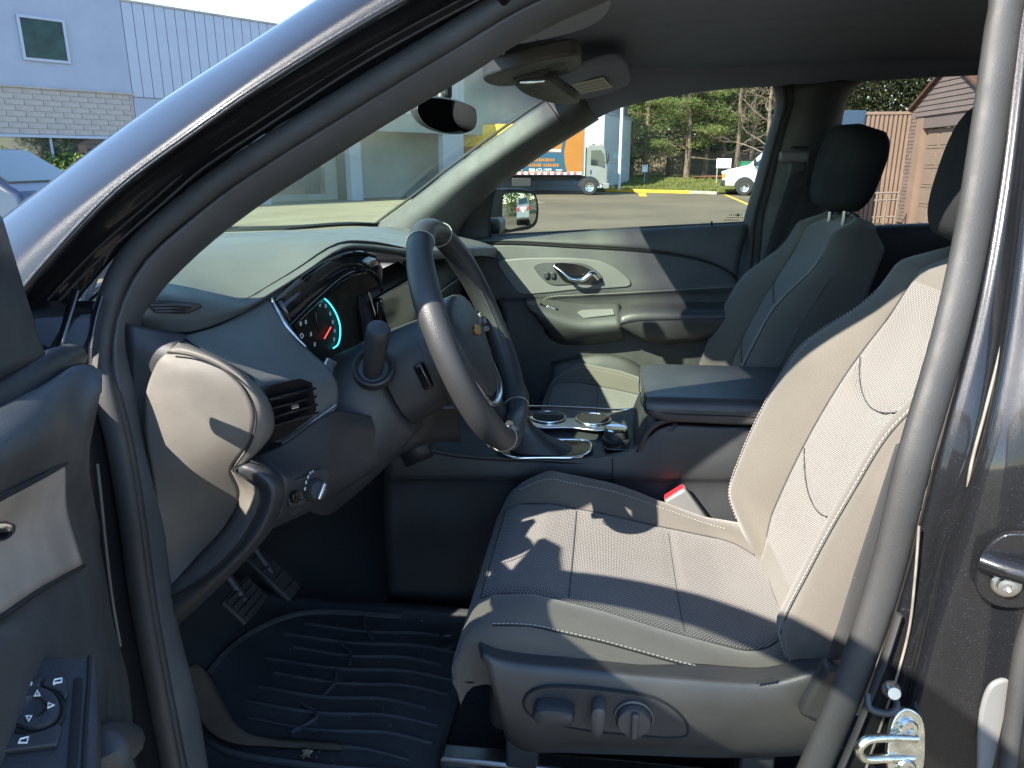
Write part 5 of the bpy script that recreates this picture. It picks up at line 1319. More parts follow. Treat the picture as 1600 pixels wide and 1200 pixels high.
blob('hub_shell', [(-.085, .035), (-.04, .062), (.04, .062), (.085, .035), (.10, -.01), (.075, -.06), (.045, -.11), (-.045, -.11), (-.075, -.06), (-.10, -.01)], -.045, -.004, M['pl_black'], .006)
blob('airbag_cover', [(a * 1.14, b * 1.10) for a, b in ((-.074, .040), (-.035, .060), (.035, .060), (.074, .040), (.080, .0), (.066, -.045), (.036, -.086), (.0, -.094), (-.036, -.086), (-.066, -.045), (-.080, 0))], -.01, .012, M['leather'], .010)
for s in (-1, 1):
    blob('wheel_spoke', [(s * .07, .020), (s * .11, .020), (s * .146, .018), (s * .148, -.018), (s * .12, -.030), (s * .075, -.045)], -.010, .004, M['pl_black'], .003)
    tube('spoke_arm', [Wh(s * .115, -.002, -.006), Wh(s * .142, -.002, -.004), W(s * .163, -.002, -.012)], [.017, .015, .012], M['pl_black'], wheel, res=10, flat=.55)
    blob('switch_pad', [(s * .085, .016), (s * .125, .017), (s * .138, .006), (s * .134, -.018), (s * .105, -.028), (s * .084, -.014)], .0, .006, M['gloss'], .002)
    for (a, b) in ((.10, .004), (.118, .010), (.132, -.004), (.112, -.014), (.128, -.017)):
        rbox('wheel_button', Wh(s * a, b, .010), (.013, .009, .005), M['pl_grey'], wheel, .0018, basis(wn_, wl))
    blob('wheel_spoke', [(s * .018, -.085), (s * .040, -.088), (s * .062, -.135), (s * .066, -.168), (s * .038, -.172), (s * .030, -.135)], -.020, .0, M['pl_black'], .003)
    tube('spoke_trim', [Wh(s * .082, -.036, .004), Wh(s * .074, -.062, .006), Wh(s * .056, -.100, .008), Wh(s * .028, -.113, .008), Wh(0, -.116, .008)], [.003, .0052, .0062, .0062, .006], M['satin'], wheel, res=10, flat=.6)
bow = [(-.021, -.0045), (-.021, .0045), (-.0085, .0045), (-.0085, .0085), (.0085, .0085), (.0085, .0045), (.021, .0045), (.0175, -.0045), (.0085, -.0045), (.0085, -.0085), (-.0085, -.0085), (-.0085, -.0045)]
bow = [(a - .004 * (b / .0085), b) for a, b in bow]
prism('emblem', [Wh(a, b + .005, .0222) for a, b in bow], wn_ * .003, M['gold'], wheel, .0006)

# ================================================================ centre console
CY = -.130
ctop = [(600, 690), (650, 702), (700, 711), (800, 715), (925, 715), (985, 703), (1011, 685), (1036, 667), (1120, 667), (1215, 668), (1330, 670)]
cons = part(patch('centre_console', [[A(x, y - 2, CY + .016) for x, y in ctop], [A(x, y, CY + .004) for x, y in ctop], [A(x, y + 9, CY) for x, y in ctop], [A(x, 745 if x < 960 else max(y + 16, 745), CY - .004) for x, y in ctop], [A(x, 756 if x < 960 else max(y + 30, 757), CY + .004) for x, y in ctop], [A(x, 830, CY + .004) for x, y in ctop], [Vector((A(x, 830, CY).x, CY + .01, .45)) for x, y in ctop]], M['pl_dash'], None, thick=.008, nu=44, nv=5))
tube('seam_line', [A(957, 718, CY - .003), A(957, 735, CY - .006), A(957, 746, CY - .007), A(957, 757, CY), A(957, 790, CY), A(957, 830, CY)], .0013, M['seam'], cons, res=5)
tube('seam_line', [A(640, 750, CY - .003), A(760, 750, CY - .002), A(957, 748, CY - .004)], .0022, M['seam'], cons, res=5)
zt = A(800, 715, CY).z
# far wall and deck
patch('console_deck', [[Vector((x, -.130, z)) for x, z in ((-.42, zt + .03), (-.30, zt + .003), (-.1, zt), (.03, zt + .002), (.10, zt + .03), (.15, zt + .09))], [Vector((x, 0, z)) for x, z in ((-.42, zt + .03), (-.30, zt + .004), (-.1, zt + .002), (.03, zt + .003), (.10, zt + .03), (.15, zt + .09))], [Vector((x, .140, z)) for x, z in ((-.42, zt + .035), (-.30, zt + .012), (-.1, zt + .012), (.03, zt + .012), (.10, zt + .04), (.15, zt + .10))], [Vector((x, .150, .45)) for x, z in ((-.42, 0), (-.30, 0), (-.1, 0), (.03, 0), (.10, 0), (.15, 0))]], M['pl_dash'], cons, thick=.008, nu=30, nv=6, toward=(0, 0, 3))
patch('console_side', [[Vector((x, .150, zt + .05)) for x in (.10, .3, .6)], [Vector((x, .152, .45)) for x in (.10, .3, .6)]], M['pl_dash'], cons, thick=.008, nu=6, nv=4, toward=(0, 3, 1))
dk = zt + .006
bez = [AZ(x, y, dk) for x, y in ((778, 704), (786, 694), (812, 689), (880, 687), (915, 689), (924, 696), (920, 707), (906, 714), (850, 715), (795, 714))]
tube('shifter_bezel', bez, .0032, M['chrome'], cons, res=8, n=5, closed=True)
prism('shifter_plate', [p + Vector((0, 0, -.002)) for p in bez], (0, 0, .003), M['gloss'], cons, 0, 4)
sb = AZ(838, 700, dk)
def hring(c, rx, ry, n=20): return ell(c, (rx, 0, 0), (0, ry, 0), n, 2.6)
loftc('shifter_boot', [hring(sb + Vector((.01, 0, 0)), .068, .042), hring(sb + Vector((.0, 0, .012)), .056, .036), hring(sb + Vector((-.012, 0, .026)), .036, .026), hring(sb + Vector((-.026, 0, .05)), .019, .017), hring(sb + Vector((-.034, 0, .075)), .014, .014)], M['leather'], cons)
loftc('shifter_knob', [hring(sb + Vector((-.034, 0, .070)), .013, .013), hring(sb + Vector((-.037, 0, .085)), .021, .022), hring(sb + Vector((-.042, 0, .115)), .025, .027), hring(sb + Vector((-.047, 0, .135)), .022, .025), hring(sb + Vector((-.05, 0, .142)), .010, .012)], M['leather'], cons)
# cup holder insert with bright trim on the passenger half
cu = [Vector((x, y, dk + .008)) for x, y in ((-.17, .03), (-.14, .012), (-.06, .02), (.0, .010), (.055, .025), (.07, .075), (.055, .125), (-.06, .132), (-.15, .128), (-.175, .08))]
prism('holder_plate', cu, (0, 0, .004), M['satin'], cons, .0015, 4)
for cx_ in (-.115, -.012):
    c_ = Vector((cx_, .078, dk + .0135))
    lathe('cup_holder', [(.041, 0), (.041, .0018), (.0385, .002), (.037, -.001), (.036, -.0014)], c_, (0, 0, 1), M['chrome'], cons, res=32)
    lathe('holder_well', [(.0365, .0006), (.0364, .0009), (.001, .0009)], c_, (0, 0, 1), M['seam'], cons, res=32)
tube('bright_edge', [Vector((x, y, z)) for x, y, z in ((-.27, .125, dk + .014), (-.16, .139, dk + .018), (-.05, .142, dk + .018), (.05, .140, dk + .018), (.095, .130, dk + .028))], .004, M['chrome'], cons, res=8, flat=.6)
kb = AZ(962, 688, dk)
lathe('mode_knob', [(.030, 0), (.030, .006), (.026, .008), (.025, .026), (.023, .029), (.006, .029)], kb, (0, 0, 1), M['pl_black'], cons, res=30)
lathe('knob_ring', [(.0252, .0255), (.0255, .0275), (.0235, .0295), (.0225, .0292)], kb, (0, 0, 1), M['chrome'], cons, res=30)
rbox('console_socket', AZ(963, 704, dk) + Vector((0, 0, .003)), (.05, .018, .010), M['gloss'], cons, .003)
# armrest lid: rounded padded box with a stitched edge
def sec(x, z0, z1, y0, y1, r, n=6):
    pts = []
    for cx_, cz_, a0 in ((y1 - r, z1 - r, 0), (y0 + r, z1 - r, 90), (y0 + r * .5, z0 + r * .5, 180), (y1 - r * .5, z0 + r * .5, 270)):
        rr = r if a0 < 180 else r * .5
        for k in range(n + 1):
            a = R(a0 + 90 * k / n); pts.append(Vector((x, cx_ + rr * math.cos(a), cz_ + rr * math.sin(a))))
    return pts
ztop = A(1100, 600, -.03).z
zl = A(1100, 664, -.150).z
secs = [(.098, zl + .030, ztop - .020, -.120, .105, .012), (.088, zl + .022, ztop - .008, -.138, .125, .02), (.092, zl + .014, ztop - .002, -.146, .133, .024), (.108, zl + .006, ztop, -.150, .137, .024), (.135, zl + .001, ztop + .001, -.151, .138, .024), (.25, zl, ztop + .002, -.151, .138, .024), (.40, zl, ztop + .002, -.151, .138, .024), (.56, zl, ztop - .002, -.151, .138, .024)]
lid = loftc('armrest_lid', [sec(*s) for s in secs], M['padleather'], cons)
stitch('lid_stitching', [Vector((x, y, z)) for x, y, z in ((.090, .06, ztop - .006), (.086, -.06, ztop - .010), (.095, -.135, ztop - .018), (.13, -.1505, ztop - .020), (.25, -.1515, ztop - .020), (.45, -.1515, ztop - .020))], M['threadd'], cons, lift=.001)
tube('seam_line', [Vector((x, y, z)) for x, y, z in ((.087, .06, ztop - .012), (.083, -.06, ztop - .016), (.0925, -.137, ztop - .024), (.13, -.1512, ztop - .0265), (.25, -.1522, ztop - .027), (.45, -.1522, ztop - .027))], .0012, M['seam'], cons, res=5)
patch('console_box', [[Vector((.075, y, zt + .02)) for y in (-.13, 0, .13)], [Vector((.10, y, zl - .015)) for y in (-.135, 0, .13)], [Vector((.15, y, zl + .012)) for y in (-.14, 0, .13)], [Vector((.56, y, zl + .012)) for y in (-.14, 0, .13)]], M['pl_dash'], cons, thick=.01, nu=10, nv=5, toward=(-1, 0, 2))
# ================================================================ passenger door (far side, closed)
def rowP(l, off): return [AP(x, y, off) for x, y in l]
pdoor = part(patch('passenger_door', [
    rowP([(700, 382), (790, 380), (887, 384), (1000, 391), (1112, 411), (1150, 432)], -.052),
    rowP([(720, 418), (800, 416), (880, 415), (980, 420), (1080, 430), (1155, 440)], -.064),
    rowP([(760, 464), (820, 462), (880, 460), (962, 457), (1060, 452), (1155, 447)], -.074),
    rowP([(780, 474), (830, 474), (890, 474), (962, 470), (1060, 464), (1155, 460)], -.066),
    rowP([(790, 530), (840, 534), (900, 536), (1000, 538), (1080, 536), (1155, 532)], -.066),
    rowP([(790, 600), (840, 600), (900, 600), (1000, 600), (1080, 600), (1155, 600)], -.058),
    rowP([(790, 690), (840, 690), (900, 690), (1000, 690), (1080, 690), (1155, 690)], -.056),
    rowP([(790, 780), (840, 780), (900, 780), (1000, 780), (1080, 780), (1155, 780)], -.05)], M['pl_door'], None, thick=.02, nu=40, nv=6))
patch('belt_cap', [rowP([(690, 372), (850, 364), (1000, 356), (1172, 347)], .010), rowP([(690, 376), (850, 367), (1000, 360), (1170, 352)], -.030), rowP([(695, 380), (790, 375), (887, 379), (1037, 390), (1112, 407), (1152, 428)], -.058), rowP([(700, 383), (790, 381), (887, 385.5), (1037, 396), (1112, 412), (1152, 433)], -.050)], M['pl_door'], pdoor, thick=.008, nu=40, nv=6)
tube('seam_line', rowP([(700, 382), (790, 380), (887, 385), (1037, 395.5), (1112, 412), (1150, 431)], -.056), .0022, M['seam'], pdoor, res=5)
tube('lock_pin', [AP(1112, 356, -.02), AP(1112, 346, -.02)], .003, M['pl_black'], pdoor, res=8, smooth_path=False)
tube('window_seal', rowP([(700, 371), (850, 364.5), (1000, 356.5), (1166, 348.5)], -.004), .005, M['rubber'], pdoor, res=6)
hpl = prism('handle_plate', rowP([(778, 410), (800, 405), (850, 403), (905, 404), (940, 409), (965, 421), (984, 438), (985, 446), (960, 450), (900, 453), (840, 459), (812, 459), (795, 440)], -.078), (0, .012, 0), M['pl_grey'], pdoor, .003, 4)
prism('handle_bezel', rowP([(834, 416), (842, 411), (880, 410), (912, 412), (932, 423), (942, 436), (938, 443), (900, 444), (862, 445), (848, 436)], -.0815), (0, .006, 0), M['pl_door'], pdoor, .002, 4)
prism('handle_cup', rowP([(864, 413), (905, 414), (924, 423), (936, 435), (932, 441), (905, 442), (884, 441), (873, 430)], -.0835), (0, .004, 0), M['gloss'], pdoor, .001, 4)
tube('handle_lever', [AP(866, 416, -.088), AP(878, 425, -.100), AP(892, 436, -.110), AP(910, 437, -.112), AP(926, 427, -.106), AP(935, 436, -.094)], [.003, .004, .0055, .007, .008, .005], M['chrome'], pdoor, res=12)
for k in (0, 1): rbox('lock_switch', AP(854 + 10 * k, 430, -.086), (.014, .006, .020), M['pl_black'], pdoor, .003)
stitch('door_stitching', rowP([(846, 470), (858, 464), (900, 461), (962, 458), (1060, 452.5), (1142, 448)], -.078), M['thread'], pdoor)
# armrest: moulded shelf with pull cup and switch, then the padded elbow rest
patch('armrest_shelf', [rowP([(822, 466), (850, 466), (906, 474), (968, 474)], -.064), rowP([(822, 469), (850, 474), (906, 487), (968, 486)], -.105), rowP([(823, 474), (852, 486), (906, 502), (968, 500)], -.140), rowP([(826, 482), (856, 500), (908, 514), (970, 510)], -.146), rowP([(850, 512), (868, 530), (905, 534), (975, 528)], -.105), rowP([(850, 520), (868, 536), (905, 540), (975, 534)], -.060)], M['pl_door'], pdoor, thick=.008, nu=24, nv=6)
prism('pull_cup', [AP(902, 489, -.112), AP(908, 485, -.100), AP(958, 483, -.100), AP(960, 492, -.128), AP(912, 497, -.132)], (0, 0, .0015), M['pl_grey'], pdoor, .0005)
rbox('window_switch', AP(862, 481, -.118), (.030, .014, .010), M['satin'], pdoor, .003, basis((.25, -.2, .95), (1, 0, -.25)))
rbox('switch_base', AP(858, 480, -.113), (.060, .022, .006), M['gloss'], pdoor, .002, basis((.25, -.2, .95), (1, 0, -.25)))
patch('elbow_rest', [rowP([(968, 480), (990, 474), (1060, 472), (1155, 472)], -.06), rowP([(967, 487), (985, 480), (1060, 478), (1155, 478)], -.105), rowP([(967, 496), (988, 490), (1060, 488), (1155, 488)], -.140), rowP([(969, 508), (994, 503), (1060, 501), (1155, 500)], -.148), rowP([(985, 521), (1010, 530), (1040, 532), (1155, 520)], -.130), rowP([(990, 526), (1012, 536), (1040, 538), (1155, 526)], -.060)], M['padleather'], pdoor, thick=.008, nu=24, nv=6)
tube('seam_line', rowP([(968, 506), (994, 500.5), (1060, 498.5), (1150, 498)], -.1505), .0013, M['seam'], pdoor, res=5)
stitch('elbow_stitching', rowP([(972, 503), (994, 497.5), (1060, 495.5), (1150, 495)], -.1490), M['threadd'], pdoor)
# map pocket bulging at the foot of the door
patch('map_pocket', [rowP([(860, 566), (905, 556), (945, 552), (985, 562), (1020, 590), (1040, 640)], -.062), rowP([(865, 575), (908, 562), (945, 558), (985, 570), (1018, 600), (1038, 645)], -.10), rowP([(850, 660), (900, 650), (950, 650), (990, 655), (1018, 665), (1038, 680)], -.115), rowP([(850, 760), (900, 760), (950, 760), (990, 760), (1018, 760), (1038, 760)], -.09)], M['pl_door'], pdoor, thick=.01, nu=24, nv=5)
# rear passenger door inside and rear bench
part(patch('rear_door', [rowP([(1276, 356), (1400, 350), (1520, 346), (1700, 340)], .01), rowP([(1276, 362), (1400, 356), (1520, 352), (1700, 346)], -.05), rowP([(1270, 480), (1400, 476), (1520, 470), (1700, 466)], -.06), rowP([(1270, 760), (1400, 760), (1520, 760), (1700, 760)], -.05)], M['pl_black'], None, thick=.02, nu=20, nv=5))
bench = part(patch('rear_bench', [[Vector((x, y, z)) for x, z in ((.98, .62), (1.0, .78), (1.1, .80), (1.28, .76), (1.34, .82), (1.36, 1.05), (1.39, 1.16), (1.41, 1.0))] for y in (-.62, -.3, 0, .3, .62)], M['bolster'], None, thick=.03, nu=30, nv=3, toward=(.5, 0, 2)))
# outside mirror on the far door, with a triangular sail
part(patch('mirror_sail', [rowP([(676, 386), (712, 352), (742, 320), (772, 291)], -.030), rowP([(720, 380), (738, 352), (756, 322), (774, 292)], -.026), rowP([(768, 374), (766, 350), (768, 322), (776, 293)], -.020)], M['pl_black'], None, thick=.012, nu=14, nv=5))
xm = A(806, 330, 1.00); xn = Vector((.90, -.43, .02)).normalized()
ho = [(757, 330), (757, 308), (764, 297), (790, 294), (822, 295), (838, 302), (843, 320), (842, 345), (835, 356), (810, 362), (780, 366), (762, 364)]
xo = [onplane(x, y, xm, xn) for x, y in ho]
xc = sum(xo, Vector()) / len(xo)
def shrink(c, pts, f, v): return [c + (p - c) * f + v for p in pts]
xs = cr(xo, 4, True)
def dome(name, pts, n, rad, mat, parent, rings=6):
    c = sum(pts, Vector()) / len(pts); vv = [c + n * 0]; ff = []; m = len(pts)
    for k in range(1, rings + 1):
        f = k / rings
        for p in pts:
            q = c + (p - c) * f; vv.append(q - n * ((q - c).length_squared / (2 * rad)))
    for i in range(m): ff.append((0, 1 + i, 1 + (i + 1) % m))
    for k in range(rings - 1):
        for i in range(m):
            a = 1 + k * m + i; b = 1 + k * m + (i + 1) % m; ff.append((a, a + m, b + m, b))
    return raw(name, vv, ff, mat, parent, sharp=180, recalc=False)
dm = part(loftc('door_mirror', [shrink(xc, xs, .95, xn * .0), shrink(xc, xs, 1.0, -xn * .012), shrink(xc, xs, .97, -xn * .05), shrink(xc, xs, .80, -xn * .10), shrink(xc, xs, .40, -xn * .13)], M['cluster'], None))
dm['label'] = 'outside mirror on the passenger door with a parked car reflected in it'
gl = [(787, 306), (792, 302), (815, 302), (834, 306), (838, 320), (836, 342), (830, 350), (810, 355), (792, 358), (786, 350)]
dome('mirror_glass', cr([onplane(x, y, xm, xn) + xn * .005 for x, y in gl], 4, True), xn, 1.3, M['mirror'], dm)
rbox('mirror_foot', A(762, 352, .86), (.10, .14, .05), M['pl_black'], dm, .015)

# ================================================================ driver door (near, swung open)
HX = Vector((-.63, -.93, 0)); DA = R(66)
du = Vector((math.cos(DA), -math.sin(DA), 0)); dn = Vector((math.sin(DA), math.cos(DA), 0))
def D(s, n, z): return HX + du * s + dn * n + Vector((0, 0, z))
def AD(x, y, n):
    d = ray(x, y); return CAM + d * (((HX + dn * n) - CAM).dot(dn) / d.dot(dn))
def rowD(l): return [AD(x, y, n) for x, y, n in l]
ddoor = part(patch('driver_door', [
    rowD([(-260, 750, .08), (-120, 690, .09), (0, 630, .10), (70, 598, .11), (125, 568, .13), (146, 571, .14)]),
    rowD([(-260, 765, .13), (-120, 704, .135), (0, 646, .135), (70, 612, .14), (130, 580, .15), (160, 594, .165)]),
    rowD([(-260, 830, .16), (-120, 772, .162), (0, 716, .162), (70, 680, .158), (125, 648, .15), (152, 640, .16)]),
    rowD([(-260, 900, .15), (-120, 840, .152), (0, 778, .150), (60, 747, .146), (104, 722, .14), (140, 705, .145)]),
    rowD([(-260, 970, .132), (-120, 912, .132), (0, 850, .130), (60, 822, .128), (108, 800, .120), (150, 795, .11)]),
    rowD([(-260, 1090, .138), (-120, 1024, .138), (0, 965, .138), (60, 924, .136), (132, 882, .124), (172, 880, .080)]),
    rowD([(-260, 1130, .15), (-120, 1066, .15), (0, 1004, .15), (70, 988, .146), (150, 975, .125), (196, 980, .070)]),
    rowD([(-260, 1200, .15), (-120, 1140, .15), (0, 1080, .15), (90, 1060, .146), (185, 1060, .12), (228, 1072, .060)]),
    rowD([(-260, 1360, .14), (-120, 1320, .14), (0, 1290, .14), (100, 1270, .14), (220, 1240, .105), (262, 1240, .045)])], M['pl_door'], None, thick=.012, nu=40, nv=6))
ddoor['label'] = 'open driver door with mirror switch pad on its armrest'
patch('door_inset', [
    rowD([(-260, 902, .153), (-120, 842, .155), (0, 780, .154), (60, 749, .150), (103, 725, .139)]),
    rowD([(-260, 970, .137), (-120, 912, .137), (0, 850, .135), (60, 822, .133), (106, 800, .126)]),
    rowD([(-260, 1086, .141), (-120, 1021, .141), (0, 961, .141), (60, 921, .139), (130, 881, .129)])], M['panel2'], ddoor, thick=.003, nu=30, nv=6)
tube('seam_line', rowD([(-100, 832, .154), (0, 779, .154), (60, 748, .150), (105, 723, .138)]), .0018, M['seam'], ddoor, res=5)
tube('seam_line', rowD([(-80, 1004, .141), (0, 966, .142), (60, 925, .140), (132, 884, .129)]), .0018, M['seam'], ddoor, res=5)
tube('belt_cap', rowD([(-200, 735, .10), (-60, 650, .105), (20, 605, .11), (70, 578, .115), (112, 558, .12), (122, 560, .115)]), [.018, .018, .017, .016, .013, .008], M['pl_black'], ddoor, res=12)
patch('sail_cover', [rowD([(-26, 334, .085), (-10, 330, .09), (4, 340, .085)]), rowD([(-22, 420, .10), (4, 414, .10), (26, 412, .095)]), rowD([(-18, 500, .11), (16, 495, .11), (50, 490, .105)]), rowD([(-14, 600, .12), (30, 576, .12), (72, 556, .12)])], M['pl_black'], ddoor, thick=.012, nu=16, nv=5)
# mid panel above: bounced light put into its paler tan
# outer shell, front edge, frame, glass, outside mirror
patch('door_skin', [[D(s, n, 1.14) for s, n in ((-.01, -.02), (.0, -.055), (.3, -.06), (.7, -.06), (1.03, -.055))], [D(s, n, .95) for s, n in ((-.02, -.02), (-.01, -.085), (.3, -.095), (.7, -.095), (1.04, -.085))], [D(s, n, .65) for s, n in ((-.02, -.02), (-.01, -.085), (.3, -.095), (.7, -.095), (1.04, -.085))], [D(s, n, .42) for s, n in ((0, -.02), (.0, -.055), (.3, -.06), (.7, -.06), (1.03, -.055))]], M['paint'], ddoor, thick=.01, nu=24, nv=5, toward=(-4, -3, 1))
patch('door_inner_frame', [[D(s, .03, 1.13) for s in (.0, .5, 1.03)], [D(s, .035, .75) for s in (0, .5, 1.03)], [D(s, .03, .42) for s in (0, .5, 1.03)]], M['pl_black'], ddoor, thick=.05, nu=10, nv=4)
def frn(z): return -.045 + (z - 1.15) * .36
fp = [(.05, 1.13), (.075, 1.20), (.115, 1.29), (.18, 1.37), (.32, 1.475), (.55, 1.555), (.80, 1.590), (.95, 1.570), (1.01, 1.50), (1.01, 1.30), (1.00, 1.12)]
tube('window_frame', [D(s, frn(z), z) for s, z in fp], .034, M['pl_black'], ddoor, res=10, n=6, flat=.55, nref=tuple(dn))
gpl = [(.06, 1.12), (.08, 1.2), (.12, 1.29), (.185, 1.365), (.32, 1.468), (.55, 1.548), (.80, 1.582), (.95, 1.56), (1.0, 1.5), (1.0, 1.12)]
raw('door_glass', [D(s, frn(z) - .004, z) for s, z in gpl], [tuple(range(len(gpl)))], M['doorglass'], ddoor, smooth=False)
mcn = D(.10, -.19, 1.235)
ms = ell(mcn, dn * .115, Vector((0, 0, .085)), 28, 3.0)
mb = loftc('mirror_housing', [shrink(mcn, ms, .96, du * .02), shrink(mcn, ms, 1.0, du * .0), shrink(mcn, ms, .95, -du * .05), shrink(mcn, ms, .7, -du * .10), shrink(mcn, ms, .2, -du * .125)], M['paint'], ddoor)
rbox('mirror_foot', D(.10, -.07, 1.165), (.09, .10, .05), M['pl_black'], ddoor, .012, basis((0, 0, 1), du))
# armrest with the switch pad
ac = AZ(70, 1110, 1.075); an = Vector((.20, -.12, .97)).normalized()
def AB(x, y, h=0.0): return onplane(x, y, ac, an) + an * h
pad = [AB(x, y) for x, y in ((-150, 1130), (-60, 1078), (0, 1054), (40, 1032), (72, 1024), (140, 1024), (151, 1030), (153, 1060), (152, 1290), (-170, 1300))]
prism('switch_pad', pad, -an * .05, M['pl_black'], ddoor, .004)
tube('pad_groove', [AB(x, y, .0005) for x, y in ((140, 1026), (139, 1060), (134, 1130), (128, 1250))], .0014, M['seam'], ddoor, res=6)
tube('pad_groove', [AB(x, y, .0005) for x, y in ((122, 1062), (118, 1120), (108, 1250))], .003, M['seam'], ddoor, res=6, flat=.4)
def btn(name, px, h=.004):
    return prism(name, [AB(x, y, .0) for x, y in px], an * h, M['pl_black'], ddoor, .0012, 0)
btn('mirror_button', [(14, 1090), (28, 1068), (66, 1064), (63, 1078), (40, 1082), (22, 1096)])
btn('mirror_button', [(70, 1064), (104, 1065), (107, 1090), (102, 1098), (92, 1086), (66, 1078)])
btn('fold_button', [(-60, 1150), (-10, 1140), (10, 1150), (40, 1154), (72, 1146), (92, 1136), (98, 1142), (90, 1170), (-70, 1190)])
dc = AB(52, 1113)
tube('dial_groove', [AB(52 + 48 * math.cos(a), 1113 + 37 * math.sin(a), .0012) for a in [2 * math.pi * k / 40 for k in range(40)]], .0016, M['seam'], ddoor, res=6, n=1, closed=True, smooth_path=False)
def abring(f, h): return [AB(52 + 43 * f * math.cos(a), 1112 + 33 * f * math.sin(a), h) for a in [2 * math.pi * k / 36 for k in range(36)]]
loftc('mirror_dial', [abring(1, 0), abring(1, .003), abring(.96, .0046), abring(.88, .005), abring(.52, .0045), abring(.46, .0030), abring(.3, .0024), abring(.03, .0024)], M['pl_black'], ddoor)
def icon(pts, h=.0056, closed=True): return tube('switch_print', [AB(x, y, h) for x, y in pts], .0007, M['white'], ddoor, res=5, n=1, closed=closed, smooth_path=False)
for (cx_, cy_, dx, dy) in ((59, 1093, 0, -1), (26, 1114, -1, 0), (80, 1112, 1, 0), (46, 1133, 0, 1)):
    icon([(cx_ + dx * 5, cy_ + dy * 4), (cx_ - dx * 4 + dy * 4, cy_ - dy * 4 + dx * 4), (cx_ - dx * 4 - dy * 4, cy_ - dy * 4 - dx * 4)])
icon([(38, 1071), (48, 1071), (50, 1077), (49, 1079), (46, 1077), (38, 1077)], .0046)
icon([(84, 1076), (86, 1070), (97, 1068), (97, 1074), (88, 1075), (84, 1078)], .0046)
icon([(30, 1169), (33, 1163), (45, 1160), (43, 1169)], .0046)
# pull handle rising behind the pad
tube('pull_handle', rowD([(175, 1215, .17), (166, 1180, .18), (160, 1168, .165), (172, 1158, .145), (195, 1160, .115)]), [.016, .014, .014, .016, .02], M['pl_door'], ddoor, res=12)
tube('handle_chrome', rowD([(-30, 835, .17), (0, 830, .168), (8, 826, .162)]), .006, M['chrome'], ddoor, res=10)

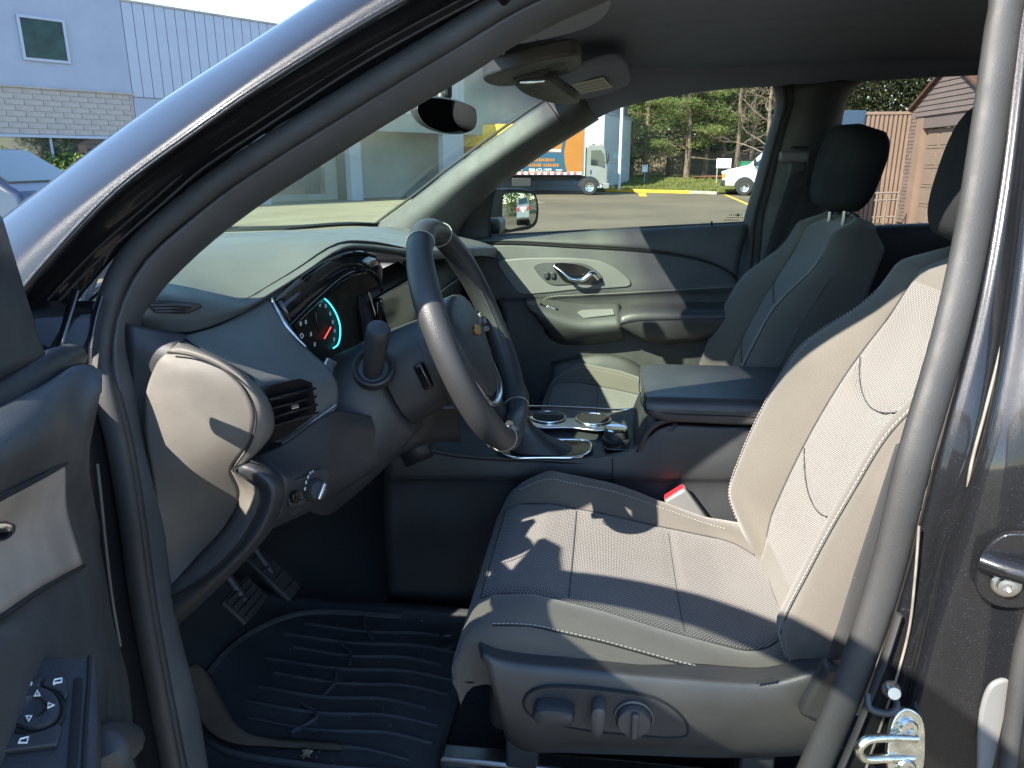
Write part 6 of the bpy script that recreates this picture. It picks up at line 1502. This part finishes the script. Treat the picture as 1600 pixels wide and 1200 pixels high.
# ================================================================ seats
def seat_grid(name_rows, cols, fn, uvf): pass
def build_seat(Y0, name, lab, driver):
    # side shield / frame is the root of the seat
    def S(x, y, z): return Vector((x, Y0 + y, z))
    Xf, L = -.190, .515
    def zc(u):   # height of the sitting surface along the seat
        pts = [(0, .735), (.03, .758), (.08, .772), (.2, .776), (.4, .758), (.6, .735), (.8, .716), (1.0, .710), (1.1, .712)]
        for (a, b), (c, d) in zip(pts, pts[1:]):
            if u <= c: t = (u - a) / (c - a); return b + (d - b) * t
        return pts[-1][1]
    def wi(u):   # half width of the woven insert
        base = .158 + .016 * smoothstep(.1, .8, u)
        if u > .80: base *= math.sqrt(max(.12, 1 - ((u - .80) / .165) ** 2 * .72))
        if u < .06: base *= 1.0 - .06 * (1 - u / .06)
        return base
    us = [0, .008, .02, .04] + [.04 + .92 * k / 46 for k in range(1, 47)] + [.985, 1.02, 1.06]
    i0, i1 = 3, 3 + 46
    vs_ = [-1.30, -1.28, -1.24, -1.17, -1.10, -1.02, -.90, -.72, -.5, -.3, -.12, -.02, 0]  # bolster coordinate: -1.. outside, 0 = insert edge
    NI = 24
    def zoff(u, v):   # height above zc for bolster coordinate
        k = smoothstep(.0, .2, u) * (1 - .8 * smoothstep(.40, .90, u))
        prof = [(-1.30, -.100), (-1.28, -.086), (-1.24, -.068), (-1.17, -.046), (-1.10, -.026), (-1.02, -.010), (-.90, .003), (-.72, .013), (-.5, .017), (-.3, .013), (-.12, .004), (-.02, -.004), (0, -.005)]
        for (a, b), (c, d) in zip(prof, prof[1:]):
            if v <= c + 1e-9:
                t = (v - a) / (c - a); z = b + (d - b) * t; break
        return z * (k if z > 0 else 1.0)
    def ybol(u, v):   # lateral position
        w = wi(u); out = .254 - .014 * (1 - smoothstep(0, .12, u)) - .006 * smoothstep(.8, 1.05, u)
        if v < -1: return out - .012 * smoothstep(-1.02, -1.30, v) * 0 - (.010 if v < -1.26 else 0) + (.0 if v > -1.02 else .004)
        return w + (out - w) * (-v)
    verts, uvs, rows_ = [], [], []
    wob = random.Random(3 if driver else 5)
    for u in us:
        x = Xf + L * u
        row = []
        drop = 0
        if u < .04:   # front roll
            drop = (.04 - u) / .04
        for v in vs_:
            y = -ybol(u, v); z = zc(u) + zoff(u, v) - .012 * drop ** 2
            row.append(S(x, y, z))
        w = wi(u)
        for k in range(1, NI):
            t = -1 + 2 * k / NI; y = w * t
            dish = -.010 * (1 - t * t) * smoothstep(.1, .4, u)
            gro = 0
            for ug in (.31, .64): gro -= .0045 * math.exp(-((u - ug) / .010) ** 2)
            edge_ = -.005 * math.exp(-((1 - abs(t)) / .05) ** 2)
            row.append(S(x, y, zc(u) + dish + gro + edge_ + .0012 * wob.random() * 0 - .012 * drop ** 2))
        for v in vs_[::-1]:
            zz_ = zoff(u, v); y = ybol(u, v); z = zc(u) + (zz_ * 2.6 if zz_ > 0 else zz_) - .012 * drop ** 2
            row.append(S(x, y, z))
        rows_.append(row)
    # front apron rows below the nose
    nose = []
    for (dx, dz, f) in ((.075, -.115, .95), (.045, -.098, .97), (.014, -.074, .985), (-.006, -.048, .99), (-.010, -.022, .995)):
        base = rows_[0]; r = []
        for p in base:
            hz = max(p.z + dz, .60) if p.z + dz < .60 else p.z + dz
            hz = min(hz, base[len(base) // 2].z + dz + .004)
            r.append(Vector((p.x + dx, Y0 + (p.y - Y0) * f, max(min(p.z, hz), .668))))
        nose.append(r)
    allr = nose + rows_
    ncol = len(allr[0]); nn = len(nose)
    nb = len(vs_)
    def sub(nm, r0, r1, c0, c1, mat, parent):
        idx = {}; vv, uu, ff = [], [], []
        for i in range(r0, r1 + 1):
            for j in range(c0, c1 + 1):
                idx[i, j] = len(vv); p = allr[i][j]; vv.append(p)
                jj = 0.0
                uu.append((p.x, (p.y - Y0) + (p.z if (j < 6 or j > ncol - 7) else 0)))
        for i in range(r0, r1):
            for j in range(c0, c1): ff.append((idx[i, j], idx[i, j + 1], idx[i + 1, j + 1], idx[i + 1, j]))
        me = raw(nm, vv, [f[::-1] for f in ff], mat, parent, sharp=180, uvs=uu)
        if me.data.polygons[len(ff) // 2].normal.z < 0: me.data.flip_normals()
        return me
    # hard shield
    sh_t = [(752, 1012), (800, 1024), (900, 1034), (1000, 1044), (1100, 1052), (1200, 1056), (1262, 1040), (1300, 1030)]
    sh_b = [(786, 1140), (812, 1158), (900, 1164), (1000, 1168), (1100, 1172), (1200, 1172), (1270, 1166), (1310, 1160)]
    yo = -.40 - .255
    def sr(t, off):
        out = []
        for a, b in zip(sh_t, sh_b):
            p = A(a[0] * (1 - t) + b[0] * t, a[1] * (1 - t) + b[1] * t, yo + off)
            out.append(p)
        return out
    side = [sr(-.12, .012), sr(0, -.012), sr(.10, -.030), sr(.30, -.038), sr(.55, -.040), sr(.80, -.036), sr(1.0, -.022), sr(1.1, .02)]
    dY = Y0 + .40
    if dY:
        side = [[p + Vector((0, dY, 0)) for p in r] for r in side]
    root = part(patch(name, side, M['pl_seat'], None, thick=.01, nu=40, nv=6, toward=(0, -9, 1)))
    root['label'] = lab
    # pan under the cushion and the two rails
    rbox('seat_pan', S(.07, 0, .615), (.44, .46, .09), M['pl_black'], root, .02)
    for s in (-1, 1):
        rbox('seat_rail', S(.08, s * .20, .480), (.62, .035, .05), M['steel'], root, .006)
        rbox('rail_foot', S(-.20, s * .20, .470), (.06, .06, .045), M['pl_black'], root, .008)
    for sx in (-.10, .25):
        for s in (-1, 1): rbox('seat_riser', S(sx, s * .20, .545), (.05, .04, .09), M['pl_black'], root, .006)
    cushion = sub('cushion', 0, len(allr) - 1, 0, nb - 1, M['bolster'], root)
    cushion2 = sub('cushion', 0, len(allr) - 1, nb - 1 + NI, ncol - 1, M['bolster'], root)
    sub('cushion_front', 0, nn + i0, nb - 1, nb - 1 + NI, M['bolster'], root)
    sub('cushion_back', nn + i1, len(allr) - 1, nb - 1, nb - 1 + NI, M['bolster'], root)
    sub('woven_insert', nn + i0, nn + i1, nb - 1, nb - 1 + NI, M['insert'], root)
    up = Vector((0, 0, 1))
    for s, col in ((-1, nb - 1), (1, nb - 1 + NI)):
        line = [allr[i][col] + up * .0016 for i in range(nn + i0, nn + i1 + 1, 3)]
        tube('seam_piping', line, .0014, M['threadd'], root, res=5, n=2)
        cc = 6 if s < 0 else ncol - 5
        st = [allr[i][cc] + Vector((0, s * .0015, .001)) for i in range(nn + 6, len(allr) - 2, 3)]
        stitch('bolster_stitching', st, M['thread'], root, normal=(0, s * .75, .66), n=3)
        tube('seam_line', [p + Vector((0, s * .0006, -.0028)) for p in st], .0013, M['seam'], root, res=5, n=2)
        c3 = 9 if s < 0 else ncol - 10
        st3 = [allr[i][c3] + up * .0008 for i in range(nn + 5, len(allr) - 6, 3)]
        if s > 0: stitch('bolster_stitching', st3, M['thread'], root, normal=up, n=3)
    rear = [allr[nn + i1][j] + up * .0018 for j in range(nb - 1, nb + NI, 2)]
    tube('seam_piping', rear, .0015, M['threadd'], root, res=5, n=2)
    frt = [allr[nn + i0][j] + Vector((-.001, 0, .0012)) for j in range(nb - 1, nb + NI, 2)]
    tube('seam_piping', frt, .0014, M['threadd'], root, res=5, n=2)
    for ug in (.31, .64):
        x = Xf + L * ug; i = min(range(len(us)), key=lambda q: abs(us[q] - ug)) + nn
        tube('seam_line', [allr[i][j] + up * .0004 for j in range(nb, nb + NI - 1, 2)], .0011, M['threadd'], root, res=5, n=2)
    # ------------------------------------------------ backrest
    B0 = Vector((.350, Y0, .700)); lean = R(20.5)
    bu = Vector((math.sin(lean), 0, math.cos(lean))); bf = Vector((-math.cos(lean), 0, math.sin(lean)))
    H = .610
    def hw(u):     # half width along the height
        pts = [(-.08, .20), (-.05, .226), (-.02, .242), (.08, .252), (.25, .262), (.45, .262), (.62, .248), (.74, .218), (.84, .192), (.93, .172), (.975, .150), (1.0, .118)]
        for (a, b), (c, d) in zip(pts, pts[1:]):
            if u <= c + 1e-9: t = (u - a) / (c - a); t = t * t * (3 - 2 * t) if False else t; return b + (d - b) * t
        return pts[-1][1]
    def wib(u): return min(.142 - .030 * smoothstep(0, .12, .12 - u) - .028 * smoothstep(.55, .95, u), hw(u) - .03)
    def fwd(u):    # spine line, slight lumbar bow
        e = smoothstep(.9, 1.0, u)
        return .052 + .016 * math.sin(math.pi * min(1, u * 1.3)) - .045 * e
    def bolh(u): return .062 * smoothstep(-.075, .10, u) * (1 - .80 * smoothstep(.55, .85, u))
    un = [-.075, -.068, -.055, -.035, -.015, .01, .03] + [.03 + .85 * k / 44 for k in range(1, 45)] + [.90, .92, .94, .955, .968, .978, .986, .993, 1.0]
    bp_ = [(-1.0, .0, -.055), (-1.03, .0, -.02), (-1.04, .20, .0), (-1.03, .45, .0), (-.99, .70, .0), (-.90, .88, 0), (-.76, 1.0, 0), (-.58, 1.0, 0), (-.38, .80, 0), (-.18, .42, 0), (-.05, .08, -.001), (0, 0, -.005)]
    rowsb = []
    for u in un:
        w, hw_, F, bh = wib(u), hw(u), fwd(u), bolh(u)
        r = []
        shr = smoothstep(.90, 1.0, u)
        def pt(y, f, uu=u): return B0 + bu * (H * uu) + Vector((0, y, 0)) + bf * f
        for v, k, e in bp_:
            y = -(w + (hw_ - w) * (-v)) if v > -1 else -(hw_ * (-v))
            base = F * (1.0 if k > 0 or v > -.1 else .0)
            lowf = F * .35 if v <= -.98 else F
            f = (F + bh * k) if v > -.99 else (F * min(1, .1 + k * .95) + bh * k)
            r.append(pt(y, f + e * (1 - .5 * shr)))
        for k in range(1, NI):
            t = -1 + 2 * k / NI
            g = -.004 * math.exp(-((1 - abs(t)) / .06) ** 2)
            for ug in (.30, .60): g -= .004 * math.exp(-((u - ug - .10 * (t * t - .4)) / .010) ** 2)
            r.append(pt(w * t, F - .006 * (1 - t * t) + g))
        for v, k, e in bp_[::-1]:
            y = (w + (hw_ - w) * (-v)) if v > -1 else (hw_ * (-v))
            f = (F + bh * k) if v > -.99 else (F * min(1, .1 + k * .95) + bh * k)
            r.append(pt(y, f + e * (1 - .5 * shr)))
        # back shell
        bk = -.062 * (1 - .7 * smoothstep(.92, 1.0, u))
        for t in (.9, .6, .2, -.2, -.6, -.9): r.append(pt(hw_ * t, bk - .012 * (1 - t * t)))
        rowsb.append(r)
    nrow, nc = len(rowsb), len(rowsb[0]); nbp = len(bp_)
    def subb(nm, r0, r1, cs, mat):
        vv, uu, ff, idx = [], [], [], {}
        for i in range(r0, r1 + 1):
            for j in cs:
                idx[i, j] = len(vv); p = rowsb[i][j % nc]; vv.append(p); q = p - B0
                uu.append((q.dot(bu), q.y + (q.dot(bf) if (j < 6 or j > nbp * 2 + NI - 8) else 0)))
        for i in range(r0, r1):
            for a, b in zip(cs, cs[1:]): ff.append((idx[i, a], idx[i, b], idx[i + 1, b], idx[i + 1, a]))
        o = raw(nm, vv, ff, mat, root, sharp=180, uvs=uu)
        return o
    front = list(range(0, nbp)), list(range(nbp - 1, nbp + NI)), list(range(nbp + NI - 1, 2 * nbp + NI - 1))
    ir0, ir1 = 7, nrow - 10
    subb('backrest', 0, nrow - 1, front[0], M['bolster'])
    subb('backrest', 0, nrow - 1, front[2], M['bolster'])
    subb('backrest_panel', 0, ir0, front[1], M['bolster']); subb('backrest_panel', ir1, nrow - 1, front[1], M['bolster'])
    subb('woven_insert', ir0, ir1, front[1], M['insert'])
    subb('back_shell', 0, nrow - 1, list(range(2 * nbp + NI - 2, nc)) + [nc], M['bolster'])
    top = rowsb[-1]; raw('backrest_top', top, [tuple(range(len(top)))], M['bolster'], root, smooth=False)
    for s, col in ((-1, nbp - 1), (1, nbp + NI - 1)):
        tube('seam_piping', [rowsb[i][col] + bf * .0016 for i in range(ir0, ir1 + 1, 3)], .0014, M['threadd'], root, res=5, n=2)
        cc = 6 if s < 0 else 2 * nbp + NI - 8
        st = [rowsb[i][cc] + bf * .001 + Vector((0, s * .001, 0)) for i in range(5, nrow - 10, 3)]
        stitch('bolster_stitching', st, M['thread'], root, normal=tuple(bf + Vector((0, s * .7, 0))), n=3)
        tube('seam_line', [p + Vector((0, s * .003, 0)) - bf * .0015 for p in st[1:]], .0008, M['seam'], root, res=5, n=2)
        cs_ = 3 if s < 0 else 2 * nbp + NI - 5
        tube('seam_line', [rowsb[i][cs_] + Vector((0, s * .0006, 0)) for i in range(5, nrow - 14, 3)], .0012, M['threadd'], root, res=5, n=2)
    for ug in (.30, .60):
        ln_ = []
        for k in range(1, NI, 2):
            t = -1 + 2 * k / NI; u = ug + .10 * (t * t - .4)
            ln_.append(B0 + bu * (H * u) + Vector((0, wib(u) * t, 0)) + bf * (fwd(u) - .006 * (1 - t * t) - .0002))
        tube('seam_line', ln_, .0010, M['threadd'], root, res=5, n=3)
    # headrest: soft block on two posts
    HC = B0 + bu * (H + .100) + bf * .045
    hu = Vector((math.sin(R(12)), 0, math.cos(R(12)))); hf = Vector((-math.cos(R(12)), 0, math.sin(R(12))))
    rings = []
    for k in range(17):
        q = -1 + 2 * k / 16; a = (1 - abs(q) ** 3.0) ** (1 / 3.0) if abs(q) < 1 else .0
        a = max(a, .05)
        rings.append([HC + hu * (.105 * q) + p for p in ell((0, 0, 0), Vector((0, .138 * a * (1 - .06 * q), 0)), hf * (.062 * a ** .8 * (1 + .10 * q)), 36, 2.7)])
    rings = [[p + hf * (.012 * math.cos((p.y - Y0) / .138 * 1.2)) for p in r] for r in rings]
    loftc('headrest', rings, M['headrest'], root)
    sy_ = [HC + hu * (.088 * math.sin(a)) + Vector((0, s_ * .132, 0)) * 0 + Vector((0, -.128 * 1.0, 0)) + hf * (.010 + .0) for a, s_ in ((-1.2, 1),)]
    for s in (-1, 1):
        p0 = HC - hu * .085 + Vector((0, s * .060, 0)); p1 = B0 + bu * (H - .06) + Vector((0, s * .060, 0)) + bf * .005
        tube('headrest_post', [p0, p1], .0065, M['chrome'], root, res=12, smooth_path=False)
        lathe('post_sleeve', [(.014, -.005), (.014, .004), (.010, .007), (.0068, .007)], B0 + bu * (H + .002) + Vector((0, s * .060, 0)) + bf * .005, bu, M['pl_black'], root, res=16)
    return root
dseat = build_seat(-.40, 'driver_seat', 'cloth driver seat with power switches on its plastic base', True)
pseat = build_seat(.42, 'passenger_seat', 'cloth front passenger seat beyond the centre armrest', False)
pseat.location = pseat.location + Vector((.030, 0, .004))
# driver side switch panel on the shield
sy0 = -.40 - .255 - .040
def SP(x, y, h=0): return A(x, y, sy0 - h)
plate = [(818, 1104), (824, 1086), (848, 1075), (900, 1075), (960, 1081), (1020, 1091), (1052, 1108), (1072, 1132), (1074, 1148), (1058, 1153), (990, 1149), (900, 1139), (835, 1122)]
prism('switch_panel', [SP(x, y, .004) for x, y in plate], (0, .02, 0), M['pl_black'], dseat, .003, 4)
tube('panel_groove', [SP(x, y, .0035) for x, y in plate], .0016, M['seam'], dseat, res=6, n=4, closed=True)
rb = [(833, 1104), (840, 1092), (860, 1090), (890, 1095), (899, 1104), (894, 1116), (870, 1118), (842, 1114)]
rbo = [SP(x, y, .005) for x, y in rb]; rbc = sum(rbo, Vector()) / len(rbo); rbs = cr(rbo, 4, True)
mv = Vector((0, -1, 0))
loftc('slide_switch', [shrink(rbc, rbs, .96, Vector()), shrink(rbc, rbs, 1.0, mv * .012), shrink(rbc, rbs, .97, mv * .020), shrink(rbc, rbs, .85, mv * .024), shrink(rbc, rbs, .3, mv * .026)], M['pl_black'], dseat)
tb = [(926, 1128), (923, 1108), (926, 1092), (935, 1088), (945, 1092), (946, 1108), (941, 1130), (934, 1136)]
tbo = [SP(x, y, .005) for x, y in tb]; tbc = sum(tbo, Vector()) / len(tbo); tbs = cr(tbo, 4, True)
loftc('recline_switch', [shrink(tbc, tbs, .96, Vector()), shrink(tbc, tbs, 1.0, mv * .014), shrink(tbc, tbs, .92, mv * .022), shrink(tbc, tbs, .4, mv * .026)], M['knob'], dseat)
kc = SP(990, 1119, .004)
lathe('lumbar_ring', [(.027, 0), (.027, .004), (.0245, .005), (.0235, .002)], kc, (0, -1, 0), M['knob'], dseat, res=36)
lathe('lumbar_knob', [(.0225, 0), (.0225, .012), (.021, .015), (.004, .016)], kc, (0, -1, 0), M['knob'], dseat, res=36)
rbox('knob_grip', kc + Vector((.001, -.018, 0)), (.010, .010, .040), M['knob'], dseat, .003)
bx = []
for x, y in ((1184, 1068), (1190, 1067), (1196, 1066), (1202, 1065), (1208, 1064)): bx.append((A(x, y - 2, -.695), (.004, .0008, .006), None))
join_boxes('moulded_mark', bx, M['pl_black'], dseat)
# mesh side of the backrest and belt anchor by the pillar
rbox('belt_anchor', A(1292, 1080, -.705), (.045, .022, .085), M['pl_black'], dseat, .008, basis((.3, 0, 1)))
ribbon('seat_belt', [A(1306, 1030, -.70), A(1330, 960, -.71), A(1352, 890, -.715), A(1382, 800, -.715), A(1418, 690, -.71)], .026, M['belt'], dseat, (.85, -.2, .3))
# belt buckle between seat and console
q0, q1 = A(1052, 768, -.158), A(1104, 838, -.158)
bd = (q1 - q0).normalized()
BM = basis(bd, (0, 1, 0))
bk = rbox('belt_buckle', q0.lerp(q1, .40), (.030, .050, (q1 - q0).length * .78), M['pl_grey'], dseat, .006, BM)
rbox('buckle_button', q0 + bd * .004, (.022, .044, .008), M['redbtn'], dseat, .002, BM)
tube('buckle_stem', [q0.lerp(q1, .7), q1 + bd * .02, q1 + bd * .07 + Vector((0, .01, -.02))], [.018, .016, .012], M['pl_black'], dseat, res=10, flat=.6)

# ================================================================ footwell: pedals, mat, odds and ends
for nm, px, Y, w, h in (('brake_pedal', (382, 938), -.42, .085, .06), ('accelerator_pedal', (424, 895), -.28, .05, .13)):
    c = A(px[0], px[1], Y)
    BMt = basis((.72, -.1, .69), (0, 1, 0))
    pe = part(rbox(nm, c, (w, h, .012), M['rubber'], None, .004, BMt))
    for k in range(4): rbox('pedal_rib', c + BMt @ Vector((0, -h * .35 + k * h * .23, .008)), (w * .8, .006, .005), M['rubber'], pe, .0015, BMt)
    tube('pedal_arm', [c, c + Vector((-.06, .01, .10)), c + Vector((-.08, .01, .30))], .009, M['pl_black'], pe, res=8)
M['kick'] = plastic('sill carpet edge', (.060, .050, .040), .9, grain=500, gs=.6, spec=.1)  # brown base colour holds the highlight along the sill edge
part(patch('sill_edge', [[AZ(x, y, z) for x, y, z in ((282, 1062, .60), (300, 1105, .54), (330, 1145, .505), (365, 1160, .495), (430, 1166, .485), (535, 1172, .480))], [AZ(x, y, z) for x, y, z in ((306, 1036, .60), (330, 1080, .55), (355, 1125, .515), (385, 1146, .50), (430, 1156, .49), (532, 1162, .485))], [AZ(x, y, z) for x, y, z in ((330, 1055, .56), (352, 1100, .52), (375, 1135, .50), (400, 1148, .49), (440, 1152, .48), (530, 1158, .475))]], M['kick'], None, thick=.008, nu=26, nv=5))
# all-weather mat: tray with rim, ribs and a hold-down eyelet
mz = .470
mo_ = [(-.86, -.62, .56), (-.74, -.655, .50), (-.55, -.665, mz), (-.30, -.668, mz), (-.235, -.64, mz), (-.225, -.30, mz), (-.26, -.185, mz), (-.5, -.175, mz), (-.72, -.18, .49), (-.86, -.22, .57)]
rows_m = []
for yy in [-.665 + .49 * k / 16 for k in range(17)]:
    r = []
    for xx, z in ((-.90, .60), (-.82, .525), (-.72, .482), (-.60, mz), (-.45, mz), (-.33, mz), (-.235, mz)):
        rim = .012 if (abs(yy + .665) < .02 or abs(yy + .175) < .02) else 0
        r.append(Vector((xx, yy, z + rim)))
    rows_m.append(r)
mat_o = patch('floor_mat', rows_m, M['rubber'] if False else M['pl_black'], None, thick=.006, nu=40, nv=2, toward=(0, 0, 3))
tag(mat_o, 'black ribbed rubber floor mat under the pedals, dusty with crumbs', 'floor mat')
M['matrub'] = plastic('mat rubber', (.045, .047, .050), .55, grain=300, gs=.4, dust=.25); mat_o.data.materials[0] = M['matrub']
for k in range(9):
    y = -.585 + k * .040
    x0, x1 = -.64 + .05 * abs(math.sin(k * 1.3)), -.265 - .02 * math.cos(k * 2.1)
    tube('mat_rib', [Vector((x0, y + .012, mz + .002)), Vector((x0 * .6 + x1 * .4, y - .004, mz + .004)), Vector((x0 * .25 + x1 * .75, y + .006, mz + .003)), Vector((x1, y - .008, mz + .002))], .0036, M['matrub'], mat_o, res=6, n=6)
for k in range(4):
    y = -.56 + k * .09
    tube('mat_rib', [Vector((-.50 + .02 * k, y, mz + .002)), Vector((-.47, y + .04, mz + .004)), Vector((-.51 + .03 * (k % 2), y + .075, mz + .002))], .0048, M['matrub'], mat_o, res=6, n=5)
tube('mat_rib', [Vector((-.27, -.62, mz + .004)), Vector((-.45, -.625, mz + .005)), Vector((-.62, -.60, mz + .006)), Vector((-.70, -.50, .482)), Vector((-.70, -.34, .482)), Vector((-.62, -.23, mz + .008)), Vector((-.4, -.21, mz + .006))], .006, M['matrub'], mat_o, res=6)
lathe('mat_eyelet', [(.024, 0), (.024, .006), (.018, .008), (.016, .004), (.002, .003)], AZ(700, 1005, mz + .002), (0, 0, 1), M['pl_black'], mat_o, res=20)
leafc = AZ(478, 1178, mz + .013)
lf = [(0, .012), (.004, .006), (.010, .007), (.006, .001), (.009, -.006), (.002, -.004), (0, -.014), (-.003, -.004), (-.009, -.005), (-.005, .001), (-.009, .006), (-.003, .006)]
dl = prism('dry_leaf', [leafc + Vector((a, b, .002 * math.sin(k * 1.3))) for k, (a, b) in enumerate(lf)], (0, 0, .0008), M['tan'], None, 0)
tag(dl, 'small pale dry leaf scrap lying on the floor mat', 'leaf')
rg = random.Random(11); bx = []
for k in range(45):
    x, y = rg.uniform(430, 760), rg.uniform(960, 1195)
    p = AZ(x, y, mz + .009)
    if not (-.66 < p.y < -.2 and -.6 < p.x < -.23): continue
    s = rg.uniform(.0008, .0020); bx.append((p, (s, s * rg.uniform(.6, 1.6), s * .7), basis((rg.uniform(-.3, .3), rg.uniform(-.3, .3), 1), (rg.uniform(-1, 1), 1, 0))))
cr_ = join_boxes('crumbs', bx, M['tan'], None)
tag(cr_, 'fine light crumbs scattered over the dark floor mat', 'crumbs', kind='stuff')
